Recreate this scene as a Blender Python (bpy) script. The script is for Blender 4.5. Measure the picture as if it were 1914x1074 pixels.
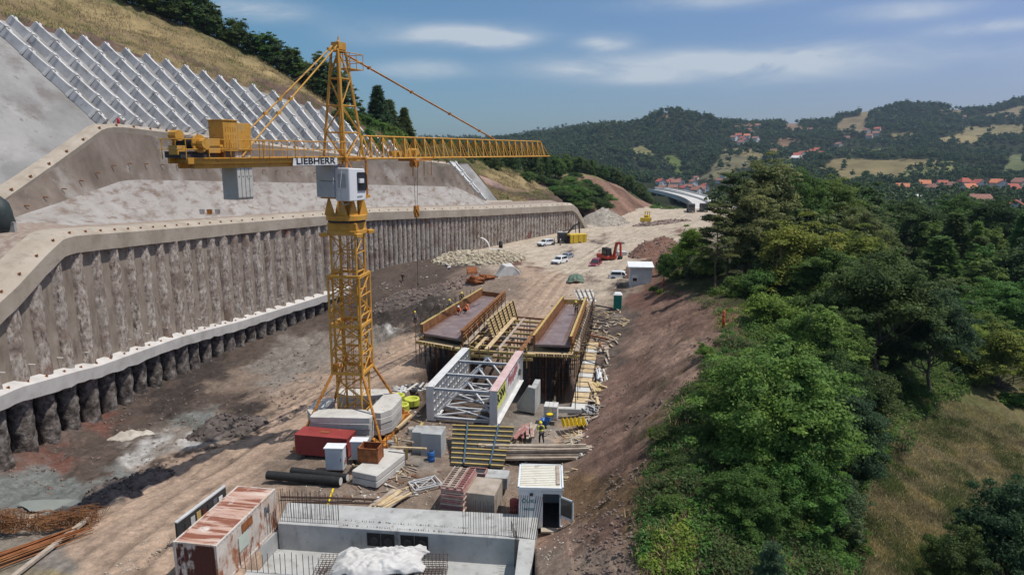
import bpy, bmesh, math, random
import numpy as np
from mathutils import Vector, Matrix, Euler
R = math.radians; PI = math.pi
random.seed(7); np.random.seed(7)
for o in list(bpy.data.objects): bpy.data.objects.remove(o)
scene = bpy.context.scene
COL = scene.collection
F0, CX, CY, HC = 1276.0, 957.0, 537.0, 22.0          # focal length and centre measured on the photograph, drone height
TH = math.atan(257 / 1276.0)
CT, ST = math.cos(TH), math.sin(TH)
cam = bpy.data.cameras.new('camera'); cam_o = bpy.data.objects.new('camera', cam); COL.objects.link(cam_o)
cam.sensor_width = 36; cam.lens = 24.0; cam.clip_start = 0.5; cam.clip_end = 9000
cam_o.location = (0, 0, HC); cam_o.rotation_euler = (PI / 2 - TH, 0, 0)
scene.camera = cam_o
SUN_EL, SUN_AZ = R(65), R(-7)                         # high sun, to the right (+X)
sun = bpy.data.lights.new('sun', 'SUN'); sun.energy = 3.7; sun.angle = R(0.5); sun.color = (1, .945, .87)
sun_o = bpy.data.objects.new('sun', sun); COL.objects.link(sun_o)
sd = Vector((math.cos(SUN_EL) * math.cos(SUN_AZ), math.cos(SUN_EL) * math.sin(SUN_AZ), math.sin(SUN_EL)))
sun_o.rotation_euler = sd.to_track_quat('Z', 'Y').to_euler(); sun_o.location = (60, 20, 90)
scene.view_settings.view_transform = 'Standard'; scene.view_settings.look = 'None'
scene.view_settings.exposure = 0.12; scene.view_settings.gamma = 1
scene.cycles.max_bounces = 5; scene.cycles.transparent_max_bounces = 8
scene.cycles.volume_bounces = 0; scene.cycles.diffuse_bounces = 3
def P(px, py, Y=None, z=None):
    """world point seen at photograph pixel (px,py) at distance Y or at height z"""
    x = (px - CX) / F0; u = -(py - CY) / F0
    d = (x, CT + ST * u, -ST + CT * u)
    t = Y / d[1] if Y is not None else (z - HC) / d[2]
    return Vector((d[0] * t, d[1] * t, HC + d[2] * t))
def proj(X, Y, Z):
    zc = Y * CT - (Z - HC) * ST
    u = (Y * ST + (Z - HC) * CT) / zc
    return CX + F0 * X / zc, CY - F0 * u
world = bpy.data.worlds.new('World'); scene.world = world; world.use_nodes = True
def build_world():
    nt = world.node_tree; N = nt.nodes; L = nt.links; N.clear()
    out = N.new('ShaderNodeOutputWorld'); bg = N.new('ShaderNodeBackground'); L.new(bg.outputs[0], out.inputs[0])
    sky = N.new('ShaderNodeTexSky'); sky.sky_type = 'NISHITA'; sky.sun_disc = False
    sky.sun_elevation = SUN_EL; sky.sun_rotation = PI / 2 - SUN_AZ
    sky.air_density = 1.3; sky.dust_density = .6; sky.ozone_density = 2.0; sky.altitude = 300
    tc = N.new('ShaderNodeTexCoord'); sp = N.new('ShaderNodeSeparateXYZ'); L.new(tc.outputs['Generated'], sp.inputs[0])
    def M(op, a, b=None, c=None):
        n = N.new('ShaderNodeMath'); n.operation = op
        for i, v in enumerate((a, b, c)):
            if v is None: continue
            if isinstance(v, (int, float)): n.inputs[i].default_value = v
            else: L.new(v, n.inputs[i])
        return n.outputs[0]
    az = M('ARCTAN2', sp.outputs[0], sp.outputs[1]); el = M('ARCSINE', sp.outputs[2])
    nz = N.new('ShaderNodeTexNoise'); nz.inputs['Scale'].default_value = 7; nz.inputs['Detail'].default_value = 7; nz.inputs['Roughness'].default_value = .62
    nz.inputs['Distortion'].default_value = .5
    cb = N.new('ShaderNodeCombineXYZ'); L.new(M('MULTIPLY', az, 1.0), cb.inputs[0]); L.new(M('MULTIPLY', el, 3.6), cb.inputs[1]); L.new(cb.outputs[0], nz.inputs['Vector'])
    tot = None
    for (px, py, sx, sy, a) in [(870, 66, 105, 15, 1.0), (930, 76, 55, 12, .7), (1130, 80, 42, 12, .85), (1110, 128, 115, 20, .6), (1200, 146, 75, 10, .5), (1300,112,60,16,.4), (1430, 122, 190, 24, .75),
                                (790, 130, 85, 14, .5), (1855, 50, 65, 9, .75), (1690, 22, 90, 14, .45), (1520, 100, 110, 16, .4), (470, 18, 90, 16, .5), (1330, 2, 130, 12, .4), (1800, 105, 90, 14, .22),
                                (700,60,80,20,.2),(2300, 90, 150, 25, .8), (-200, 60, 180, 30, .6)]:
        p = P(px, py, Y=1000.0) - Vector((0, 0, HC)); p.normalize()
        a0 = math.atan2(p.x, p.y); e0 = math.asin(p.z)
        dx = M('DIVIDE', M('SUBTRACT', az, a0), sx / 1276); dy = M('DIVIDE', M('SUBTRACT', el, e0), sy / 1276)
        g = M('MULTIPLY', M('EXPONENT', M('MULTIPLY', M('ADD', M('MULTIPLY', dx, dx), M('MULTIPLY', dy, dy)), -1.0)), a)
        tot = g if tot is None else M('ADD', tot, g)
    hi = M('MULTIPLY', M('SMOOTH_MIN', M('MAXIMUM', M('SUBTRACT', el, .42), 0), .3, .1), 1.6)
    tot = M('ADD', tot, hi)
    m = M('MULTIPLY', tot, M('MAXIMUM', M('MULTIPLY', M('SUBTRACT', nz.outputs[0], .25), 4.0), 0))
    m = M('MINIMUM', m, .8)
    tint = N.new('ShaderNodeMix'); tint.data_type = 'RGBA'; tint.blend_type = 'MULTIPLY'; tint.inputs['Factor'].default_value = 1
    L.new(sky.outputs[0], tint.inputs['A'])
    gr = N.new('ShaderNodeValToRGB'); L.new(M('ADD', M('MULTIPLY', az, .75), .5), gr.inputs[0])
    gr.color_ramp.elements[0].position = .2; gr.color_ramp.elements[0].color = (.27, .45, .53, 1)
    gr.color_ramp.elements[1].position = 1; gr.color_ramp.elements[1].color = (.46, .46, .60, 1)
    hz_ = N.new('ShaderNodeValToRGB'); L.new(M('MULTIPLY', el, 2.6), hz_.inputs[0]); hz_.color_ramp.elements[0].color = (.74, .80, 1.0, 1); hz_.color_ramp.elements[1].position = .8; hz_.color_ramp.elements[1].color = (1, 1, 1, 1)
    t2 = N.new('ShaderNodeMix'); t2.data_type = 'RGBA'; t2.blend_type = 'MULTIPLY'; t2.inputs['Factor'].default_value = 1; L.new(gr.outputs[0], t2.inputs['A']); L.new(hz_.outputs[0], t2.inputs['B'])
    L.new(t2.outputs['Result'], tint.inputs['B'])
    mx = N.new('ShaderNodeMix'); mx.data_type = 'RGBA'; L.new(m, mx.inputs['Factor']); L.new(tint.outputs['Result'], mx.inputs['A'])
    mx.inputs['B'].default_value = (3.9, 4.25, 4.6, 1)
    L.new(mx.outputs['Result'], bg.inputs[0]); bg.inputs[1].default_value = 0.145
build_world()
def vnoise(x, y, seed=0):
    x = np.asarray(x, float); y = np.asarray(y, float)
    xi = np.floor(x).astype(np.int64); yi = np.floor(y).astype(np.int64); fx = x - xi; fy = y - yi
    def h(a, b):
        n = (a * 374761393 + b * 668265263 + seed * 974711) & 0xffffffff
        n = ((n ^ (n >> 13)) * 1274126177) & 0xffffffff
        return ((n ^ (n >> 16)) & 0xffff) / 65535.0
    ux = fx * fx * (3 - 2 * fx); uy = fy * fy * (3 - 2 * fy)
    return (h(xi, yi) * (1 - ux) + h(xi + 1, yi) * ux) * (1 - uy) + (h(xi, yi + 1) * (1 - ux) + h(xi + 1, yi + 1) * ux) * uy - .5
def fbm(x, y, oct=4, seed=0, gain=.5):
    s = 0; a = 1
    for k in range(oct):
        s = s + a * vnoise(x * 2 ** k, y * 2 ** k, seed + k * 17); a *= gain
    return s
def catmull(pts, n):
    pts = np.array(pts, float); out = []
    q = np.vstack([2 * pts[0] - pts[1], pts, 2 * pts[-1] - pts[-2]])
    for i in range(len(pts) - 1):
        p0, p1, p2, p3 = q[i], q[i + 1], q[i + 2], q[i + 3]
        for t in np.linspace(0, 1, n, endpoint=False):
            out.append(.5 * ((2 * p1) + (-p0 + p2) * t + (2 * p0 - 5 * p1 + 4 * p2 - p3) * t * t + (-p0 + 3 * p1 - 3 * p2 + p3) * t ** 3))
    out.append(pts[-1]); return np.array(out)
def resample(pl, step=None, n=None):
    pl = np.array(pl, float); d = np.r_[0, np.cumsum(np.linalg.norm(np.diff(pl, axis=0), axis=1))]
    if n is None: n = max(2, int(round(d[-1] / step)) + 1)
    s = np.linspace(0, d[-1], n)
    return np.stack([np.interp(s, d, pl[:, k]) for k in range(pl.shape[1])], 1)
def set_props(o, label=None, cat=None, group=None, kind=None):
    if label: o['label'] = label
    if cat: o['category'] = cat
    if group: o['group'] = group
    if kind: o['kind'] = kind
    return o
def thing(name, label, cat, loc=(0, 0, 0), rz=0, group=None, kind=None):
    o = bpy.data.objects.new(name, None); COL.objects.link(o); o.empty_display_size = .3
    o.location = loc; o.rotation_euler = (0, 0, rz) if not isinstance(rz, tuple) else rz
    return set_props(o, label, cat, group, kind)
def link_mesh(name, me, parent=None):
    o = bpy.data.objects.new(name, me); COL.objects.link(o)
    if parent is not None: o.parent = parent
    return o
KIDS = {}
def copy_tree(o, loc=None, rz=None, label=None, group=None, scale=None, parent=None):
    c = o.copy(); COL.objects.link(c)
    if parent is not None: c.parent = parent
    if loc is not None: c.location = loc
    if rz is not None: c.rotation_euler = (0, 0, rz) if not isinstance(rz, tuple) else rz
    if label: c['label'] = label
    if group: c['group'] = group
    if scale is not None: c.scale = scale if not isinstance(scale, (int, float)) else (scale,) * 3
    for ch in list(o.children):
        copy_tree(ch, parent=c)
    return c
class MB:
    def __init__(s): s.v = []; s.f = []; s.m = []
    def add(s, vs, fs, m=0):
        k = len(s.v); s.v += [tuple(v) for v in vs]; s.f += [tuple(i + k for i in f) for f in fs]; s.m += [m] * len(fs); return s
    def box(s, c, d, rz=0, m=0, rot=None, taper=1.0):
        hx, hy, hz = d[0] / 2, d[1] / 2, d[2] / 2
        M = (rot.to_matrix() if rot is not None else Matrix.Rotation(rz, 3, 'Z')); c = Vector(c)
        vs = []
        for z in (-hz, hz):
            t = taper if z > 0 else 1
            for (x, y) in ((-hx, -hy), (hx, -hy), (hx, hy), (-hx, hy)): vs.append(c + M @ Vector((x * t, y * t, z)))
        return s.add(vs, [(3, 2, 1, 0), (4, 5, 6, 7), (0, 1, 5, 4), (1, 2, 6, 5), (2, 3, 7, 6), (3, 0, 4, 7)], m)
    def bar(s, a, b, w, h=None, m=0, up=(0, 0, 1)):
        a = Vector(a); b = Vector(b); h = h or w; d = (b - a)
        if d.length < 1e-6: return s
        d.normalize(); u = Vector(up)
        if abs(d.dot(u)) > .98: u = Vector((1, 0, 0))
        r = d.cross(u).normalized(); u = r.cross(d).normalized()
        vs = []
        for p in (a, b):
            for (i, j) in ((-1, -1), (1, -1), (1, 1), (-1, 1)): vs.append(p + r * (i * w / 2) + u * (j * h / 2))
        return s.add(vs, [(0, 1, 2, 3), (7, 6, 5, 4), (4, 5, 1, 0), (5, 6, 2, 1), (6, 7, 3, 2), (7, 4, 0, 3)], m)
    def tube(s, a, b, r, n=8, r2=None, m=0, caps=True):
        a = Vector(a); b = Vector(b); r2 = r if r2 is None else r2; d = (b - a)
        if d.length < 1e-6: return s
        d.normalize(); u = Vector((0, 0, 1)) if abs(d.z) < .95 else Vector((1, 0, 0))
        x = d.cross(u).normalized(); y = x.cross(d).normalized(); vs = []
        for p, rr in ((a, r), (b, r2)):
            for i in range(n):
                t = 2 * PI * i / n; vs.append(p + x * (rr * math.cos(t)) + y * (rr * math.sin(t)))
        fs = [(i, (i + 1) % n, n + (i + 1) % n, n + i) for i in range(n)]
        if caps: fs += [tuple(range(n))[::-1], tuple(range(n, 2 * n))]
        return s.add(vs, fs, m)
    def ptube(s, pts, r, n=6, m=0):
        for a, b in zip(pts[:-1], pts[1:]): s.tube(a, b, r, n, m=m)
        return s
    def prism(s, poly, z0, z1, m=0):
        n = len(poly); vs = [(p[0], p[1], z0) for p in poly] + [(p[0], p[1], z1) for p in poly]
        return s.add(vs, [tuple(range(n))[::-1], tuple(range(n, 2 * n))] + [(i, (i + 1) % n, n + (i + 1) % n, n + i) for i in range(n)], m)
    def extr(s, poly3, vec, m=0):
        n = len(poly3); v = Vector(vec); vs = [Vector(p) for p in poly3] + [Vector(p) + v for p in poly3]
        return s.add(vs, [tuple(range(n))[::-1], tuple(range(n, 2 * n))] + [(i, (i + 1) % n, n + (i + 1) % n, n + i) for i in range(n)], m)
    def lathe(s, prof, n=16, c=(0, 0, 0), m=0):
        vs = []; c = Vector(c)
        for (r, z) in prof:
            for i in range(n):
                t = 2 * PI * i / n; vs.append(c + Vector((r * math.cos(t), r * math.sin(t), z)))
        fs = []
        for k in range(len(prof) - 1):
            for i in range(n): fs.append((k * n + i, k * n + (i + 1) % n, (k + 1) * n + (i + 1) % n, (k + 1) * n + i))
        fs += [tuple(range(n))[::-1], tuple(range((len(prof) - 1) * n, len(prof) * n))]
        return s.add(vs, fs, m)
    def blob(s, c, r, seed=0, n=8, m=0, amp=.25):
        rr = random.Random(seed); c = Vector(c); r = Vector(r) if not isinstance(r, (int, float)) else Vector((r, r, r)); vs = []
        ph = [rr.uniform(0, 6.28) for _ in range(4)]
        K = max(4, n // 2 + 1)
        for k in range(1, K):
            a = PI * k / K
            for i in range(n):
                t = 2 * PI * i / n
                w = 1 + amp * (math.sin(3 * t + ph[0] + a * 2) * .4 + rr.uniform(-.6, .6))
                vs.append(c + Vector((r.x * w * math.sin(a) * math.cos(t), r.y * w * math.sin(a) * math.sin(t), r.z * w * math.cos(a))))
        vs += [c + Vector((0, 0, r.z)), c - Vector((0, 0, r.z))]
        T = len(vs) - 2; fs = []
        for k in range(K - 2):
            for i in range(n): fs.append((k * n + i, (k + 1) * n + i, (k + 1) * n + (i + 1) % n, k * n + (i + 1) % n))
        for i in range(n):
            fs.append((T, i, (i + 1) % n)); b = (K - 2) * n; fs.append((T + 1, b + (i + 1) % n, b + i))
        return s.add(vs, fs, m)
    def mesh(s, name, mats, smooth=False, off=(0, 0, 0)):
        me = bpy.data.meshes.new(name)
        vs = s.v if off == (0, 0, 0) else [(v[0] - off[0], v[1] - off[1], v[2] - off[2]) for v in s.v]
        me.from_pydata(vs, [], s.f)
        for mt in (mats if isinstance(mats, (list, tuple)) else [mats]): me.materials.append(mt)
        if any(s.m): me.polygons.foreach_set('material_index', s.m)
        if smooth: me.polygons.foreach_set('use_smooth', [True] * len(s.f))
        me.update(); return me
    def build(s, name, mats, parent=None, smooth=False, bevel=0, world=False, label=None):
        """coordinates are local to the parent; world=True when they were given in world space"""
        if world and parent is not None:
            bpy.context.view_layer.update if False else None
            Mi = (Matrix.Translation(parent.location) @ parent.rotation_euler.to_matrix().to_4x4()).inverted()
            s.v = [tuple(Mi @ Vector(v)) for v in s.v]
        o = link_mesh(name, s.mesh(name, mats, smooth), parent)
        if bevel:
            b = o.modifiers.new('bevel', 'BEVEL'); b.width = bevel; b.segments = 1; b.limit_method = 'ANGLE'
        if label: o['label'] = label
        return o
def np_mesh(name, V, Fq, mats, smooth=True, col=None, vcol=None):
    """V (n,3) array, Fq (m,k) int array"""
    me = bpy.data.meshes.new(name); n = len(V); m, k = Fq.shape
    me.vertices.add(n); me.vertices.foreach_set('co', np.ascontiguousarray(V, np.float32).ravel())
    me.loops.add(m * k); me.loops.foreach_set('vertex_index', np.ascontiguousarray(Fq, np.int32).ravel())
    me.polygons.add(m); me.polygons.foreach_set('loop_start', np.arange(0, m * k, k, dtype=np.int32))
    try: me.polygons.foreach_set('loop_total', np.full(m, k, np.int32))
    except Exception: pass
    me.polygons.foreach_set('use_smooth', np.full(m, smooth))
    for mt in (mats if isinstance(mats, (list, tuple)) else [mats]): me.materials.append(mt)
    if vcol is not None:
        a = me.color_attributes.new('Col', 'FLOAT_COLOR', 'POINT')
        a.data.foreach_set('color', np.hstack([vcol, np.ones((n, 1))]).astype(np.float32).ravel())
    me.update(calc_edges=True); return me
def grid_faces(nr, nc):
    i = np.arange((nr - 1) * (nc - 1)); r = i // (nc - 1); c = i % (nc - 1); a = r * nc + c
    return np.stack([a, a + 1, a + nc + 1, a + nc], 1)
def loft(name, rows, mat_, parent=None, smooth=True, kind=None, vcol=None, flip=False):
    rows = [np.asarray(r, float) for r in rows]; nr, nc = len(rows), len(rows[0])
    f = grid_faces(nr, nc)
    if flip: f = f[:, ::-1]
    o = link_mesh(name, np_mesh(name, np.vstack(rows), f, mat_, smooth, vcol=vcol), parent)
    if kind: o['kind'] = kind
    return o
MATS = {}
def mat(name, cols, scale=3, rough=.85, bump=.25, bscale=30, metal=0, stretch=(1, 1, 1), blots=(), detail=8, vcol=False, island=0, trans=0, alpha=None, bdist=.02, noise_rough=.6, spec=.3, world=False):
    """cols: ramp colours over a noise; blots: (colour, scale, lo, hi, stretch) masks mixed on top"""
    if name in MATS: return MATS[name]
    m = bpy.data.materials.new(name); m.use_nodes = True; MATS[name] = m
    nt = m.node_tree; N = nt.nodes; L = nt.links; b = N['Principled BSDF']
    tc = N.new('ShaderNodeTexCoord')
    def noise(sc, st, det=8, rg=.6):
        mp = N.new('ShaderNodeMapping'); mp.inputs['Scale'].default_value = st; L.new(N.new('ShaderNodeNewGeometry').outputs['Position'] if world else tc.outputs['Object'], mp.inputs[0])
        n = N.new('ShaderNodeTexNoise'); n.inputs['Scale'].default_value = sc; n.inputs['Detail'].default_value = det; n.inputs['Roughness'].default_value = rg
        L.new(mp.outputs[0], n.inputs['Vector']); return n.outputs[0]
    n1 = noise(scale, stretch, detail, noise_rough)
    rp = N.new('ShaderNodeValToRGB'); L.new(n1, rp.inputs[0]); e = rp.color_ramp.elements
    k = len(cols)
    ps = np.linspace(.30, .70, k) if k > 1 else [0.5]
    while len(e) < k: e.new(.5)
    while len(e) > max(k, 1): e.remove(e[-1])
    for i in range(k): e[i].position = ps[i]; e[i].color = (*cols[i], 1)
    c = rp.outputs[0]
    if vcol:
        at = N.new('ShaderNodeVertexColor'); at.layer_name = 'Col'
        x = N.new('ShaderNodeMix'); x.data_type = 'RGBA'; x.blend_type = 'MULTIPLY'; x.inputs['Factor'].default_value = 1
        L.new(at.outputs[0], x.inputs['A']); L.new(c, x.inputs['B']); c = x.outputs['Result']
    for bl in blots:
        colr, sc, lo, hi = bl[:4]; st = bl[4] if len(bl) > 4 else (1, 1, 1)
        nb = noise(sc, st, 6, .62); mr = N.new('ShaderNodeMapRange'); mr.inputs['From Min'].default_value = lo; mr.inputs['From Max'].default_value = hi
        L.new(nb, mr.inputs['Value']); x = N.new('ShaderNodeMix'); x.data_type = 'RGBA'; L.new(mr.outputs[0], x.inputs['Factor']); L.new(c, x.inputs['A'])
        x.inputs['B'].default_value = (*colr, 1); c = x.outputs['Result']
    if island:
        g = N.new('ShaderNodeNewGeometry'); mr = N.new('ShaderNodeMapRange'); L.new(g.outputs['Random Per Island'], mr.inputs['Value'])
        mr.inputs['To Min'].default_value = 1 - island; mr.inputs['To Max'].default_value = 1 + island
        hs = N.new('ShaderNodeHueSaturation'); L.new(mr.outputs[0], hs.inputs['Value']); L.new(c, hs.inputs['Color']); c = hs.outputs[0]
    L.new(c, b.inputs['Base Color']); b.inputs['Roughness'].default_value = rough; b.inputs['Metallic'].default_value = metal
    b.inputs['Specular IOR Level'].default_value = spec
    if bump:
        nb = noise(bscale, stretch, 8, .65); bp = N.new('ShaderNodeBump'); bp.inputs['Strength'].default_value = bump; bp.inputs['Distance'].default_value = bdist
        L.new(nb, bp.inputs['Height']); L.new(bp.outputs[0], b.inputs['Normal'])
    if trans:
        tr = N.new('ShaderNodeBsdfTranslucent'); L.new(c, tr.inputs[0]); ms = N.new('ShaderNodeMixShader'); ms.inputs[0].default_value = trans
        L.new(b.outputs[0], ms.inputs[1]); L.new(tr.outputs[0], ms.inputs[2]); L.new(ms.outputs[0], N['Material Output'].inputs[0])
    return m
def leafmat(name, c, var=.35, trans=.25):
    d = tuple(x * .62 for x in c); l = (c[0] * 1.45, c[1] * 1.3, c[2] * 1.1)
    return mat(name, [d, c, l], scale=.55, rough=.62, bump=0, island=var, trans=trans, detail=3, spec=.25)
M_conc = mat('concrete', [(.27, .26, .24), (.36, .35, .33), (.44, .43, .40)], scale=.7, blots=[((.2, .18, .16), 1.6, .58, .75)], bump=.3, bscale=12)
M_conc_new = mat('new_concrete', [(.30, .305, .30), (.39, .395, .385), (.46, .465, .455)], scale=.7, blots=[((.22, .21, .19), 1.3, .56, .72, (1, 1, .35)), ((.5, .5, .48), .5, .58, .78), ((.25, .19, .14), 2.5, .64, .74)], bump=.25, bscale=14)
M_conc_white = mat('pale_concrete', [(.46, .45, .42), (.56, .55, .52), (.64, .63, .60)], scale=.6, blots=[((.3, .27, .24), 2.4, .62, .74)], bump=.3, bscale=14)
M_beam = mat('beam_concrete', [(.29, .245, .19), (.37, .32, .255), (.43, .38, .31)], scale=.35, blots=[((.25, .21, .18), 1.2, .56, .75, (1, 1, 2.5)), ((.5, .47, .42), .8, .62, .8)], bump=.35, bscale=9)
M_yel = mat('crane_yellow_paint', [(.48, .24, .035), (.58, .30, .05), (.64, .36, .08)], scale=1.2, rough=.55, blots=[((.22, .10, .04), 3.5, .58, .72), ((.42, .27, .12), 1.2, .55, .75)], bump=.08, bscale=25)
M_yel_rust = mat('worn_orange_paint', [(.36, .14, .03), (.50, .20, .03), (.55, .26, .05)], scale=1.2, rough=.6, blots=[((.16, .07, .03), 3, .52, .68)], bump=.15, bscale=25)
M_rust = mat('rust', [(.12, .045, .02), (.24, .085, .03), (.34, .13, .05)], scale=2.5, rough=.9, bump=.3)
M_rebar = mat('rebar_steel', [(.05, .035, .03), (.10, .06, .045)], scale=3, rough=.8, bump=0)
M_dark = mat('dark_steel', [(.03, .03, .032), (.055, .055, .058)], scale=3, rough=.6, bump=.05)
M_black = mat('black_rubber', [(.012, .012, .013), (.03, .03, .03)], scale=3, rough=.7, bump=.1)
M_glass = mat('dark_glass', [(.012, .016, .02), (.03, .035, .04)], scale=.5, rough=.08, bump=0, spec=.6)
M_white = mat('white_paint', [(.66, .67, .68), (.74, .75, .76), (.80, .80, .80)], scale=.8, rough=.45, bump=.04, blots=[((.5, .48, .44), 2.2, .62, .8)])
M_grey_steel = mat('galvanised_steel', [(.40, .41, .42), (.50, .51, .52), (.58, .59, .60)], scale=1.5, rough=.5, bump=.08, blots=[((.30, .26, .23), 3, .62, .74)])
M_wood = mat('planed_timber', [(.38, .27, .15), (.50, .38, .22), (.60, .48, .31)], scale=2, stretch=(1, 1, 1), rough=.8, bump=.2, blots=[((.3, .24, .17), 3, .58, .72)], island=.22)
M_wood_grey = mat('weathered_timber', [(.25, .20, .16), (.36, .30, .24), (.45, .39, .32)], scale=2, rough=.85, bump=.25, island=.25)
M_wood_yel = mat('yellow_formwork_beam', [(.38, .27, .08), (.46, .34, .12), (.52, .41, .2)], scale=2, rough=.7, bump=.1, blots=[((.3, .22, .1), 3, .6, .72)], island=.12)
M_ply = mat('film_faced_plywood', [(.15, .105, .10), (.20, .15, .145), (.26, .21, .20)], scale=.6, rough=.45, bump=.05, blots=[((.36, .31, .28), 1.2, .58, .75)])
M_rustform = mat('rusty_formwork', [(.13, .055, .025), (.22, .10, .04), (.31, .15, .065)], scale=1.1, rough=.8, bump=.2, blots=[((.45, .27, .08), .7, .6, .75)])
WCTL = [(-37.5, 38), (-39.8, 50), (-41, 64), (-41.4, 78), (-40.4, 92), (-37.4, 106), (-32.6, 119), (-27.0, 130), (-13.5, 149), (2.5, 171.7), (19.8, 196), (24.5, 202.5)]
WL = resample(catmull(WCTL, 12), step=1.0)
def wall_normals(W):
    t = np.gradient(W, axis=0); t /= np.linalg.norm(t, axis=1)[:, None]
    return np.stack([-t[:, 1], t[:, 0]], 1)          # pointing to the hill (left of the road)
def XW(Y): return np.interp(Y, WL[:, 1], WL[:, 0])
def zfit(X, Y, tbl):
    """height at (X,Y) for which the point lies on the pixel polyline tbl of the photograph"""
    tx = [t[0] for t in tbl]; ty = [t[1] for t in tbl]; z = 10.0
    for _ in range(8):
        px, py = proj(X, Y, z); py = np.interp(px, tx, ty)
        z = P(0, float(py), Y=float(Y)).z
    return z
T_LOWTOP = [(-300, 850), (0, 725), (117, 693), (156, 684), (313, 630), (430, 600), (560, 561), (615, 544), (665, 527), (900, 500)]
T_BASE = [(-300, 960), (0, 868), (80, 828), (156, 790), (250, 738), (330, 700), (430, 652), (520, 617), (615, 580), (650, 545), (690, 502), (850, 474), (1000, 443), (1085, 426), (1300, 400)]
T_TOP = [(-300, 760), (-60, 590), (0, 538), (60, 476), (94, 446), (117, 441), (156, 438), (240, 432), (400, 419), (615, 402), (690, 396), (900, 390), (1000, 386), (1065, 383), (1072, 388), (1092, 424), (1300, 424)]
ZC = []   # terrain control points X,Y,z
def zc(px, py, z): p = P(px, py, z=z); ZC.append((p.x, p.y, z))
for a in [(1310,398,0),(1290,415,0),(1215,408,0),(1180,440,0),(1100,430,0),(1000,450,0),(950,480,0),(1060,500,.3),(1150,545,1.2),(1200,545,1.3),(1000,560,.2),(980,620,0),(1110,640,0),(1130,600,.6),
          (1130,707,-.2),(1110,780,-.2),(1085,850,-.3),(1070,940,-.4),(1050,1010,-.6),(1000,700,0),(900,700,-.4),(850,800,0),(1000,800,-.1),(760,680,-.6),(700,720,-.8),(620,760,-.8),(760,760,-.2),(740,800,0),(600,850,0),(700,900,0),
          (800,900,0),(560,900,-.1),(930,900,-.1),(500,820,-.8),(420,870,-.9),(330,930,-.7),(260,990,-.4),(220,1060,-.2),(120,1040,-.3),(40,1060,-.5),(60,990,-.9),(-200,1060,-1.2),
          (860,600,-.6),(830,520,-1.0),(760,540,-2.8),(720,600,-4.0),(700,520,-.8),(780,610,-1.6),(740,650,-1.6),(650,650,-3.6),(900,530,-.2),(860,500,0),
          (480,790,-1.9),(420,815,-2.4),(330,860,-2.0),(240,910,-1.7),(150,945,-1.5),(290,825,-2.6),(150,830,-3.2),(60,890,-2.4),(450,710,-4.3),(540,660,-5.2),(590,620,-5.9),(370,740,-4.0),(260,770,-4.0),(100,930,-1.9),(0,930,-1.9),(-200,950,-2)]:
    zc(*a)
for a in [(1240,538,3.6),(1300,552,5.2),(1350,578,6.9),(1345,620,7),(1322,670,6.6),(1285,740,6.0),(1242,810,5.5),(1210,880,4.9),(1196,960,4.3),(1190,1060,3.6),(1185,560,1.3),(1165,590,.5)]:
    zc(*a)
ZC += [(22,64,7.3),(24,52,4.2),(21,44,3.0),(17.5,37,1.2),(34,51,-1),(36,57,.3),(40,45,-3),(45,40,-5),(28,38,-1.5),(22,30,-1.5),(60,60,-3),(70,95,0),(40,80,5),(30,80,6.3),(26,95,5.5),(40,110,5),(55,75,0),(90,70,-6),(60,125,2),(110,110,-5),
       (30,130,2.2),(38,160,2.6),(52,190,2.6),(66,215,2.2),(50,160,4),(80,180,1),(100,160,-3),(140,160,-8),(110,230,-4),(160,240,-10),(60,30,-9),(30,22,-3),(12,22,0),(4,22,-1),(-20,20,-.5),(-45,25,-2),(90,40,-12),(200,200,-14),
       (-10,255,1),(60,255,0),(85,262,0),(-60,255,1),(-80,100,-2),(-70,180,0),(25,225,0),(48,236,0)]
for y in np.arange(44, 201, 6.0):
    X = float(XW(y)); z = zfit(X, y, T_BASE); ZC.append((X + .3, y, z)); ZC.append((X - 14, y, z - .5))
ZC = np.array(ZC)
def tps_fit(C):
    X = C[:, :2] / 50; d = np.linalg.norm(X[:, None] - X[None], axis=2); K = np.where(d > 0, d * d * np.log(d + 1e-12), 0)
    n = len(C); K += np.eye(n) * .004; Pm = np.c_[np.ones(n), X]; A = np.zeros((n + 3, n + 3)); A[:n, :n] = K; A[:n, n:] = Pm; A[n:, :n] = Pm.T
    w = np.linalg.solve(A, np.r_[C[:, 2], 0, 0, 0]); return X, w
_TX, _TW = tps_fit(ZC)
def tps(x, y):
    x = np.asarray(x, float).ravel(); y = np.asarray(y, float).ravel(); out = np.zeros(len(x)); n = len(_TX)
    for s in range(0, len(x), 40000):
        q = np.c_[x[s:s + 40000], y[s:s + 40000]] / 50; d2 = ((q[:, None] - _TX[None]) ** 2).sum(2)
        out[s:s + 40000] = (.5 * d2 * np.log(d2 + 1e-12)) @ _TW[:n] + _TW[n] + q @ _TW[n + 1:]
    return out
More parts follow.
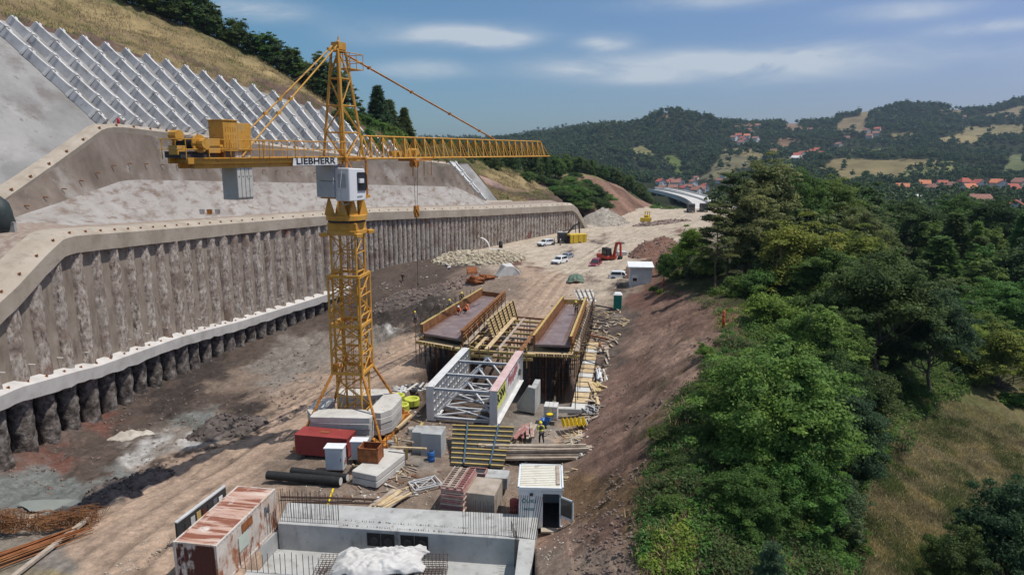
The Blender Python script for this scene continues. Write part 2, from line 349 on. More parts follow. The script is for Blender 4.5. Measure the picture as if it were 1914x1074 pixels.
FAR = [(250, 'z', [(-900, 2), (1000, 1), (1200, 0), (1330, 0), (1420, 2), (1500, 2), (1914, -6), (2600, -10)]),
       (330, 'z', [(-900, 0), (1180, 0), (1240, -6), (1340, -6), (1430, -6), (1914, -12), (2600, -14)]),
       (430, 'z', [(-900, -8), (1180, -9), (1340, -11), (1914, -13), (2600, -15)]),
       (560, 'z', [(-900, -14), (1200, -15), (1340, -16), (1914, -15), (2600, -15)]),
       (700, 'p', [(-900, 345), (1150, 340), (1230, 352), (1350, 345), (1420, 345), (1500, 342), (1560, 341), (1620, 343), (1720, 352), (1914, 356), (2600, 350)]),
       (830, 'p', [(-900, 345), (1150, 330), (1230, 349), (1300, 350), (1350, 340), (1400, 330), (1480, 331), (1530, 322), (1600, 330), (1700, 332), (1780, 333), (1850, 340), (1914, 335), (2600, 330)]),
       (960, 'p', [(-900, 335), (1050, 330), (1150, 325), (1230, 346), (1290, 345), (1330, 325), (1380, 310), (1440, 310), (1530, 312), (1600, 306), (1700, 303), (1780, 305), (1850, 316), (1914, 312), (2600, 300)]),
       (1100, 'p', [(-900, 320), (1000, 310), (1080, 305), (1150, 302), (1230, 332), (1270, 335), (1300, 316), (1350, 292), (1400, 283), (1440, 296), (1530, 298), (1600, 291), (1700, 290), (1780, 288), (1850, 289), (1914, 300), (2600, 280)]),
       (1300, 'p', [(-900, 300), (950, 283), (1050, 277), (1150, 265), (1230, 280), (1270, 290), (1330, 280), (1400, 270), (1450, 282), (1530, 285), (1600, 282), (1700, 275), (1780, 262), (1850, 259), (1914, 255), (2600, 230)]),
       (1550, 'p', [(-900, 290), (950, 265), (1050, 247), (1150, 232), (1200, 222), (1240, 212), (1290, 216), (1340, 232), (1370, 245), (1420, 246), (1480, 254), (1530, 258), (1600, 245), (1640, 240), (1700, 240), (1780, 238), (1850, 241), (1914, 231), (2600, 200)]),
       (1850, 'p', [(-900, 300), (950, 275), (1150, 260), (1240, 250), (1340, 228), (1400, 226), (1480, 231), (1530, 225), (1560, 216), (1600, 211), (1640, 203), (1700, 196), (1730, 196), (1780, 207), (1812, 209), (1850, 199), (1914, 180), (2100, 170), (2600, 180)]),
       (2300, 'p', [(-900, 290), (950, 270), (1150, 260), (1914, 250), (2600, 250)]),
       (3000, 'p', [(-900, 262), (900, 258), (950, 254), (1000, 244), (1060, 236), (1110, 229), (1130, 226), (1200, 230), (1400, 245), (1914, 250), (2600, 250)]),
       (3700, 'p', [(-900, 272), (2600, 272)])]
_FZ = []; _FC = np.arange(-900, 2601, 20)
for (Y, k, t) in FAR:
    v = np.interp(_FC, [a[0] for a in t], [a[1] for a in t])
    v = np.convolve(np.pad(v, 2, 'edge'), [.1, .2, .4, .2, .1], 'valid')
    if k == 'p': v = np.array([P(0, float(p), Y=Y).z for p in v]) - (0 if Y < 900 else 3)
    _FZ.append(v)
_FZ = np.array(_FZ); _FY = np.array([f[0] for f in FAR], float)
def farz(x, y):
    zc0 = y * CT + 14 * ST; col = CX + F0 * x / zc0
    c = np.clip((col + 900) / 20, 0, len(_FC) - 1.001); ci = c.astype(int); cf = c - ci
    r = np.clip(np.searchsorted(_FY, y) - 1, 0, len(_FY) - 2); f = np.clip((y - _FY[r]) / (_FY[r + 1] - _FY[r]), 0, 1)
    f = f * .6 + .4 * (f * f * (3 - 2 * f))
    g = lambda rr: _FZ[rr, ci] * (1 - cf) + _FZ[rr, ci + 1] * cf
    return g(r) * (1 - f) + g(r + 1) * f
FPOLY = [(-14.6, 38.4), (1.4, 36.9), (1.4, 20), (-15, 20)]
def gz(X, Y, noise=True):
    X = np.atleast_1d(np.asarray(X, float)); Y = np.atleast_1d(np.asarray(Y, float)); z = np.zeros(X.shape)
    near = Y < 300
    if near.any(): z[near] = tps(X[near], np.minimum(Y[near], 262))
    far = Y > 240
    if far.any():
        zf = farz(X[far], np.minimum(Y[far], 3690)); t = np.clip((Y[far] - 240) / 50, 0, 1); t = t * t * (3 - 2 * t)
        z[far] = np.where(Y[far] >= 290, zf, z[far] * (1 - t) + zf * t)
    left = X < np.where(Y < 203, XW(Y), -35 + (Y - 203) * .0 + 60 * ((Y - 203) > 0)) - 1.0
    beyond = (X < XW(np.minimum(Y, 200)) - 1) & (Y < 203)
    z = np.where(beyond, np.minimum(z, -1), z)
    if noise:
        far_s = np.clip((Y - 330) / 400, 0, 1)
        z = z + far_s * (fbm(X / 90, Y / 90, 4, 3) * 14)
        hill = ((X > 3) & (Y < 240) & (z > .8)) | (X > 24)
        pit = (z < -1.2) & (Y < 240)
        a = np.where(pit, .55, np.where(hill, .35, .07))
        a = a + 1.3 * np.clip((15 - np.hypot((X + 15) * .8, Y - 98)) / 8, 0, 1)
        z = z + np.where(Y < 330, a * fbm(X / 2.2, Y / 2.2, 4, 5, .55) + a * .5 * fbm(X / .5, Y / .5, 2, 11), 0)
        sl = np.clip((z - .6) / 2, 0, 1) * np.clip((8.5 - z) / 2, 0, 1) * (X > 3) * (X < 26) * (Y < 96)
        z = z - sl * .55 * np.abs(fbm((Y * .95 + X * .3) / .9, X / 8, 3, 21)) * 2
    inside = (X > -14.4) & (X < 1.2) & (Y < 38.0 - (X + 14.6) * .094)
    z = np.where(inside, -2.2, z)
    pit2 = np.clip((Y - 58.6) / .8, 0, 1) * np.clip((73 - Y) / 3, 0, 1) * np.clip((X + 9.3 - (Y - 66) * .1) / .8, 0, 1) * np.clip((5.9 - X) / .8, 0, 1)
    z = z - pit2 * 3.0
    return z
def G(x, y): return float(gz([x], [y])[0])
def PG(px, py, dz=0.0):
    """point of the ground seen at pixel (px,py)"""
    z = 0.0
    lo = None
    Ys = np.exp(np.linspace(math.log(22), math.log(3600), 1400)); d = P(px, py, Y=1.0) - Vector((0, 0, HC))
    X = d.x * Ys; Z = HC + d.z * Ys; g = gz(X, Ys); hit = np.where(g >= Z)[0]
    i = hit[0] if len(hit) else len(Ys) - 1
    if i == 0: return Vector((X[0], Ys[0], g[0] + dz))
    a = (Z[i - 1] - g[i - 1]) / max(1e-6, (Z[i - 1] - g[i - 1]) - (Z[i] - g[i])); Y = Ys[i - 1] + (Ys[i] - Ys[i - 1]) * a
    return Vector((d.x * Y, Y, G(d.x * Y, Y) + dz))
DUST = (.45, .38, .30); EARTH = (.375, .275, .205); YARD = (.215, .165, .13); MUD = (.095, .072, .06); DMUD = (.055, .045, .04)
GREYM = (.165, .175, .165); SPILL = (.42, .41, .39); REDD = (.15, .075, .058); PITF = (.215, .19, .165)
SLOPE = (.185, .118, .092); SLG = (.12, .095, .08); SLO = (.17, .11, .065); SLL = (.26, .175, .135); GRN = (.035, .042, .017); DRY = (.165, .13, .07); DRYG = (.095, .10, .04); REDB = (.16, .09, .07)
SPL = [(1310,398,40,DUST),(1260,415,40,DUST),(1180,440,45,DUST),(1110,430,30,DUST),(1050,440,30,DUST),(960,465,30,DUST),(1080,490,30,DUST),(1010,485,30,DUST),(1130,520,25,DUST),(1100,470,25,DUST),(1000,430,30,DUST),
       (1000,520,22,EARTH),(960,600,30,EARTH),(1010,570,28,EARTH),(1040,520,20,EARTH),(900,640,30,EARTH),(750,665,30,EARTH),(690,690,30,EARTH),(620,735,30,EARTH),(560,775,30,EARTH),(500,815,40,EARTH),(430,850,40,EARTH),(380,890,40,EARTH),(300,950,50,EARTH),(250,1010,50,EARTH),(200,1060,40,EARTH),(400,930,40,EARTH),
       (560,870,30,YARD),(640,910,35,YARD),(760,830,30,YARD),(700,880,40,YARD),(780,920,30,YARD),(860,880,30,YARD),(780,860,18,PITF),(1010,790,30,PITF),(1050,820,20,EARTH),(950,870,25,YARD),(1030,1010,25,SLL),(1040,1060,25,YARD),(850,720,40,MUD),(1000,700,30,MUD),(1100,650,20,EARTH),(760,730,18,YARD),
       (1060,470,8,MUD),(1110,452,10,MUD),(1130,445,10,YARD),(960,492,14,REDB),(1000,500,12,REDB),(1110,520,12,YARD),(1150,535,14,MUD),
       (820,500,30,MUD),(740,480,30,MUD),(740,540,30,MUD),(790,570,30,DMUD),(830,545,20,SLG),(720,590,30,DMUD),(870,525,20,YARD),(960,540,25,YARD),(900,560,20,YARD),(700,625,22,PITF),(720,612,10,SPILL),
       (660,680,25,YARD),(560,650,30,PITF),(520,690,30,PITF),(450,720,30,YARD),(560,610,20,MUD),(600,600,15,MUD),(480,650,25,MUD),(400,690,25,DMUD),(340,720,25,DMUD),(430,750,25,MUD),(460,770,22,DMUD),(370,790,20,GREYM),(300,760,25,DMUD),(250,800,20,MUD),(150,880,28,MUD),(200,790,16,REDD),(95,868,22,REDD),(40,860,22,REDB),
       (270,835,14,SPILL),(235,850,10,SPILL),(310,838,14,PITF),(340,826,10,SPILL),(300,850,8,SPILL),(400,840,16,DMUD),(440,812,14,DMUD),(350,862,14,DMUD),(480,790,12,DMUD),(270,893,14,DMUD),(360,740,22,MUD),(300,700,20,MUD),(240,745,20,MUD),(500,640,18,MUD),(180,840,18,MUD),(450,670,16,MUD),(300,885,16,DMUD),(230,905,16,DMUD),(180,930,16,DMUD),(60,905,40,GREYM),(130,920,30,GREYM),(200,890,20,GREYM),(20,930,30,GREYM),(130,955,12,DMUD),
       (100,1040,35,PITF),(60,980,18,(.36,.28,.2)),(150,1000,25,EARTH),(190,960,20,(.36,.26,.19)),(100,1070,30,(.27,.22,.13)),
       (1170,600,22,SLG),(1150,660,20,SLG),(1210,600,25,SLOPE),(1240,640,30,SLL),(1290,590,25,SLOPE),(1320,620,20,SLOPE),(1270,690,25,SLL),(1200,700,30,SLOPE),(1160,760,30,SLOPE),(1220,770,25,SLL),(1120,830,25,SLOPE),(1170,850,30,SLOPE),(1130,920,25,SLO),(1100,960,15,SLO),(1180,930,20,SLO),(1150,1000,25,SLOPE),(1120,1060,25,YARD),(1190,1000,15,SLO),(1250,560,12,REDB),(1200,560,14,REDB),
       (1200,470,14,REDB),(1230,455,12,REDB),(1270,430,12,REDB),(1240,490,14,REDB),(1230,530,14,REDB),(1340,410,14,(.2,.15,.09)),(1300,440,14,(.2,.15,.09)),
       (1370,600,20,SLO),(1385,590,15,DRYG),(1360,680,30,DRYG),(1310,760,25,DRYG),(1260,850,25,DRYG),(1230,920,20,DRYG),(1240,1000,30,DRYG),(1290,1060,40,(.06,.06,.03)),(1560,1040,40,(.09,.08,.045)),(1500,1020,60,GRN),(1290,700,10,SLO),(1250,780,10,SLO),(1215,860,10,SLO),
       (1450,700,80,GRN),(1450,850,80,GRN),(1380,950,60,GRN),(1450,560,60,GRN),(1500,480,60,GRN),(1700,560,80,GRN),(1800,480,80,GRN),(1700,420,80,GRN),(1850,600,60,GRN),(1400,480,40,GRN),(1300,500,40,GRN),
       (1750,900,60,DRY),(1680,960,60,DRY),(1620,1040,60,DRY),(1840,850,60,DRY),(1700,850,40,DRY),(1800,1000,60,DRY),(1880,900,50,DRY),(1800,780,30,DRYG),(1870,800,25,DRYG),(1720,870,14,DRYG),(1660,900,20,DRYG)]
_SP = np.array([(s[0], s[1], s[2]) for s in SPL], float); _SC = np.array([s[3] for s in SPL], float)
FIELD = (.19, .155, .075); FBROWN = (.17, .11, .065); FGREEN = (.10, .13, .035)
FIELDS = [([(1525,322),(1560,296),(1600,296),(1640,300),(1700,296),(1775,303),(1785,328),(1730,336),(1660,338),(1580,336)], FIELD, .93),
          ([(1745,262),(1790,250),(1838,256),(1835,268),(1760,266)], (.25,.20,.10), 1), ([(1800,238),(1914,232),(1914,258),(1800,252)], (.19,.16,.08), 1),
          ([(1840,215),(1914,198),(1914,215),(1850,224)], (.20,.165,.10), 1), ([(1540,215),(1567,213),(1560,226),(1542,228)], (.20,.16,.09), 1),
          ([(1610,208),(1650,196),(1630,215),(1612,222)], (.19,.16,.09), 1), ([(1575,222),(1625,216),(1618,246),(1555,252)], (.20,.155,.09), 1), ([(1463,232),(1480,226),(1508,244),(1465,246)], (.19,.13,.09), 1),
          ([(1330,320),(1352,280),(1375,272),(1420,284),(1425,300),(1380,320),(1345,335),(1300,335)], (.15,.135,.075), .8),
          ([(1440,262),(1470,256),(1500,262),(1480,272),(1446,272)], FBROWN, .8), ([(1660,250),(1700,246),(1720,256),(1680,262)], FIELD, .7), ([(1380,285),(1410,276),(1432,292),(1400,302)], FIELD, .8), ([(1560,282),(1600,278),(1612,286),(1570,290)], FIELD, .9), ([(1175,280),(1205,272),(1222,292),(1190,296)], (.17,.16,.07), 1), ([(1232,288),(1262,292),(1278,306),(1276,335),(1260,335),(1262,312)], FGREEN, 1), ([(1880,292),(1914,286),(1914,322),(1876,324)], (.12,.135,.06), 1),
          ([(1690,318),(1780,300),(1785,322),(1700,345),(1680,345)], (.15,.16,.06), .6), ([(1620,280),(1660,278),(1660,288),(1625,290)], (.12,.14,.05), 1), ([(1238,208),(1246,206),(1252,222),(1244,218)], (.2,.15,.09), 1),
          ([(1755,205),(1815,202),(1790,216),(1760,214)], (.17,.14,.09), .7), ([(1840,362),(1914,368),(1914,384),(1850,380)], (.10,.14,.04), .8), ([(1450,296),(1500,292),(1520,296),(1460,304)], (.16,.14,.08), .4)]
def inpoly(px, py, poly):
    ins = np.zeros(px.shape, bool); n = len(poly)
    for i in range(n):
        x1, y1 = poly[i]; x2, y2 = poly[(i + 1) % n]
        c = ((y1 > py) != (y2 > py)) & (px < (x2 - x1) * (py - y1) / (y2 - y1 + 1e-9) + x1); ins ^= c
    return ins
def land_far(X, Y, Z):
    """(colour, open-field weight) of the far country"""
    px, py = proj(X, Y, Z); px = px + fbm(X / 30, Y / 30, 3, 31) * 9; py = py + fbm(X / 30, Y / 30, 3, 37) * 3
    c = np.tile(np.array(GRN)[None] * .7, (len(X), 1)); w = np.zeros(len(X))
    for poly, colr, ww in FIELDS:
        m = inpoly(px, py, poly) & (Y > 560); c[m] = colr; w[m] = ww
    return c, w
def gcol(X, Y, Z):
    px, py = proj(X, Y, Z); s = np.clip(60 / Y, .15, 1.2)
    wx = fbm(X / 3, Y / 3, 4, 41) * 55 * s + fbm(X/.6, Y/.6, 3, 42) * 12 * s; wy = fbm(X / 3, Y / 3, 4, 43) * 28 * s + fbm(X/.6, Y/.6, 3, 44) * 8 * s
    qx = px + wx; qy = py + wy; acc = np.zeros((len(X), 3)); W = np.zeros(len(X))
    for i in range(len(_SP)):
        d2 = ((qx - _SP[i, 0]) ** 2 + ((qy - _SP[i, 1]) * 1.5) ** 2) / _SP[i, 2] ** 2; w = 1 / (.02 + d2) ** 2.6; acc += w[:, None] * _SC[i]; W += w
    c = acc / W[:, None]
    lum = 1 + .30 * fbm(X / 1.3, Y / 1.3, 4, 51) + .22 * fbm(X / .35, Y / .35, 2, 57)
    c = c * lum[:, None]
    for tr in TRACKS:
        d = np.full(len(X), 9.0); k = np.zeros(len(X), int)
        a = tr
        for i in range(len(a) - 1):
            ax, ay = a[i]; bx, by = a[i + 1]; L2 = (bx - ax) ** 2 + (by - ay) ** 2; t = np.clip(((X - ax) * (bx - ax) + (Y - ay) * (by - ay)) / L2, 0, 1)
            d = np.minimum(d, np.hypot(X - ax - t * (bx - ax), Y - ay - t * (by - ay)))
        f = np.exp(-((d - .95) / .22) ** 2) * (.6 + .8 * vnoise(X / 2, Y / 2, 61)) ; c = c * (1 - .34 * np.clip(f, 0, 1))[:, None]
        f2 = np.exp(-((d) / .35) ** 2); c = c * (1 + .10 * f2)[:, None]
    st = (X > 3) & (X < 27) & (Y < 100) & (Z > .5); c = np.where(st[:, None], c * (1 + .55 * fbm((Y * .95 + X * .35) / .9, X / 7, 4, 23))[:, None], c)
    return c
def ruts(X, Y):
    d_ = np.zeros(len(X))
    for tr in TRACKS:
        d = np.full(len(X), 9.0)
        for (ax, ay), (bx, by) in zip(tr[:-1], tr[1:]):
            t = np.clip(((X - ax) * (bx - ax) + (Y - ay) * (by - ay)) / ((bx - ax) ** 2 + (by - ay) ** 2), 0, 1); d = np.minimum(d, np.hypot(X - ax - t * (bx - ax), Y - ay - t * (by - ay)))
        d_ = d_ + (-.06 * np.exp(-((d - .95) / .26) ** 2) + .03 * np.exp(-((d - 1.45) / .22) ** 2)) * (.5 + .9 * (vnoise(X / 3, Y / 3, 61) + .5))
    return d_
TRACKS = []
for pts in [[(150,1074),(260,985),(360,910),(480,835),(600,765),(700,705),(790,655)], [(230,1074),(310,1000),(420,910),(540,835),(620,780)], [(380,870),(520,780),(640,700),(760,655)], [(960,640),(1000,580),(1050,520),(1110,480),(1180,440),(1280,405)], [(560,900),(700,870),(760,800),(780,740)], [(300,1074),(380,980),(470,900),(600,830)], [(100,1000),(240,900),(380,830),(520,760),(640,680)], [(300,850),(420,780),(520,720),(640,650)], [(620,930),(760,900),(850,880)],
            [(900,640),(970,570),(1030,520),(1090,490),(1160,450),(1290,400)], [(1000,600),(1060,530),(1120,500),(1170,460),(1260,420)], [(380,700),(500,700),(620,680),(720,650)], [(480,720),(600,690),(700,650),(760,630)], [(1000,450),(1100,436),(1200,420),(1300,400)], [(970,470),(1080,450),(1200,425)]]:
    TRACKS.append([tuple(P(a, b, z=-.5 if a < 900 else 0)[:2]) for a, b in pts])
M_ground = mat("ground_soil", [(.50, .49, .48), (.92, .92, .92), (1.45, 1.44, 1.42)], scale=2.2, rough=.95, bump=.8, bscale=5, vcol=True, bdist=.12, noise_rough=.82, detail=12, spec=.1,
               blots=())
def build_ground():
    ys = [10.0]
    while ys[-1] < 3750: ys.append(ys[-1] + max(.16, ys[-1] * .0058))
    ys = np.array(ys); us = np.arange(-1.02, 1.10, .0031); YY, UU = np.meshgrid(ys, us, indexing='ij'); XX = UU * (YY + 4)
    X = XX.ravel(); Y = YY.ravel(); Z = gz(X, Y)
    q_ = (Y < 170) & (X < 12) & (X > -40); Z[q_] += ruts(X[q_], Y[q_])
    c = np.zeros((len(X), 3)); n = Y < 330; c[n] = gcol(X[n], Y[n], Z[n]); f = ~n
    cf, w = land_far(X[f], Y[f], Z[f]); c[f] = cf * (1 + .5 * fbm(X[f] / 25, Y[f] / 25, 4, 71))[:, None]
    fr = grid_faces(len(ys), len(us))
    o = link_mesh('ground', np_mesh('ground', np.c_[X, Y, Z], fr, M_ground, True, vcol=np.clip(c, 0.01, 1))); o['kind'] = 'structure'
    return o
build_ground()
NW = len(WL); WN = wall_normals(WL)
ztop = np.array([zfit(WL[i, 0], WL[i, 1], T_TOP) for i in range(NW)])
zlow = np.array([zfit(WL[i, 0], WL[i, 1], T_LOWTOP) for i in range(NW)])
zbase = np.array([zfit(WL[i, 0], WL[i, 1], T_BASE) for i in range(NW)])
def off(i, o, z): return (WL[i, 0] + WN[i, 0] * o, WL[i, 1] + WN[i, 1] * o, z)
M_pile = mat('bored_pile_concrete', [(.11, .085, .068), (.265, .215, .175), (.42, .37, .32), (.60, .56, .51)], scale=3.4, stretch=(1, 1, .55), rough=.95, bump=.9, bscale=6, bdist=.08, world=True,
             blots=[((.20, .145, .115), .3, .50, .66), ((.36, .335, .30), .12, .52, .70), ((.22, .09, .065), .09, .62, .70), ((.07, .055, .048), 2.6, .58, .68, (1, 1, .4)), ((.52, .49, .44), .9, .60, .70, (1, 1, .5))])
M_shot = mat('sprayed_concrete', [(.20, .165, .13), (.265, .22, .175), (.325, .28, .23)], scale=.5, rough=.95, bump=.4, bscale=8, world=True, blots=[((.13, .10, .08), .9, .54, .72, (1, 1, .3)), ((.36, .31, .26), .4, .56, .7)])
M_soil_wall = mat('shaded_rock_face', [(.02, .018, .016), (.04, .034, .03), (.08, .066, .056)], scale=1.2, rough=.9, bump=.8, bscale=4, bdist=.1)  # dark rock, with the deep shadow between the piles put into its colour
M_lowbeam = mat('fresh_beam_concrete', [(.42, .40, .37), (.53, .51, .48), (.60, .58, .55)], scale=.5, rough=.8, bump=.3, bscale=10, blots=[((.4, .36, .31), 1.4, .62, .78)])
wall = thing('pile_wall', 'long retaining wall of bored concrete piles under a concrete cap beam along the left of the site', 'retaining wall', (float(WL[0, 0]), float(WL[0, 1]), 0))
def wpart(name, mb, m, smooth=False, bevel=0): return mb.build(name, m, wall, smooth, bevel, world=True)
M_pile_shaded = mat('soiled_shaded_pile_concrete', [(.03, .026, .023), (.085, .07, .06), (.20, .175, .155), (.36, .33, .30)], scale=1.6, rough=.9, bump=1, bscale=5, bdist=.12, world=True)  # lower pile faces: soil stain plus shade below the waler, put into the colour
def pile_mesh(r, h, seed, hs=99):
    n = 14; K = int(h / .35) + 2; th = np.linspace(0, 2 * PI, n, endpoint=False); z = np.linspace(-h, 0, K)
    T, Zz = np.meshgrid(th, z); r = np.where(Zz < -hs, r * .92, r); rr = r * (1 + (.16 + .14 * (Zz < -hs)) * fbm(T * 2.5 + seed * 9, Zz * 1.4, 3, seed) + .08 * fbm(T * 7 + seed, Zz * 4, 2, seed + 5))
    V = np.stack([rr * np.cos(T), rr * np.sin(T), Zz], 2).reshape(-1, 3)
    f = []
    for k in range(K - 1):
        for i in range(n): f.append((k * n + i, k * n + (i + 1) % n, (k + 1) * n + (i + 1) % n, (k + 1) * n + i))
    me = np_mesh('pile', V, np.array(f), [M_pile, M_pile_shaded], True); me.polygons.foreach_set('material_index', [int(V[q[0], 2] < -hs) for q in f]); return me
s = 0.0; arc = np.r_[0, np.cumsum(np.linalg.norm(np.diff(WL, axis=0), axis=1))]
s = 1.0; npile = 0
while s < arc[-1] - 5 and npile < 99:
    x = np.interp(s, arc, WL[:, 0]); y = np.interp(s, arc, WL[:, 1]); zt = np.interp(s, arc, ztop); zb = np.interp(s, arc, zbase) - 2
    px = proj(x, y, 5)[0]; r = .95 if px < 640 else .62
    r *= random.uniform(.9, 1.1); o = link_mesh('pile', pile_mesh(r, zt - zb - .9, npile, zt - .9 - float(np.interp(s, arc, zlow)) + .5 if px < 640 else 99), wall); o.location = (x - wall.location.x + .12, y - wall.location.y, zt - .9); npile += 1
    s += np.interp(px, [0, 140, 400, 600, 640, 700, 1000], [3.4, 3.3, 2.85, 2.5, 1.7, 1.32, 1.32])
IO = [-.52 if WL[i, 1] < 121 else -.2 for i in range(NW)]
rows = [[off(i, IO[i] + a, z(i)) for i in range(NW)] for a, z in ((0, lambda i: ztop[i] - .8), (.05, lambda i: (ztop[i] + zlow[i]) / 2), (0, lambda i: zlow[i] - .4 if WL[i, 1] < 124 else zbase[i] - 2))]
rows = [[(p[0] - wall.location.x, p[1] - wall.location.y, p[2]) for p in r] for r in rows]
loft('infill', rows, M_shot, wall, True)
k2 = [i for i in range(NW) if WL[i, 1] < 125]
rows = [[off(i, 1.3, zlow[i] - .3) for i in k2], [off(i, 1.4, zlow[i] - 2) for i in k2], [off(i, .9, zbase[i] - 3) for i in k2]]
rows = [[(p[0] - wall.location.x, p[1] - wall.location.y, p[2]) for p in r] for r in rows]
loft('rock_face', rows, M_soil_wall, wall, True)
def beam_mb(idx, ztbl, prof, jag=0):
    rows = []
    for (o, dz) in prof: rows.append([off(i, o, ztbl[i] + dz + (jag * vnoise(i * .9, dz * 3 + 7, 5) if dz < -.5 else 0)) for i in idx])
    V = np.array(rows); nr, nc = V.shape[:2]; f = grid_faces(nr, nc); mb = MB(); mb.v = [tuple(v) for v in V.reshape(-1, 3)]
    mb.f = [tuple(int(a) for a in q)[::-1] for q in f]; mb.m = [0] * len(mb.f)
    mb.f.append(tuple(int(r * nc) for r in range(nr))); mb.f.append(tuple(int(r * nc + nc - 1) for r in range(nr))[::-1]); mb.m += [0, 0]
    return mb
idx = list(range(NW))
wpart('cap_beam', beam_mb(idx, ztop, [(.9, -1.55), (-1.15, -1.55), (-1.2, 0), (-.3, .55), (1.5, .62), (1.5, -.4)], .1), M_beam)
wpart('waler_beam', beam_mb([i for i in idx if WL[i, 1] < 123.5], zlow, [(.8, -1.2), (-1.4, -1.2), (-1.5, 0), (-.6, .42), (.4, .46), (.4, -.8)], .35), M_lowbeam)
hb = MB(); hb.box((0, 0, 0), (.26, .26, .05)); hb.tube((0, 0, 0), (0, 0, .16), .07, 6); head_me = hb.mesh('anchor_head', M_rust)
def heads(step, zt, o_, dz, smax, first):
    s = first
    while s < smax:
        x = np.interp(s, arc, WL[:, 0]); y = np.interp(s, arc, WL[:, 1]); i = int(np.interp(s, arc, range(NW))); z = np.interp(s, arc, zt)
        q = link_mesh('anchor_head', head_me, wall); nx, ny = WN[i]
        q.location = (x + nx * o_ - wall.location.x, y + ny * o_ - wall.location.y, z + dz)
        q.rotation_euler = Vector((-nx * .6, -ny * .6, .8)).to_track_quat('Z', 'Y').to_euler(); q.scale = (.85, .85, .85); s += step
heads(2.6, ztop, -.78, .33, arc[-1] - 6, 3.0); heads(2.6, zlow, -1.1, .22, float(np.interp(122, WL[:, 1], arc)), 1.5)
for k in range(17):      # drain pipes above the lower beam
    i = 4 + k * 4
    if WL[i, 1] > 112: break
    d = MB(); d.tube(off(i, .3, zlow[i] + 1.5), off(i, -1.0, zlow[i] + 1.42), .05, 6); wpart('drain_pipe', d, M_conc_white)
T_L0 = [(-400, 640), (-60, 418), (0, 372), (100, 303), (185, 242), (200, 238), (225, 238), (310, 248), (500, 272), (680, 294), (797, 302), (838, 307), (850, 318), (905, 379), (1300, 379)]
T_L1 = [(-600, -120), (0, 37), (100, 62), (200, 92), (300, 118), (400, 148), (450, 160), (500, 175), (600, 207), (660, 235), (700, 258), (740, 282), (790, 298), (840, 306), (1300, 306)]
T_SIL = [(-600, -260), (100, -40), (220, 2), (300, 34), (400, 70), (450, 90), (500, 118), (560, 155), (620, 192), (660, 225), (700, 250), (760, 280), (840, 300), (1300, 330)]
M_brown = mat('brown_sprayed_wall', [(.115, .09, .072), (.18, .145, .118), (.26, .22, .19)], scale=.25, stretch=(1, 1, .6), rough=.95, bump=.7, bscale=3, bdist=.1, world=True,
              blots=[((.34, .32, .29), .16, .55, .72), ((.13, .10, .08), .5, .60, .75, (1, 1, .3)), ((.30, .29, .27), .9, .64, .75)])
M_grey = mat('grey_sprayed_slope', [(.27, .245, .22), (.34, .315, .29), (.39, .37, .345)], scale=.3, stretch=(1, 1, 1.6), rough=.95, bump=1, bscale=2.2, bdist=.14, world=True,
             blots=[((.20, .155, .125), .8, .50, .66, (1, .5, 1.2)), ((.42, .40, .38), .5, .6, .75)])
M_smooth = mat('pale_sprayed_slope', [(.20, .195, .185), (.265, .26, .25), (.32, .315, .305)], scale=.14, rough=.95, bump=.8, bscale=2.5, bdist=.12, world=True, blots=[((.34, .33, .32), .12, .50, .62), ((.19, .175, .16), .2, .54, .68), ((.16, .13, .11), .9, .62, .74, (1, 1, .4))])
M_path = mat('terrace_gravel', [(.20, .15, .12), (.28, .22, .18), (.36, .31, .26)], scale=2, rough=.95, bump=.5, bscale=8, bdist=.06)
ia = [i for i in range(NW) if WL[i, 1] < 180]
O0 = 10.0
def zl0(i):
    x, y, _ = off(i, O0, 0); return zfit(x, y, T_L0)
zL0 = np.array([zl0(i) for i in range(NW)])
shelf = ztop + .6
zL0c = np.maximum(zL0, shelf + .05)
terr = thing('terrace_wall', 'tall brown sprayed concrete wall with a curved grey foot and sloping top beam above the pile wall', 'retaining wall', off(30, 8, 14))
def tp(rows): return [[(p[0] - terr.location.x, p[1] - terr.location.y, p[2] - terr.location.z) for p in r] for r in rows]
def sec(f): return [f(i) for i in ia]
hL = zL0c - shelf
amp = lambda i, k: .12 * vnoise(i * .7, k * 2.1, 9)
loft('grey_foot', tp([sec(lambda i, a=a, b=b: off(i, a + amp(i, b * 9), shelf[i] + hL[i] * b - (0.02 if b == 0 else 0))) for a, b in ((3.6, -.02), (4.6, .06), (6.0, .18), (7.2, .31), (8.1, .44))]), M_grey, terr)
loft('brown_face', tp([sec(lambda i, a=a, b=b: off(i, a, shelf[i] + hL[i] * b)) for a, b in ((8.12, .43), (8.8, .6), (9.4, .8), (9.8, 1.0))]), M_brown, terr)
mb = MB()
prof = [(9.7, -.75), (9.55, 0), (10.2, .45), (11.2, .5), (11.2, -.3)]
V = np.array([[off(i, o, zL0c[i] + dz) for i in ia] for (o, dz) in prof]); f = grid_faces(len(prof), len(ia))
mb.v = [tuple(v) for v in V.reshape(-1, 3)]; mb.f = [tuple(int(a) for a in q)[::-1] for q in f]; mb.m = [0] * len(mb.f)
mb.build('top_beam', M_beam, terr, world=True)
q = 0
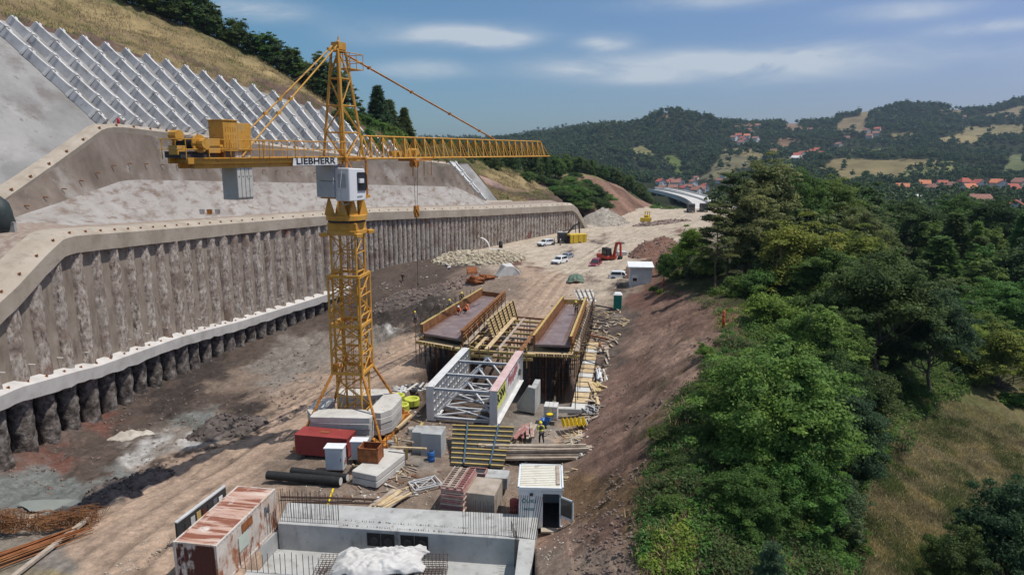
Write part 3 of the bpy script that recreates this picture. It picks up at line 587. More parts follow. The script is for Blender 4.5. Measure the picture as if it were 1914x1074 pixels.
for i in ia[::3]:
    if zL0[i] < shelf[i] + 1 or WL[i, 1] < 66: continue
    h = link_mesh('anchor_head', head_me, terr); p = off(i, 9.8, zL0c[i] + .28); h.location = Vector(p) - terr.location; nx, ny = WN[i]
    h.rotation_euler = Vector((-nx * .6, -ny * .6, .8)).to_track_quat('Z', 'Y').to_euler(); h.scale = (1.1,) * 3; q += 1
    for (b, a) in ((.62, 8.75),):
        w = MB(); pp = off(i, a, shelf[i] + hL[i] * b); w.tube(pp, off(i, a - .5, shelf[i] + hL[i] * b - .05), .07, 6); w.build('weep_pipe', M_rust, terr, world=True)
o = loft('terrace_path', [[off(i, a, shelf[i] + .0 + b + .08 * vnoise(i, a * 3, 4)) for i in idx] for a, b in ((1.35, -.03), (2.4, .0), (3.8, .04), (6, .5))], M_path, kind='structure')
iw = [i for i in range(NW) if WL[i, 1] < 176]
def wsolve(i, tbl, base, zb, g, lim):
    lo, hi = 0.0, lim
    for _ in range(30):
        m = (lo + hi) / 2; x, y, z = off(i, base + m, zb + m * g); px, py = proj(x, y, z)
        if py > np.interp(px, [t[0] for t in tbl], [t[1] for t in tbl]): lo = m
        else: hi = m
    return lo
O1 = 11.0; zB = zL0c + .3
wr = {i: wsolve(i, T_L1, O1, zB[i], .95, 34) for i in iw}
rs = thing('anchored_slope', 'steep slope covered with rows of pale precast anchor ribs above the brown terrace wall', 'anchored slope', off(40, 12, 20))
def rp_(rows): return [[(p[0] - rs.location.x, p[1] - rs.location.y, p[2] - rs.location.z) for p in r] for r in rows]
loft('sprayed_face', rp_([[off(i, O1 + wr[i] * t, zB[i] + wr[i] * .95 * t - .02) for i in iw] for t in (0, .25, .5, .75, 1.0)]), M_smooth, rs)
M_rib = mat('precast_rib', [(.44, .44, .43), (.56, .56, .55), (.64, .64, .63)], scale=.6, rough=.8, bump=.3, bscale=9, blots=[((.25, .24, .23), .8, .56, .72), ((.52, .52, .51), .9, .62, .78)])
M_hole = M_dark
arcW = arc
def rib(s, s_prev_dir=None):
    i = int(np.interp(s, arcW, range(NW)))
    x0 = np.interp(s, arcW, WL[:, 0]); y0 = np.interp(s, arcW, WL[:, 1]); nx, ny = WN[i]; tx, ty = ny, -nx       # tangent
    z0 = np.interp(s, arcW, zB); w = np.interp(i, list(wr), list(wr.values()))
    if w < 1.2: return
    L = w * math.hypot(1, .95); up = Vector((nx, ny, .95)).normalized(); T = Vector((tx, ty, 0)).normalized(); Nn = T.cross(up).normalized()
    if Nn.z < 0: Nn = -Nn
    base = Vector((x0 + nx * O1, y0 + ny * O1, z0)); mb = MB(); el = 3.7; nb = int(math.ceil(L / el)); 
    for k in range(nb):
        b0 = L - (k + 1) * el; b1 = L - k * el
        lo = max(b0, -.3)
        if b1 - lo < .5: continue
        st = []
        for t, hh, wt, wb in ((0, 1.02, .22, .34), (.04, 1.18, .36, .46), (.16, 1.2, .36, .46), (.22, 1.1, .23, .34), (.55, 1.12, .21, .33), (.84, 1.18, .21, .36), (.93, 1.32, .26, .50), (1.0, 1.3, .28, .52)):
            b = b1 - t * (b1 - b0)
            if b < lo: b = lo
            c = base + up * b; st.append([c - T * wb, c - T * wt + Nn * hh, c + T * wt + Nn * (hh - .03), c + T * (wb * .8)])
        vs = [p for r_ in st for p in r_]; fs = []
        for r_ in range(len(st) - 1):
            for a in range(3): fs.append((r_ * 4 + a, r_ * 4 + a + 1, r_ * 4 + 4 + a + 1, r_ * 4 + 4 + a))
        fs.append((0, 1, 2, 3)); n4 = (len(st) - 1) * 4; fs.append((n4 + 3, n4 + 2, n4 + 1, n4)); mb.add(vs, fs)
        hcn = base + up * (b1 - .10 * el) + Nn * 1.195
        if b1 - .1 * el > 0: mb.tube(hcn - Nn * .02, hcn + Nn * .03, .12, 8, m=1)
    if mb.v: mb.build('precast_rib', [M_rib, M_hole], rs, world=True)
s0 = float(np.interp(87.5, WL[:, 1], arc)); k = 0
while s0 + k * 3.05 < arc[iw[-1]] - 6: rib(s0 + k * 3.05); k += 1
M_hill = mat('dry_hillside', [(.80, .80, .80), (1, 1, 1), (1.25, 1.2, 1.1)], scale=.9, rough=.95, bump=.6, bscale=2.0, vcol=True, bdist=.2, spec=.1)
def build_hillside():
    ih = list(range(0, NW, 1)); rows = []; cols = []
    wl = np.array([wr.get(i, 0.0) for i in ih])
    for i in ih:
        if i not in wr: wl[i] = 0
    X1 = np.array([off(i, O1 + wl[i], 0)[0] for i in ih]); Y1 = np.array([off(i, O1 + wl[i], 0)[1] for i in ih]); Z1 = np.array([zB[i] + wl[i] * .95 for i in ih])
    D = []
    for i in ih:
        lo, hi = 0.0, 60.0
        for _ in range(30):
            m = (lo + hi) / 2; x, y, _z = off(i, O1 + wl[i] + m, 0); z = Z1[i] + m * .55; px, py = proj(x, y, z)
            if py > np.interp(px, [t[0] for t in T_SIL], [t[1] for t in T_SIL]): lo = m
            else: hi = m
        D.append(lo)
    D = np.convolve(np.pad(D, 4, 'edge'), np.ones(9) / 9, 'valid')
    ts = np.r_[np.linspace(-.02, 1, 60), 1.05, 1.15, 1.4, 2.0, 3.0]
    for t in ts:
        r = []
        for i in ih:
            d = D[i] * min(t, 1.0) + max(0, t - 1) * 25
            x, y, _z = off(i, O1 + wl[i] + d, 0)
            z = Z1[i] + D[i] * min(t, 1.0) * .55 - max(0, t - 1) ** 1.5 * 5 + (.3 if t > 0 else -.6)
            r.append((x, y, z))
        rows.append(r)
    V = np.array(rows); fine = V.reshape(-1, 3); t_ = np.repeat(ts, len(ih))
    a = np.clip(t_ * 8, 0, 1); fine[:, 2] += a * (fbm(fine[:, 0] / 5, fine[:, 1] / 5, 4, 81) * 1.3 + fbm(fine[:, 0] / 1.2, fine[:, 1] / 1.2, 3, 85) * .5)
    n = fbm(fine[:, 0] / 7, fine[:, 1] / 11, 4, 91) + fbm(fine[:, 0] / 1.5, fine[:, 1] / 1.5, 3, 95) * .5
    dry = np.array([.24, .185, .095]); grn = np.array([.085, .085, .04]); brn = np.array([.12, .08, .065])
    wb = np.clip((.42 - t_) * 4, 0, 1) * np.clip((n + .12) * 5, 0, 1) * (fine[:, 1] > 92); wg = np.clip((t_ - .55) * 2.2, 0, 1) * np.clip((n + .25) * 3, 0, 1)
    c = dry[None] * (1 + n * .6)[:, None]; c = c * (1 - wg)[:, None] + grn * wg[:, None]; c = c * (1 - wb)[:, None] + brn * wb[:, None]
    o = link_mesh('hillside', np_mesh('hillside', fine, grid_faces(len(ts), len(ih)), M_hill, True, vcol=np.clip(c, .01, 1))); o['kind'] = 'structure'
    return V, D, c.reshape(len(ts), len(ih), 3)
HS_V, HS_D, HS_C = build_hillside()
def PY(px, py, Y): return tuple(P(px, py, Y=Y))
CUT = [[(780,400,165),(870,384,176),(905,383,180),(1000,381,198),(1050,381,208),(1085,395,212),(1110,420,205),(1160,417,222),(1215,408,236),(1238,404,262)],
       [(780,360,172),(862,350,178),(905,356,186),(1000,376,202),(1050,378,214),(1085,355,224),(1110,372,226),(1160,388,242),(1212,398,256),(1240,398,275)],
       [(770,330,190),(862,336,186),(925,341,192),(1000,362,206),(1050,364,222),(1078,330,240),(1105,335,250),(1150,355,262),(1205,388,275),(1240,394,290)],
       [(760,312,215),(850,322,210),(930,332,215),(1000,338,235),(1040,335,250),(1078,326,258),(1110,331,268),(1155,350,280),(1205,378,292),(1240,392,305)],
       [(760,296,260),(850,300,260),(930,312,265),(1000,322,275),(1050,324,285),(1090,328,300),(1130,340,315),(1170,358,325),(1210,382,330),(1240,394,335)],
       [(760,292,300),(850,296,300),(930,306,305),(1000,318,310),(1060,328,320),(1100,335,335),(1140,348,345),(1180,366,350),(1215,388,352),(1240,396,352)],
       [(760,310,380),(850,310,380),(930,320,380),(1000,330,380),(1060,340,390),(1100,345,395),(1140,355,400),(1180,370,400),(1215,390,400),(1240,398,400)]]
def build_cut():
    rows = [catmull([PY(*p) for p in r], 14) for r in CUT]; A = np.array(rows)
    out = []
    for j in range(A.shape[1]): out.append(catmull(A[:, j], 14))
    V = np.array(out).transpose(1, 0, 2); nr, nc = V.shape[:2]; v = V.reshape(-1, 3)
    rr = np.repeat(np.arange(nr) / 14, nc); cc = np.tile(np.arange(nc) / 13.9, nr)
    v[:, 2] += fbm(v[:, 0] / 9, v[:, 1] / 9, 4, 101) * 1.6 * np.clip(rr, 0, 1)
    n = fbm(v[:, 0] / 8, v[:, 1] / 8, 4, 111)
    rd = np.array([.19, .115, .085]); mound = np.array([.27, .19, .16]); gr = np.array([.06, .075, .03]); top = np.array([.17, .14, .07])
    c = np.tile(gr, (len(v), 1)); m = (rr < 2.9 + n * .6) & (cc < 3.6); c[m] = mound; m = (rr < 3.05 + n * .4) & (cc > 4.75 + n * .3); c[m] = rd
    m = (rr < 2.2) & (cc >= 3.4) & (cc <= 4.9 + n); c[m] = np.array([.14, .12, .06]); m = (rr > 2.7) & (rr < 3.3) & (cc > 4.3) & (cc < 6.5); c[m] = top
    c = c * (1 + .7 * n + .4 * fbm(v[:, 0] / 1.5, v[:, 1] / 1.5, 3, 115))[:, None]
    o = link_mesh('cut_hillside', np_mesh('cut_hillside', v, grid_faces(nr, nc), M_hill, True, vcol=np.clip(c, .01, 1))); o['kind'] = 'structure'
    return V
CUT_V = build_cut()
def text_mesh(s, size, depth=.02, bold=.02, m=None, name='lettering', width=None):
    cu = bpy.data.curves.new('t', 'FONT'); cu.body = s; cu.size = size; cu.extrude = depth; cu.offset = bold; cu.align_x = 'CENTER'; cu.align_y = 'CENTER'
    o = bpy.data.objects.new('t', cu); COL.objects.link(o); bpy.context.view_layer.update()
    me = bpy.data.meshes.new_from_object(o.evaluated_get(bpy.context.evaluated_depsgraph_get())); bpy.data.objects.remove(o)
    me.name = name; me.materials.clear(); me.materials.append(m)
    if width:
        xs = [v.co.x for v in me.vertices]; w = max(xs) - min(xs)
        for v in me.vertices: v.co.x *= width / w
    return me
def put_text(s, size, origin, xdir, parent, m, name='lettering', bold=.02, width=None, up=(0, 0, 1), depth=.01):
    """origin and xdir in the parent's frame"""
    me = text_mesh(s, size, depth, bold, m, name, width); o = link_mesh(name, me, parent)
    x = Vector(xdir).normalized(); u = Vector(up); z = x.cross(u).normalized(); u = z.cross(x).normalized()
    M = Matrix((x, u, z)).transposed().to_4x4(); M.translation = Vector(origin); o.matrix_local = M; return o
def lattice(mb, b4, t4, bays, rc, rb, faces=(0, 1, 2, 3), horiz=True, x=False, n=5, rect=False):
    """four chords between b4 and t4 with zig-zag bracing"""
    b4 = [Vector(p) for p in b4]; t4 = [Vector(p) for p in t4]
    for a, b in zip(b4, t4): (mb.bar(a, b, rc * 2) if rect else mb.tube(a, b, rc, 6))
    for f in faces:
        a0, a1, c0, c1 = b4[f], t4[f], b4[(f + 1) % len(b4)], t4[(f + 1) % len(b4)]
        for k in range(bays):
            p, q = k / bays, (k + 1) / bays; A, B = a0.lerp(a1, p), a0.lerp(a1, q); C, D = c0.lerp(c1, p), c0.lerp(c1, q)
            if (k + f) % 2: A, C, B, D = C, A, D, B
            mb.tube(A, D, rb, n, caps=False)
            if x: mb.tube(C, B, rb, n, caps=False)
            if horiz: mb.tube(A, C, rb, n, caps=False)
        if horiz: mb.tube(a1, c1, rb, n, caps=False)
M_sign = mat('sign_white', [(.70, .70, .68), (.78, .78, .76)], scale=2, rough=.5, bump=0)
M_letter = mat('sign_black', [(.012, .012, .012), (.02, .02, .02)], scale=2, rough=.6, bump=0)
M_cw = mat('counterweight_concrete', [(.40, .385, .35), (.50, .485, .445), (.56, .54, .50)], scale=.9, rough=.9, bump=.2, bscale=9, blots=[((.22, .20, .18), 2.2, .6, .74)])
M_cable = mat('steel_rope', [(.03, .03, .03), (.06, .055, .05)], scale=4, rough=.6, bump=0)
def build_crane():
    O = Vector((-12.45, 51, -.25)); c = thing('tower_crane', 'tall yellow tower crane with long lattice jib and white cab standing on stacked concrete ballast', 'tower crane', O, (0, R(.35), 0))
    a = Vector((.45, .893, 0)).normalized(); n = Vector((.893, -.45, 0)).normalized(); Z = Vector((0, 0, 1)); wd = Vector((-.991, .126, 0)); nd = Vector((.126, .991, 0))
    def sq(w, z, o=Vector((0, 0, 0)), e1=wd, e2=nd): return [o + e1 * (i * w / 2) + e2 * (j * w / 2) + Z * z for i, j in ((-1, -1), (1, -1), (1, 1), (-1, 1))]
    zj = 21.35 + .25      # bottom chord height above the crane's base
    mb = MB()
    feet = [Vector((2.7, -3.4, .55)), Vector((-3.5, -2.7, .55)), Vector((-2.7, 3.4, .55)), Vector((3.5, 2.7, .55))]
    for i in range(4): mb.bar(feet[i], feet[(i + 1) % 4], .28, .42); mb.bar(feet[i] * .97, Vector((0, 0, .55)), .3, .5)
    for f in feet: mb.box(f - Z * .1, (.75, .75, .7), R(38)); mb.box(f - Z * .5, (1.0, 1.0, .16), R(38))
    mb.build('base_frame', M_yel_rust, c, bevel=.02)
    leg = sq(1.95, 6.2)
    order = [0, 1, 2, 3]; corners = sq(1.95, 6.0)
    for k in range(4):
        b = MB(); b.tube(corners[k], feet[k] + Z * .3, .11, 8); b.box(corners[k], (.35, .35, .4), R(-7)); b.box(feet[k] + Z * .25, (.4, .4, .35), R(38)); b.build('brace', M_yel_rust, c)
    mb = MB(); lattice(mb, sq(1.9, .8), sq(1.9, 16.1), 11, .085, .045, x=False); mb.build('inner_mast', M_yel, c)
    mb = MB(); lattice(mb, sq(2.4, 5.5), sq(2.4, 13.0), 5, .09, .05, x=False)
    for z in (5.5, 9.2, 13.0):
        q = sq(2.4, z)
        for i in range(4): mb.bar(q[i], q[(i + 1) % 4], .16, .22)
    mb.build('outer_mast', M_yel, c)
    mb = MB()
    for z in np.arange(1, 16, .35): mb.bar(nd * .25 + Z * float(z), -nd * .1 + Z * float(z), .03)
    mb.tube(nd * .25 + Z * .8, nd * .25 + Z * 16, .03, 5); mb.tube(-nd * .1 + Z * .8, -nd * .1 + Z * 16, .03, 5); mb.build('ladder', M_yel_rust, c)
    rng = random.Random(4)
    def slab(cx, cy, z, L, W, rz, th, mt):
        s = MB(); ch = .45; p = [(-L / 2, -W / 2 + .1), (-L / 2 + .1, -W / 2), (L / 2 - .1, -W / 2), (L / 2, -W / 2 + .1), (L / 2, W / 2 - ch * 1.3), (L / 2 - ch * 2, W / 2), (-L / 2 + ch * 2, W / 2), (-L / 2, W / 2 - ch * 1.3)]
        s.prism(p, 0, th); s.box((-L * .2, 0, th + .01), (.25, .12, .03), m=0); s.box((L * .2, 0, th + .01), (.25, .12, .03)); o = s.build('ballast_slab', mt, c, bevel=.03); o.location = (cx, cy, z); o.rotation_euler = (0, 0, R(rz))
    for k in range(4):
        slab(-.35 + rng.uniform(-.04, .04), -2.35 + rng.uniform(-.04, .04), .95 + k * .46, 4.6, 1.7, -3 + rng.uniform(-1, 1), .43, M_cw if k == 3 else M_conc)
        slab(2.55, -.1 + rng.uniform(-.05, .05), .95 + k * .46, 4.3, 1.7, -98 + rng.uniform(-1, 1), .43, M_cw if k > 1 else M_conc)
        slab(-2.7, -.2, .85 + k * .42, 3.4, 1.4, 86, .4, M_cw)
        slab(.2, 2.4, .95 + k * .45, 4.2, 1.6, 178, .42, M_cw)
    zs = 16.1
    mb = MB(); q = sq(2.1, zs + .15); 
    for i in range(4): mb.bar(q[i], q[(i + 1) % 4], .25, .35)
    for p in sq(2.3, zs + .05): mb.box(p + (p - Z * p.z).normalized() * .25, (.5, .5, .28), R(38)); pass
    mb.box((0, 0, zs + .55), (2.2, 2.2, .7), math.atan2(wd.y, wd.x)); mb.build('support_frame', M_yel, c, bevel=.03)
    mb = MB(); mb.lathe([(1.25, zs + .9), (1.38, zs + .9), (1.38, zs + 1.06), (1.25, zs + 1.06)], 32); mb.build('slewing_ring', M_dark, c, True)
    mb = MB(); mb.lathe([(1.3, zs + 1.05), (1.5, zs + 1.08), (1.5, zs + 1.42), (1.3, zs + 1.45)], 32); sl = mb.build('turntable', M_yel, c)
    mb = MB()
    for e1, e2 in ((a, n), (n, a), (a, -n), (n, -a)):
        o_ = e2 * 1.12 + Z * (zs + 1.42)
        for u in (-.58, .58): mb.extr([o_ + e1 * (u - .5), o_ + e1 * (u + .5), o_ + e1 * u + Z * 1.32], e2 * .06)
        mb.bar(o_ - e1 * 1.1 + Z * 1.3, o_ + e1 * 1.1 + Z * 1.3, .16)
    for s in (-1, 1): mb.bar(n * s * 1.15 - a * 1.3 + Z * (zs + 2.75), n * s * 1.15 + a * 1.3 + Z * (zs + 2.75), .2)
    for u in (-1, 1): mb.bar(a * u * 1.2 - n * 1.15 + Z * (zs + 2.75), a * u * 1.2 + n * 1.15 + Z * (zs + 2.75), .2)
    mb.tube(Z * (zs + 1.4), Z * (zs + 2.7), .45, 12); mb.tube(n * .9 + a * .5 + Z * (zs + 1.4), n * .9 + a * .5 + Z * (zs + 2.6), .22, 10); mb.build('slewing_platform', M_yel, c)
    mb = MB(); lattice(mb, sq(2.2, zs + 2.75, e1=n, e2=a), sq(2.2, zj + .1, e1=n, e2=a), 1, .1, .05, horiz=True); mb.build('cab_frame', M_yel_rust, c)
    mb = MB(); rr = math.atan2(n.y, n.x)
    base = -a * 1.0 - n * .75 + Z * (zs + 3.85)
    mb.box(-a * .75 - n * .45 + Z * (zs + 2.75 + .6), (1.6, 1.9, 1.15), rr); mb.box(-a * .75 - n * .45 + Z * (zs + 2.75 + 1.78), (1.6, 1.9, 1.15), rr); mb.build('switch_cabinet', M_grey_cab, c, bevel=.03)
    cab_c = n * .95 - a * .55; z0 = zs + 2.55; prof = [(-1.0, 0), (.85, 0), (1.0, .5), (1.0, 1.75), (.85, 2.25), (-1.0, 2.35)]; mb = MB()
    pts = [cab_c + a * x * .95 - n * .62 + Z * (z0 + z) for x, z in prof]; mb.extr(pts, n * 1.3); cab = mb.build('cab', M_white, c, bevel=.05)
    w = MB(); s1 = cab_c + n * .7 + Z * z0; w.extr([s1 + a * x + Z * z for x, z in ((-.05, .75), (.80, .72), (.92, 1.0), (.92, 1.75), (.80, 1.98), (-.05, 2.0))], n * .03); w.build('side_window', M_glass, cab)
    fr = MB(); P4 = [s1 + a * x + Z * z for x, z in ((-.05, .75), (.80, .72), (.92, 1.0), (.92, 1.75), (.80, 1.98), (-.05, 2.0))]
    for i in range(6): fr.bar(P4[i] + n * .03, P4[(i + 1) % 6] + n * .03, .06)
    fr.bar(s1 + a * .42 + n * .04 + Z * 1.42, s1 + a * -.02 + n * .04 + Z * 1.42, .35, .3); fr.m = [0] * 36 + [1] * 6; fr.build('window_frame', [M_dark, M_white], cab)
    w = MB(); s2 = cab_c + a * .955 + Z * z0; w.extr([s2 - n * .5 + Z * .6, s2 + n * .55 + Z * .6, s2 + n * .55 + Z * 1.75, s2 - n * .5 + Z * 1.75], a * .03); w.build('front_window', M_glass, cab)
    w = MB(); s3 = cab_c - a * .98 + Z * z0; w.extr([s3 - n * .3 + Z * .95, s3 + n * .35 + Z * .95, s3 + n * .35 + Z * 1.9, s3 - n * .3 + Z * 1.9], -a * .02); w.build('rear_panel', M_grey_cab, cab)
    put_text('LIEBHERR', .14, s1 + a * .15 + n * .01 + Z * .32, a, cab, M_grey_steel, bold=.004)
    cbl = MB(); cbl.ptube([cab_c - a * 1.02 + n * .1 + Z * (z0 + 2.2), cab_c - a * 1.15 + n * .05 + Z * (z0 + 1.2), cab_c - a * 1.1 + Z * (z0 + .2), cab_c - a * .8 + Z * (z0 - .3), cab_c - a * .2 + Z * (z0 - .2)], .035, 6); cbl.build('power_cable', M_grey_steel, c)
    hb_ = [n * i * 1.0 + a * j + Z * zj for i, j in ((1, -1.05), (-1, -1.05), (-1, 1.05), (1, 1.05))]; tp_ = Z * 29.1
    ht = [tp_ + n * i * .30 + a * j for i, j in ((1, -.55), (-1, -.55), (-1, .25), (1, .25))]
    mb = MB(); lattice(mb, hb_, ht, 4, .10, .05, x=False); 
    for k in range(4): mb.tube(ht[k], tp_ + Z * .75 - a * .1, .07, 6)
    mb.box(tp_ + Z * .35 - a * .1, (.7, .8, .5), rr); mb.tube(tp_ + Z * .6 - a * .1, tp_ + Z * 1.05 - a * .1, .1, 8, r2=.03); mb.tube(Z * zj - a * .2, tp_ - a * .15, .16, 8)
    mb.build('tower_head', M_yel, c)
    mb = MB(); f0 = tp_ - Z * 1.15 + a * .3; pl = [f0 - n * .6, f0 + n * .6, f0 + n * .6 + a * 1.5, f0 - n * .6 + a * 1.5]; mb.extr(pl, Z * .06)
    for i in range(4):
        for h in (.55, 1.1): mb.tube(pl[i] + Z * h, pl[(i + 1) % 4] + Z * h, .03, 5)
        mb.tube(pl[i], pl[i] + Z * 1.1, .03, 5); m_ = (pl[i] + pl[(i + 1) % 4]) / 2; mb.tube(m_, m_ + Z * 1.1, .03, 5)
    mb.build('top_platform', M_yel, c)
    def jp(L, s, h): return a * L + n * s + Z * (zj + h)
    mb = MB(); L0, L1 = 1.0, 36.0; mb.tube(jp(L0, -.65, 0), jp(L1, -.65, 0), .085, 6); mb.tube(jp(L0, .65, 0), jp(L1, .65, 0), .085, 6); mb.tube(jp(L0 + 1.2, 0, 1.68), jp(L1 - 1.2, 0, 1.68), .08, 6)
    nb = 24; 
    for k in range(nb):
        l0 = L0 + (L1 - L0) * k / nb; l1 = L0 + (L1 - L0) * (k + 1) / nb; lm = (l0 + l1) / 2
        for s in (-.65, .65):
            lt = min(max(lm, L0 + 1.2), L1 - 1.2); mb.tube(jp(l0, s, 0), jp(lt, 0, 1.68), .042, 5, caps=False); mb.tube(jp(l1, s, 0), jp(lt, 0, 1.68), .042, 5, caps=False)
            if k % 1 == 0: mb.tube(jp(lt, s * 1.0, 0), jp(lt, 0, 1.68), .04, 5, caps=False)
        mb.tube(jp(l0, -.65, 0), jp(l0, .65, 0), .035, 5, caps=False); mb.tube(jp(l0, -.65, 0), jp(l1, .65, 0), .03, 5, caps=False)
    mb.tube(jp(L0, -.65, 0), jp(0, -.9, 0), .08, 6); mb.tube(jp(L0, .65, 0), jp(0, .9, 0), .08, 6)
    mb.build('jib', M_yel, c)
    mb = MB(); A_ = tp_ + a * .5 - Z * .1; B_ = jp(23.4, 0, 1.75); mb.tube(A_, B_, .07, 6)
    for f in (.12, .36, .62, .86): q = A_.lerp(B_, f); mb.box(q, (.22, .22, .22), rr)
    mb.build('jib_tie', M_yel_rust, c)
    for s in (-.7, .7):
        mb = MB(); A_ = tp_ - a * .5 + n * s * .3 + Z * .35; B_ = -a * 9.2 + n * s + Z * (zj + 1.0); mb.tube(A_, B_, .055, 6); mb.tube(B_, -a * 10.0 + n * s + Z * (zj + .25), .055, 6)
        for f in (.58, .72, .04): q = A_.lerp(B_, f); mb.box(q, (.3, .16, .2), math.atan2(a.y, a.x))
        mb.build('counter_jib_tie', M_yel, c)
    def cp(L, s, h): return -a * L + n * s + Z * (zj + h)
    mb = MB(); ra = math.atan2(a.y, a.x)
    for s in (-.75, .75):
        mb.bar(cp(-.9, s, .02), cp(13.9, s, .02), .18, .34); mb.bar(cp(4.0, s * .8, -.28), cp(13.4, s * .8, -.28), .16, .30)
    mb.box(cp(6.6, 0, .15), (13.8, 1.9, .06), ra)
    for L in np.arange(0, 13.9, 1.5): mb.bar(cp(float(L), -.75, 0), cp(float(L), .75, 0), .12, .2)
    mb.build('counter_jib', M_yel, c)
    mb = MB()
    for s in (-.98, .98):
        for h in (.65, 1.2): mb.tube(cp(.6, s, h), cp(14.3, s, h), .028, 5)
        for L in np.arange(.6, 14.4, 1.5): mb.tube(cp(float(L), s, .1), cp(float(L), s, 1.2), .03, 5); 
        for L in (8.6, 8.9, 5.9): mb.bar(cp(L, s, .1), cp(L, s, 1.2), .06)
    for h in (.65, 1.2): mb.tube(cp(14.3, -.98, h), cp(14.3, .98, h), .028, 5)
    mb.build('railing', M_yel, c)
    mb = MB(); mb.box(cp(13.05, 0, .35), (2.3, 1.3, .35), ra, m=1); mb.tube(cp(13.05, -.75, .95), cp(13.05, .75, .95), .33, 16, m=2)
    for s in (-.8, .8): mb.tube(cp(13.05, s - .05, .95), cp(13.05, s + .05, .95), .5, 18)
    mb.tube(cp(13.05, .85, .95), cp(13.05, 1.35, .95), .28, 12); mb.box(cp(12.05, .3, .85), (.8, 1.0, .8), ra); mb.tube(cp(13.65, -.6, 1.4), cp(13.65, .0, 1.4), .3, 10); mb.box(cp(14.05, .2, .6), (.5, .7, .5), ra)
    mb.tube(cp(11.65, 0, .7), cp(11.35, .7, .7), .22, 10); mb.build('hoist_winch', [M_yel, M_dark, M_black], c)
    mb = MB(); mb.box(cp(10.80, .15, 1.42), (1.05, 1.2, 1.75), ra); mb.box(cp(9.75, .15, 1.36), (1.0, 1.15, 1.65), ra)
    for k in range(5):
        for j in range(3): mb.box(cp(11.15 - k * .17, .76, .9 + j * .45), (.03, .02, .28), ra, m=1)
    for L in (10.35, 11.2, 9.4): mb.box(cp(L, .15, .38), (.1, .9, .4), ra, m=1)
    mb.box(cp(10.80, .15, 2.32), (1.15, 1.3, .06), ra); mb.build('winch_cabinet', [M_yel, M_yel_rust], c, bevel=.02)
    for k in range(4):
        mb = MB(); L = 9.55 + k * .30
        o = [(-.66, -2.35), (.56, -2.35), (.66, -2.2), (.66, -.3), (.62, -.2), (.62, 1.35), (-.62, 1.35), (-.66, -.2)]
        mb.extr([cp(L, s, h) for s, h in o], a * .27); mb.tube(cp(L - .13, .64, -.95), cp(L - .13, .68, -.95), .05, 8, m=1); mb.build('counterweight_slab', [M_cw, M_dark], c, bevel=.025)
    mb = MB(); t0 = 8.9
    for s in (-.75, .75): mb.bar(jp(t0 - 1.2, s, -.18), jp(t0 + 1.3, s, -.18), .1, .14)
    for u in (-1.1, 0, 1.2): mb.bar(jp(t0 + u, -.75, -.2), jp(t0 + u, .75, -.2), .1, .1)
    for u in (-.3, .35): mb.tube(jp(t0 + u, -.08, -.5), jp(t0 + u, .08, -.5), .3, 14)
    for u in (-1.1, .6, 1.7): mb.bar(jp(t0 + u, .6, -.2), jp(t0 + u, .6, -1.5), .06)
    mb.bar(jp(t0 + 1.3, .75, -.1), jp(t0 + 1.9, .75, -.1), .05); mb.bar(jp(t0 + 1.9, .75, .2), jp(t0 + 1.9, .75, -.3), .05); mb.build('trolley', M_yel_rust, c)
    mb = MB(); mb.tube(jp(t0 - 2.6, -.2, .35), jp(t0 - 2.6, .5, .35), .22, 12); mb.box(jp(t0 - 3.2, .1, .35), (.6, .5, .4), ra); mb.box(jp(t0 - 1.2, .1, .4), (.9, .6, .6), ra); mb.tube(jp(t0 - .2, -.3, .5), jp(t0 - .2, .5, .5), .3, 12); mb.build('trolley_winch', M_yel, c)
    hz = 17.0; mb = MB()
    for u in (-.3, .35): mb.tube(jp(t0 + u, .12, -.5), a * (t0 + u * .4) + n * .12 + Z * (hz + .5), .018, 4)
    mb.build('hoist_rope', M_cable, c)
    mb = MB(); h0 = a * t0 + n * .12 + Z * hz; mb.extr([h0 + a * x + Z * z - n * .12 for x, z in ((-.22, .6), (.22, .6), (.3, .1), (.14, -.45), (-.14, -.45), (-.3, .1))], n * .24)
    mb.bar(h0 - a * .26 + Z * .3 + n * .13, h0 + a * .2 - Z * .3 + n * .13, .12, .03, m=1); hk = mb.build('hook_block', [M_yel_rust, M_letter], c, bevel=.03)
    k_ = MB(); k_.ptube([h0 - Z * .4, h0 - Z * .65, h0 - Z * .8 + a * .12, h0 - Z * .95 + a * .05, h0 - Z * .92 - a * .1], .04, 6); k_.build('hook', M_dark, hk)
    mb = MB(); mb.ptube([h0 - Z * .9, h0 - Z * 3, h0 - Z * 6.2], .022, 5); mb.box(h0 - Z * 6.3, (.1, .1, .25)); mb.build('lifting_chain', M_cable, c)
    mb = MB(); mb.extr([cp(6.15, .9, -.38), cp(1.85, .9, -.38), cp(1.85, .9, .18), cp(6.05, .9, .18)], n * .04); sg = mb.build('sign', M_sign, c)
    put_text('LIEBHERR', .60, cp(3.98, .955, -.10), a, sg, M_letter, bold=.008, width=3.75)
    cb = MB(); cb.ptube([tp_ - a * .4 - Z * .3, cp(10.5, -.3, 2.2), cp(13.2, -.3, 1.3)], .015, 4); cb.build('signal_cable', M_cable, c)
    return c
M_grey_cab = mat('pale_grey_paint', [(.36, .38, .39), (.43, .45, .46), (.48, .50, .51)], scale=.8, rough=.5, bump=.04, blots=[((.33, .28, .24), 2.5, .64, .8)])
build_crane()
M_skin = mat('skin', [(.42, .25, .18), (.50, .31, .22)], scale=5, rough=.6, bump=0)
M_helmet_y = mat('yellow_helmet', [(.75, .62, .04), (.80, .68, .06)], scale=3, rough=.4, bump=0)
M_helmet_w = mat('white_helmet', [(.72, .72, .70), (.78, .78, .76)], scale=3, rough=.4, bump=0)
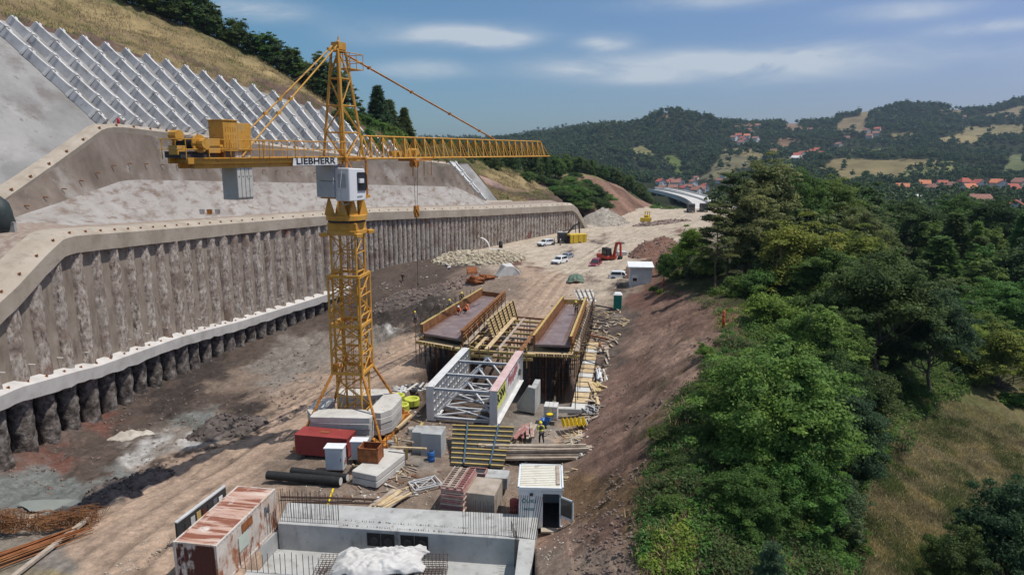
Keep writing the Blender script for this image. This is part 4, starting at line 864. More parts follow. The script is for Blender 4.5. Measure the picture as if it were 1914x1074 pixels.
M_vest_y = mat('yellow_vest', [(.62, .72, .05), (.70, .80, .08)], scale=3, rough=.7, bump=.1)
M_vest_o = mat('orange_workwear', [(.80, .16, .04), (.88, .22, .06)], scale=3, rough=.7, bump=.1)
M_cloth_d = mat('dark_workwear', [(.02, .022, .03), (.04, .042, .05)], scale=5, rough=.9, bump=.2)
M_cloth_g = mat('grey_workwear', [(.16, .16, .15), (.22, .22, .20)], scale=5, rough=.9, bump=.2)
M_hair = mat('dark_hair', [(.02, .015, .01), (.04, .03, .02)], scale=8, rough=.8, bump=0)
def skinned(name, pts, edges, radii, m, parent, sub=1):
    me = bpy.data.meshes.new(name); me.from_pydata([tuple(p) for p in pts], edges, []); me.materials.append(m); o = link_mesh(name, me, parent)
    s = o.modifiers.new('skin', 'SKIN'); s.use_smooth_shade = True
    lay = me.skin_vertices[0].data if me.skin_vertices else None
    if lay is None:
        bm = bmesh.new(); bm.from_mesh(me); bm.verts.layers.skin.verify(); bm.to_mesh(me); bm.free(); lay = me.skin_vertices[0].data
    for i, r in enumerate(radii): lay[i].radius = (r, r) if not isinstance(r, tuple) else r
    lay[0].use_root = True
    ss = o.modifiers.new('sub', 'SUBSURF'); ss.levels = sub; ss.render_levels = sub
    return o
POSES = {
 'stand': dict(pel=(0, 0, .95), chest=(0, .02, 1.32), neck=(0, .02, 1.50), head=(0, .05, 1.66), kL=(-.12, .04, .50), fL=(-.13, 0, .07), kR=(.12, .03, .50), fR=(.14, 0, .07), eL=(-.29, .0, 1.12), hL=(-.31, .12, .87), eR=(.29, .0, 1.12), hR=(.31, .12, .87)),
 'work': dict(pel=(0, 0, .93), chest=(0, .12, 1.27), neck=(0, .19, 1.43), head=(0, .27, 1.57), kL=(-.13, .08, .49), fL=(-.15, 0, .07), kR=(.14, .06, .49), fR=(.17, -.04, .07), eL=(-.28, .22, 1.10), hL=(-.18, .46, 1.05), eR=(.28, .22, 1.10), hR=(.16, .46, 1.02)),
 'crouch': dict(pel=(0, -.1, .42), chest=(0, .16, .72), neck=(0, .26, .86), head=(0, .36, .97), kL=(-.2, .28, .50), fL=(-.16, .04, .07), kR=(.2, .30, .46), fR=(.16, .02, .07), eL=(-.28, .38, .60), hL=(-.14, .55, .34), eR=(.28, .38, .58), hR=(.12, .56, .30)),
 'walk': dict(pel=(0, 0, .94), chest=(0, .05, 1.31), neck=(0, .06, 1.49), head=(0, .1, 1.65), kL=(-.1, .22, .54), fL=(-.1, .30, .08), kR=(.1, -.05, .50), fR=(.1, -.34, .12), eL=(-.28, -.14, 1.12), hL=(-.27, -.05, .9), eR=(.28, .12, 1.12), hR=(.26, .32, .95))}
def person(pose, loc, rz, label, vest, trousers, helmet, group=None, sleeves=None):
    p = {k: Vector(v) for k, v in POSES[pose].items()}; t = thing('person', label, 'person', loc, R(rz), group)
    sL = p['neck'] + Vector((-.19, -.02, -.07)); sR = p['neck'] + Vector((.19, -.02, -.07)); hipL = p['pel'] + Vector((-.1, 0, -.05)); hipR = p['pel'] + Vector((.1, 0, -.05))
    pts = [p['pel'], p['chest'], p['neck'], p['head'] - Vector((0, .02, .06)), p['head'] + Vector((0, 0, .06)), sL, p['eL'], p['hL'], sR, p['eR'], p['hR'], hipL, p['kL'], p['fL'], p['fL'] + Vector((0, .16, -.03)), hipR, p['kR'], p['fR'], p['fR'] + Vector((0, .16, -.03))]
    ed = [(0, 1), (1, 2), (2, 3), (3, 4), (2, 5), (5, 6), (6, 7), (2, 8), (8, 9), (9, 10), (0, 11), (11, 12), (12, 13), (13, 14), (0, 15), (15, 16), (16, 17), (17, 18)]
    rad = [.13, .14, .055, .095, .085, .065, .045, .032, .065, .045, .032, .09, .065, .045, .04, .09, .065, .045, .04]
    for hi, ei in ((7, 6), (10, 9)):      # palms with five fingers
        h = pts[hi]; d = (h - pts[ei]).normalized(); side = d.cross(Vector((0, 1, .1))).normalized(); k0 = len(pts); pts.append(h + d * .075); rad.append(.03); ed.append((hi, k0))
        for f in range(4):
            b = len(pts); o_ = side * (f - 1.5) * .022; pts += [h + d * .10 + o_, h + d * .145 + o_ * 1.1 + Vector((0, .012, -.01)), h + d * (.175 - .006 * abs(f - 1)) + o_ * 1.1 + Vector((0, .03, -.02))]; rad += [.010, .009, .008]; ed += [(k0, b), (b, b + 1), (b + 1, b + 2)]
        b = len(pts); pts += [h + d * .05 + side * .045, h + d * .09 + side * .06]; rad += [.011, .009]; ed += [(hi, b), (b, b + 1)]
    body = skinned('body', pts, ed, rad, M_skin, t)
    skinned('jacket', [p['pel'] + Vector((0, 0, .02)), p['chest'], p['neck'] - Vector((0, 0, .05)), sL, p['eL'], p['eL'].lerp(p['hL'], .85), sR, p['eR'], p['eR'].lerp(p['hR'], .85)], [(0, 1), (1, 2), (2, 3), (3, 4), (4, 5), (2, 6), (6, 7), (7, 8)], [.145, .165, .085, .078, .06, .045, .078, .06, .045], sleeves or vest, t)
    if sleeves: skinned('vest', [p['pel'] + Vector((0, 0, .05)), p['chest'], p['neck'] - Vector((0, 0, .06)), sL * .6 + p['neck'] * .4, sR * .6 + p['neck'] * .4], [(0, 1), (1, 2), (2, 3), (2, 4)], [.155, .175, .10, .08, .08], vest, t)
    skinned('trousers', [p['pel'], hipL, p['kL'], p['fL'] + Vector((0, 0, .06)), hipR, p['kR'], p['fR'] + Vector((0, 0, .06))], [(0, 1), (1, 2), (2, 3), (0, 4), (4, 5), (5, 6)], [.14, .105, .08, .06, .105, .08, .06], trousers, t)
    hd = p['head']; fc = MB(); fc.blob(hd + Vector((-.035, .092, .02)), .012, 1, 6); fc.blob(hd + Vector((.035, .092, .02)), .012, 2, 6); fc.blob(hd + Vector((0, .105, -.015)), (.012, .02, .02), 3, 6, amp=0); fc.blob(hd + Vector((0, .095, -.06)), (.026, .008, .007), 4, 6, amp=0)
    fc.m = [1 if i < len(fc.f) * .5 else 0 for i in range(len(fc.f))]; fc.build('face', [M_skin, M_hair], t, True)
    if helmet:
        h = MB(); n_ = 14; prof = [(.15, .03), (.135, .035), (.132, .08), (.115, .125), (.075, .16), (.0001, .172)]; h.lathe(prof, n_, hd + Vector((0, 0, .0))); h.box(hd + Vector((0, .14, .035)), (.16, .08, .015)); h.build('helmet', helmet, t, True)
    else:
        h = MB(); h.blob(hd + Vector((0, -.02, .06)), (.105, .115, .09), 5, 12, amp=.05); h.build('hair', M_hair, t, True)
    return t
M_tyre = mat('tyre_rubber', [(.012, .012, .012), (.025, .024, .022)], scale=5, rough=.9, bump=.1)
M_rim = mat('alloy_rim', [(.30, .30, .31), (.40, .40, .41)], scale=3, rough=.4, metal=.6, bump=0)
M_lamp = mat('headlamp_glass', [(.55, .56, .58), (.70, .70, .72)], scale=3, rough=.1, bump=0)
M_tail = mat('tail_lamp', [(.35, .02, .02), (.45, .03, .03)], scale=3, rough=.2, bump=0)
M_plate = mat('number_plate', [(.6, .6, .58), (.66, .66, .64)], scale=3, rough=.5, bump=0)
def paint(name, c, rough=.3): return mat(name, [tuple(x * .92 for x in c), c, tuple(min(1, x * 1.06) for x in c)], scale=1.5, rough=rough, bump=0, spec=.5, blots=[((.32, .27, .22), 1.5, .62, .9)])
C_white = paint('white_car_paint', (.70, .71, .72)); C_grey = paint('grey_car_paint', (.22, .25, .28)); C_dark = paint('dark_car_paint', (.035, .04, .05)); C_maroon = paint('maroon_car_paint', (.20, .02, .04)); C_dgrey = paint('dark_grey_car_paint', (.09, .095, .11))
CARS = {
 'suv': dict(L=4.35, W=1.82, body=[(-2.15, .42), (-2.17, .95), (-2.05, 1.08), (.95, 1.08), (1.85, .98), (2.12, .82), (2.17, .45)], roof=[(-2.0, 1.06), (-1.75, 1.62), (-.2, 1.68), (.35, 1.62), (1.0, 1.06)], wheel=.36, wb=2.67),
 'van': dict(L=4.6, W=1.84, body=[(-2.28, .32), (-2.30, .95), (-2.2, 1.02), (1.2, 1.02), (2.05, .86), (2.25, .70), (2.30, .35)], roof=[(-2.18, 1.0), (-1.95, 1.62), (-.2, 1.72), (.35, 1.66), (1.35, 1.0)], wheel=.32, wb=2.75),
 'hatch': dict(L=4.2, W=1.75, body=[(-2.05, .30), (-2.08, .85), (-1.95, .95), (.9, .94), (1.75, .82), (2.02, .66), (2.07, .32)], roof=[(-1.95, .93), (-1.5, 1.38), (-.3, 1.46), (.2, 1.42), (.95, .93)], wheel=.31, wb=2.6)}
def car(style, pnt, loc, rz, label):
    s = CARS[style]; L, W = s['L'], s['W']; t = thing('car', label, 'car', loc, R(rz)); mb = MB()
    def layer(y, f, zs_=0): return [(x * f, y, z + zs_ * (z < .6)) for x, z in s['body']]
    lays = [layer(-W / 2 + .10, .975, .02), layer(-W / 2, 1.0 * .99), layer(W / 2, .99), layer(W / 2 - .10, .975, .02)]
    vs = []; fs = []; nb = len(s['body'])
    lays = [[(x, -W / 2 if z < .9 else -W / 2 + .07, z) for x, _, z in lays[0]], [(x, W / 2 if z < .9 else W / 2 - .07, z) for x, _, z in lays[3]]]
    for l in lays: vs += l
    for i in range(nb): fs.append((i, (i + 1) % nb, nb + (i + 1) % nb, nb + i))
    fs += [tuple(range(nb))[::-1], tuple(range(nb, 2 * nb))]; mb.add(vs, fs)
    rf = s['roof']; w0 = W / 2 - .08; w1 = W / 2 - .28; nr = len(rf)
    a = [(x, -(w0 if z < 1.15 else w1), z) for x, z in rf]; b = [(x, (w0 if z < 1.15 else w1), z) for x, z in rf]; mb.add(a + b, [tuple(range(nr)), tuple(range(nr, 2 * nr))[::-1]] + [(i, nr + i, nr + i + 1, i + 1) for i in range(nr - 1)])
    for w in (-s['wb'] / 2, s['wb'] / 2):
        for y in (-1, 1): mb.tube((w, y * (W / 2 - .02), s['wheel']), (w, y * (W / 2 + .02), s['wheel']), s['wheel'] + .07, 16, m=1)
    bd = mb.build('body', [pnt, M_black], t, bevel=.05)
    def pane(name, pts, m=M_glass):
        q = MB(); c = sum((Vector(p) for p in pts), Vector()) / len(pts); nn = (Vector(pts[1]) - Vector(pts[0])).cross(Vector(pts[2]) - Vector(pts[0])).normalized()
        if nn.dot(c - Vector((0, 0, .9))) < 0: nn = -nn
        q.extr([Vector(p) + nn * .005 for p in pts], nn * .02); q.build(name, m, t)
    def on(i, j, f, y): x = rf[i][0] + (rf[j][0] - rf[i][0]) * f; z = rf[i][1] + (rf[j][1] - rf[i][1]) * f; ww = (w0 + (w1 - w0) * ((z - rf[0][1]) / (rf[1][1] - rf[0][1]) if z < rf[1][1] else 1)); return (x, y * ww, z)
    k = nr - 1
    pane('windscreen', [on(k, k - 1, .12, -.9), on(k, k - 1, .12, .9), on(k, k - 1, .9, .88), on(k, k - 1, .9, -.88)])
    pane('rear_window', [on(0, 1, .15, -.85), on(0, 1, .15, .85), on(0, 1, .85, .8), on(0, 1, .85, -.8)])
    for y in (-1, 1):
        z0 = rf[0][1] + .07; z1 = rf[1][1] - .07
        def X(z, front): i, j = ((k, k - 1) if front else (0, 1)); f = (z - rf[i][1]) / (rf[j][1] - rf[i][1]); return rf[i][0] + (rf[j][0] - rf[i][0]) * f
        def yy(z): return y * (w0 + (w1 - w0) * (z - rf[0][1]) / (rf[1][1] - rf[0][1]))
        xm = -.05
        pane('side_window', [(X(z0, 0) + .18, yy(z0), z0), (xm - .05, yy(z0), z0), (xm - .05, yy(z1), z1), (X(z1, 0) + .12, yy(z1), z1)]); pane('side_window', [(xm + .05, yy(z0), z0), (X(z0, 1) - .2, yy(z0), z0), (X(z1, 1) - .1, yy(z1), z1), (xm + .05, yy(z1), z1)])
        m_ = MB(); m_.box((X(z0, 1) - .25, y * (W / 2 + .08), z0 + .05), (.1, .2, .14)); m_.build('mirror', pnt, t, bevel=.02)
        h = MB(); h.box((L / 2 - .15, y * (W / 2 - .28), .80 if style != 'hatch' else .68), (.22, .36, .16), y * -.25); h.build('headlight', M_lamp, t)
        h = MB(); h.box((-L / 2 + .05, y * (W / 2 - .12), .9), (.12, .16, .3)); h.build('tail_light', M_tail, t)
        for w in (-s['wb'] / 2, s['wb'] / 2):
            q = MB(); r = s['wheel']; q.tube((w, y * (W / 2 - .19), r), (w, y * (W / 2 + .03), r), r, 20); wh = q.build('wheel', M_tyre, t); q = MB(); q.tube((w, y * (W / 2 + .02), r), (w, y * (W / 2 + .045), r), r * .62, 14); q.build('rim', M_rim, wh)
    g = MB(); g.box((L / 2 - .03, 0, .68), (.08, W * .52, .16)); g.box((L / 2 - .03, 0, .45), (.1, W * .8, .14)); g.build('grille', M_black, t); g = MB(); g.box((L / 2 + .03, 0, .50), (.02, .5, .11)); g.build('number_plate', M_plate, t)
    return t
ex, ey = Vector((.98, -.196, 0)), Vector((.196, .98, 0))
def V3(px, py, z): return P(px, py, z=z)
def deck(label, nl, nr, fl, fr, side):
    """nl.. = corners (pixels) of the cast plate at height 3"""
    z = 3.0; A, B, C, D = V3(*nl, z), V3(*nr, z), V3(*fr, z), V3(*fl, z)      # near-left, near-right, far-right, far-left
    t = thing('deck_formwork', label, 'bridge formwork', (A + B) / 2 - Vector((0, 0, 3))); up = Vector((0, 0, 1))
    mb = MB(); mb.extr([A, B, C, D], up * -.22); mb.build('deck_plate', M_ply, t, world=True)
    x = (B - A).normalized(); y = (D - A).normalized(); rng = random.Random(3)
    for (p, q, s) in ((A, D, -1), (B, C, 1)):
        o = x * s; mb = MB(); h = .95; mb.extr([p, q, q + o * .10, p + o * .10], up * h)
        n = int((q - p).length / .55)
        for k in range(n + 1):
            r = p.lerp(q, k / n) + o * .16; mb.bar(r - up * 1.0, r + up * (h - .05), .09, .09)
        for hh in (.2, .55, .88): mb.bar(p + o * .25 + up * hh, q + o * .25 + up * hh, .10, .10)
        mb.build('side_form', M_rustform, t, world=True)
        mb = MB(); mb.bar(p + o * .12 + up * (h + .04) - y * .3, q + o * .12 + up * (h + .04), .22, .07); mb.build('timber_capping', M_wood_yel if s < 0 or side == 'r' else M_rustform, t, world=True)
        mb = MB(); 
        for k in range(int((q - p).length / .3)):
            r = p + (q - p) * ((k + .5) * .3 / (q - p).length) - o * .22; mb.ptube([r, r + up * .32, r + up * .42 - o * .18, r + up * .3 - o * .5], .013, 4)
        mb.build('edge_reinforcement', M_rust, t, world=True)
    mb = MB(); mb.extr([D, C, C + y * .1, D + y * .1], up * .6); mb.build('end_form', M_wood_yel if side == 'r' else M_rustform, t, world=True)
    mb = MB(); mb.extr([A - up * .2 + y * .3, B - up * .2 + y * .3, B - up * 1.0 + y * .5, A - up * .35 + y * .5], y * .15); mb.build('end_panel', M_black, t, world=True)
    L = (D - A).length; n = 13; W = (B - A).length
    for k in range(n):
        r = A.lerp(B, (k + .5) / n) - up * .98; mb = MB(); mb.bar(r - y * rng.uniform(.5, .8), r + y * 4.5, .10, .2); mb.build('formwork_beam', M_wood_yel if side == 'l' else M_wood, t, world=True)
    for k in range(6):
        r = A + y * (.1 + k * 1.4) - up * 1.2; mb = MB(); mb.bar(r - x * 1.0, r + x * (W + 1.0), .14, .26); mb.build('cross_beam', M_wood_yel, t, world=True)
    mb = MB(); mb.extr([A - x * .7 - up * .84 - y * .5, B + x * .5 - up * .84 - y * .5, B + x * .5 - up * .84 + y * 5, A - x * .7 - up * .84 + y * 5], up * .03); mb.build('soffit_boards', M_wood, t, world=True)
    cnt = 0
    for j in range(5):
        for i in range(9):
            r = A - x * .6 + x * ((W + 1.1) * i / 8) + y * (j * 1.35 + .1); g = G(r.x, r.y); mb = MB(); mb.tube((r.x, r.y, g - .1), (r.x, r.y, r.z - 1.3), .045, 6); mb.tube((r.x, r.y, g + 1.8), (r.x, r.y, g + 2.0), .07, 6); mb.box((r.x, r.y, r.z - 1.32), (.2, .2, .03)); mb.build('prop', M_dark if (i + j) % 3 else M_rust, t, world=True); cnt += 1
    mb = MB()
    for j in range(4):
        for hh in (1.2, 2.6):
            a = A - x * .6 + y * (j * 1.35 + .1) - up * (1.3 + hh); mb.tube(a, a + x * (W + 1.1), .025, 5)
        a = A - x * .6 + y * (j * 1.35 + .1) - up * 1.6; mb.tube(a, a + x * 2.2 - up * 3, .025, 5); mb.tube(a + x * W, a + x * (W - 2) - up * 3, .025, 5)
    mb.build('prop_bracing', M_dark, t, world=True)
    return t, A, B, C, D, x, y
dL = deck('left bridge deck form with rusty side walls where four workers are busy', (791, 622), (862, 634), (902, 552), (941, 557), 'l')
dR = deck('right bridge deck form with yellow end board and one worker at its far end', (1000, 643), (1065, 645), (1054, 568), (1093, 569), 'r')
def edge_scaffold(A, D, o, label, n, ln=1.0):
    t = thing('edge_scaffold', label, 'scaffold', (A.x, A.y, 0)); up = Vector((0, 0, 1)); y = (D - A).normalized()
    for k in range(n):
        r = A.lerp(D, (k + .3) / n) + o * ln; mb = MB(); g = min(G(r.x, r.y), 1.0); mb.tube((r.x, r.y, g), r + up * 1.15, .035, 5); mb.build('post', M_dark if k % 2 else M_rust, t, world=True)
        mb = MB(); mb.bar(r - up * .5 + o * .2, r - up * .5 - o * ln, .08, .12); mb.bar(r - up * .4 , r - o * (ln - .3) + up * .5, .05, .05); mb.build('bracket', M_wood_grey if k % 3 else M_wood_yel, t, world=True)
    mb = MB(); mb.bar(A + o * ln * .7 - up * .42, D + o * ln * .7 - up * .42, .45, .05); mb.build('walkway_board', M_wood_grey, t, world=True)
edge_scaffold(dL[1] - dL[6] * .5, dL[4], -dL[5], 'edge scaffold with dark posts along the far side of the left deck form', 15)
edge_scaffold(dR[2] - dR[6] * .5, dR[3], dR[5], 'edge scaffold with boards along the right side of the right deck form', 17, 1.1)
edge_scaffold(dL[2], dL[3], dL[5], 'timber brackets between the left deck form and the leaning panel', 9, .7)
def between():
    t = thing('cross_bracing_deck', 'low timber staging with crosswise beams between the two deck forms', 'staging', (0, 70, 0)); A, D = dL[2], dL[3]; B, C = dR[1], dR[4]; up = Vector((0, 0, 1))
    for k in range(9):
        f = k / 8 * .75; p = A.lerp(D, f) - up * 1.0 + dL[5] * 1.2; q = B.lerp(C, f) - up * 1.0; mb = MB(); mb.bar(p, q, .16, .2); mb.build('cross_beam', [M_wood_grey, M_wood_yel, M_rustform][k % 3], t, world=True)
        mb = MB(); m = p.lerp(q, .5); mb.tube((m.x, m.y, G(m.x, m.y)), m, .05, 5); m = p.lerp(q, .85); mb.tube((m.x, m.y, G(m.x, m.y)), m, .05, 5); mb.build('prop', M_dark, t, world=True)
    for (u, w, mt) in ((.35, .5, M_wood), (.5, .3, M_wood_grey), (.2, .35, M_wood), (.8, .4, M_rustform)):
        p = A.lerp(B, u) - up * .85; q = D.lerp(C, u) - up * .85; mb = MB(); mb.bar(p, p.lerp(q, .7), w, .06); mb.build('long_board', mt, t, world=True)
    p = A - up * .75 - dL[6] * 1.2; q = B - up * .75 - dR[6] * 1.2; mb = MB(); mb.bar(p - dL[5] * .3, q + dL[5] * .3, .2, .24); mb.bar(p - up * .55 - dL[5] * .3, q - up * .5, .2, .24); mb.build('edge_beam', M_wood_yel, t, world=True)
    for k in range(8):
        m = p.lerp(q, (k + .4) / 8); mb = MB(); mb.bar(m - up * 1.4, m + up * .55, .12, .12); mb.build('stud', M_wood_yel if k % 2 else M_rustform, t, world=True)
between()
def panel(label, c4, nrib, ncross, name='shuttering', ribm=None, crossm=None, sheet=None, th=.16, fr=True, group=None):
    """c4 corners bottom-left, bottom-right, top-right, top-left; ribs run bottom to top"""
    A, B, C, D = [Vector(p) for p in c4]; n = (B - A).cross(D - A).normalized(); cam_d = Vector((0, 0, HC)) - A
    if n.dot(cam_d) < 0: n = -n
    t = thing(name, label, 'formwork panel', A, 0, group); mb = MB(); mb.extr([A, B, C, D], n * -.03); mb.build('plywood_sheet', sheet or M_ply, t, world=True)
    for k in range(ncross):
        f = (k + .3) / (ncross - .4); mb = MB(); mb.bar(A.lerp(D, f) + n * .05, B.lerp(C, f) + n * .05, .10, .12, up=n); mb.build('beam', crossm or M_wood_yel, t, world=True)
    for k in range(nrib):
        f = (k + .5) / nrib; mb = MB(); mb.bar(A.lerp(B, f) + n * .18, D.lerp(C, f) + n * .18, .11, .14, up=n); mb.build('waling', ribm or M_dark, t, world=True)
    return t
panel('tall formwork panel leaning between the two deck forms, pale beams and dark walings', [P(926, 646, Y=72), P(970, 602, Y=84), P(959, 560, Y=83), P(909, 599, Y=71)], 7, 10, ribm=M_dark, crossm=M_wood, sheet=M_wood_yel)
panel('large formwork panel propped before the girder pair, yellow beams and two blue walings', [P(843, 868, z=.1), P(940, 874, z=.1), P(962, 797, Y=48.5), P(846, 793, Y=49.5)], 2, 9, ribm=mat('blue_steel_waling', [(.05, .09, .12), (.08, .13, .17)], scale=2, rough=.5), crossm=M_wood_yel, sheet=M_dark)
panel('pale ribbed board panel lying flat beyond the right deck form', [P(1082, 561, z=2.3), P(1115, 563, z=2.3), P(1107, 541, z=2.6), P(1073, 542, z=2.6)], 4, 2, ribm=M_wood_grey, crossm=M_wood_grey, sheet=M_conc_white)
M_steel_w = mat('primed_steel', [(.52, .52, .51), (.62, .62, .61), (.68, .68, .67)], scale=.8, rough=.5, bump=.05, blots=[((.35, .30, .25), 2, .62, .76)])
M_steel_pk = mat('pink_primer', [(.50, .34, .33), (.58, .42, .40), (.62, .48, .46)], scale=.9, rough=.6, bump=.05, blots=[((.42, .12, .12), 2, .60, .7)])
M_banner_y = mat('yellow_banner', [(.66, .70, .18), (.72, .76, .24)], scale=1, rough=.6, bump=.05)
M_banner_w = mat('white_banner', [(.70, .70, .71), (.76, .76, .77)], scale=1, rough=.6, bump=.05)
def girders():
    t = thing('girder_pair', 'pair of white steel girders joined by cross bracing, yellow banner on the right one', 'steel girders', (-6.75, 53.2, .05), math.atan2(.98, .196) - PI / 2); L, H_, S = 11.4, 2.95, 5.35
    for s, x0 in ((1, 0), (-1, S)):
        mb = MB(); mb.box((x0, L / 2, H_ / 2), (.03, L, H_)); g = mb.build('web', M_steel_w, t)
        mb = MB(); mb.box((x0, L / 2, H_), (.72, L, .06)); 
        for k in range(12): mb.box((x0 + (.25 if k % 2 else -.25), .15 + (k // 2) * .12 if k < 6 else L - .15 - (k // 2 - 3) * .12, H_ + .035), (.05, .05, .03), m=1)
        mb.build('top_flange', [M_steel_w if s > 0 else M_steel_pk, M_dark], t, bevel=.01)
        mb = MB(); mb.box((x0, L / 2, .03), (.85, L, .06)); mb.build('bottom_flange', M_steel_w, t)
        for k in range(15):
            mb = MB(); mb.box((x0 + s * .17, .03 + k * (L - .06) / 14, H_ / 2), (.30, .03, H_ - .1)); mb.build('stiffener', M_steel_w, t)
        for h in (.75, 1.5, 2.2):
            mb = MB(); mb.box((x0 + s * .12, L / 2, h), (.2, L - .1, .025)); mb.build('horizontal_stiffener', M_steel_w, t)
        for yy in (.05, L - .05): mb = MB(); mb.box((x0 - s * .17, yy, H_ / 2), (.30, .04, H_ - .1)); mb.build('end_plate', M_steel_w, t)
    for y in (.15, 3.9, 7.7):
        mb = MB(); mb.box((S / 2, y, H_ - .12), (S, .2, .03)); mb.box((S / 2, y, H_ - .30), (S, .2, .03)); mb.box((S / 2, y, H_ - .21), (S, .03, .2)); mb.build('top_strut', M_grey_steel, t)
    for y in (.3, 2.6, 5.7, 8.8):
        mb = MB(); mb.bar((0, y, .3), (S, y, .3), .22, .03); mb.bar((0, y, .12), (S, y, .12), .22, .03); mb.bar((0, y, .21), (S, y, .21), .03, .18); mb.build('bottom_strut', M_grey_steel, t)
    for y in (2.2, 6.0, 9.4):
        mb = MB(); mb.bar((S / 2, y, H_ - .25), (S - .25, y - 1.2, .35), .16, .14); mb.bar((S / 2, y, H_ - .25), (.25, y - 1.2, .35), .16, .14); mb.box((S / 2, y, H_ - .3), (.7, .05, .35)); mb.build('diagonal', M_grey_steel, t)
    for (y0, y1) in ((.3, 2.6), (2.6, 5.7), (5.7, 8.8)):
        mb = MB(); mb.bar((.3, y0, .38), (S - .3, y1, .38), .14, .1); mb.bar((S - .3, y0, .42), (.3, y1, .42), .14, .1); mb.build('plan_bracing', M_grey_steel, t)
    mb = MB(); mb.tube((.2, .1, H_ - .85), (S - .2, .1, H_ - .95), .04, 6); mb.build('handrail', M_grey_steel, t)
    o = S + .02; mb = MB(); mb.box((o + .02, 2.5, 1.65), (.02, 4.6, 1.75)); b = mb.build('banner', M_banner_y, t); put_text('BOSNA', 1.25, (o + .045, 2.75, 1.68), (0, 1, 0), b, M_letter, bold=.02, width=3.3)
    q = MB(); q.lathe([(.26, 0), (.26, .01)], 16); lg = q.build('emblem', M_letter, b); lg.location = (o + .035, .62, 1.7); lg.rotation_euler = (0, PI / 2, 0)
    mb = MB(); mb.box((o + .02, 7.6, 1.75), (.02, 5.3, 1.75)); b2 = mb.build('banner', M_banner_w, t, label='white banner with pinkish script beside the yellow one')
    mp = mat('pink_script', [(.45, .16, .18), (.5, .2, .2)], scale=2); q = MB(); rg = random.Random(8)
    for k in range(14):
        y = 5.4 + k * .33; zz = 1.75 + rg.uniform(-.2, .2); q.ptube([(o + .04, y, zz - .45), (o + .04, y + rg.uniform(.0, .25), zz + .5), (o + .04, y + .3, zz - rg.uniform(.1, .4))], .03, 4)
    q.build('script', mp, b2)
    mb = MB(); mb.lathe([(.14, 0), (.14, .02)], 12); h = mb.build('bolt_hole', M_dark, t); h.location = (o + .02, 10.9, 2.0); h.rotation_euler = (0, PI / 2, 0)
    mb = MB(); mb.tube((o + .15, 10.4, .9), (o + .15, 10.8, 1.3), .12, 10); mb.build('bearing_pin', M_dark, t)
girders()
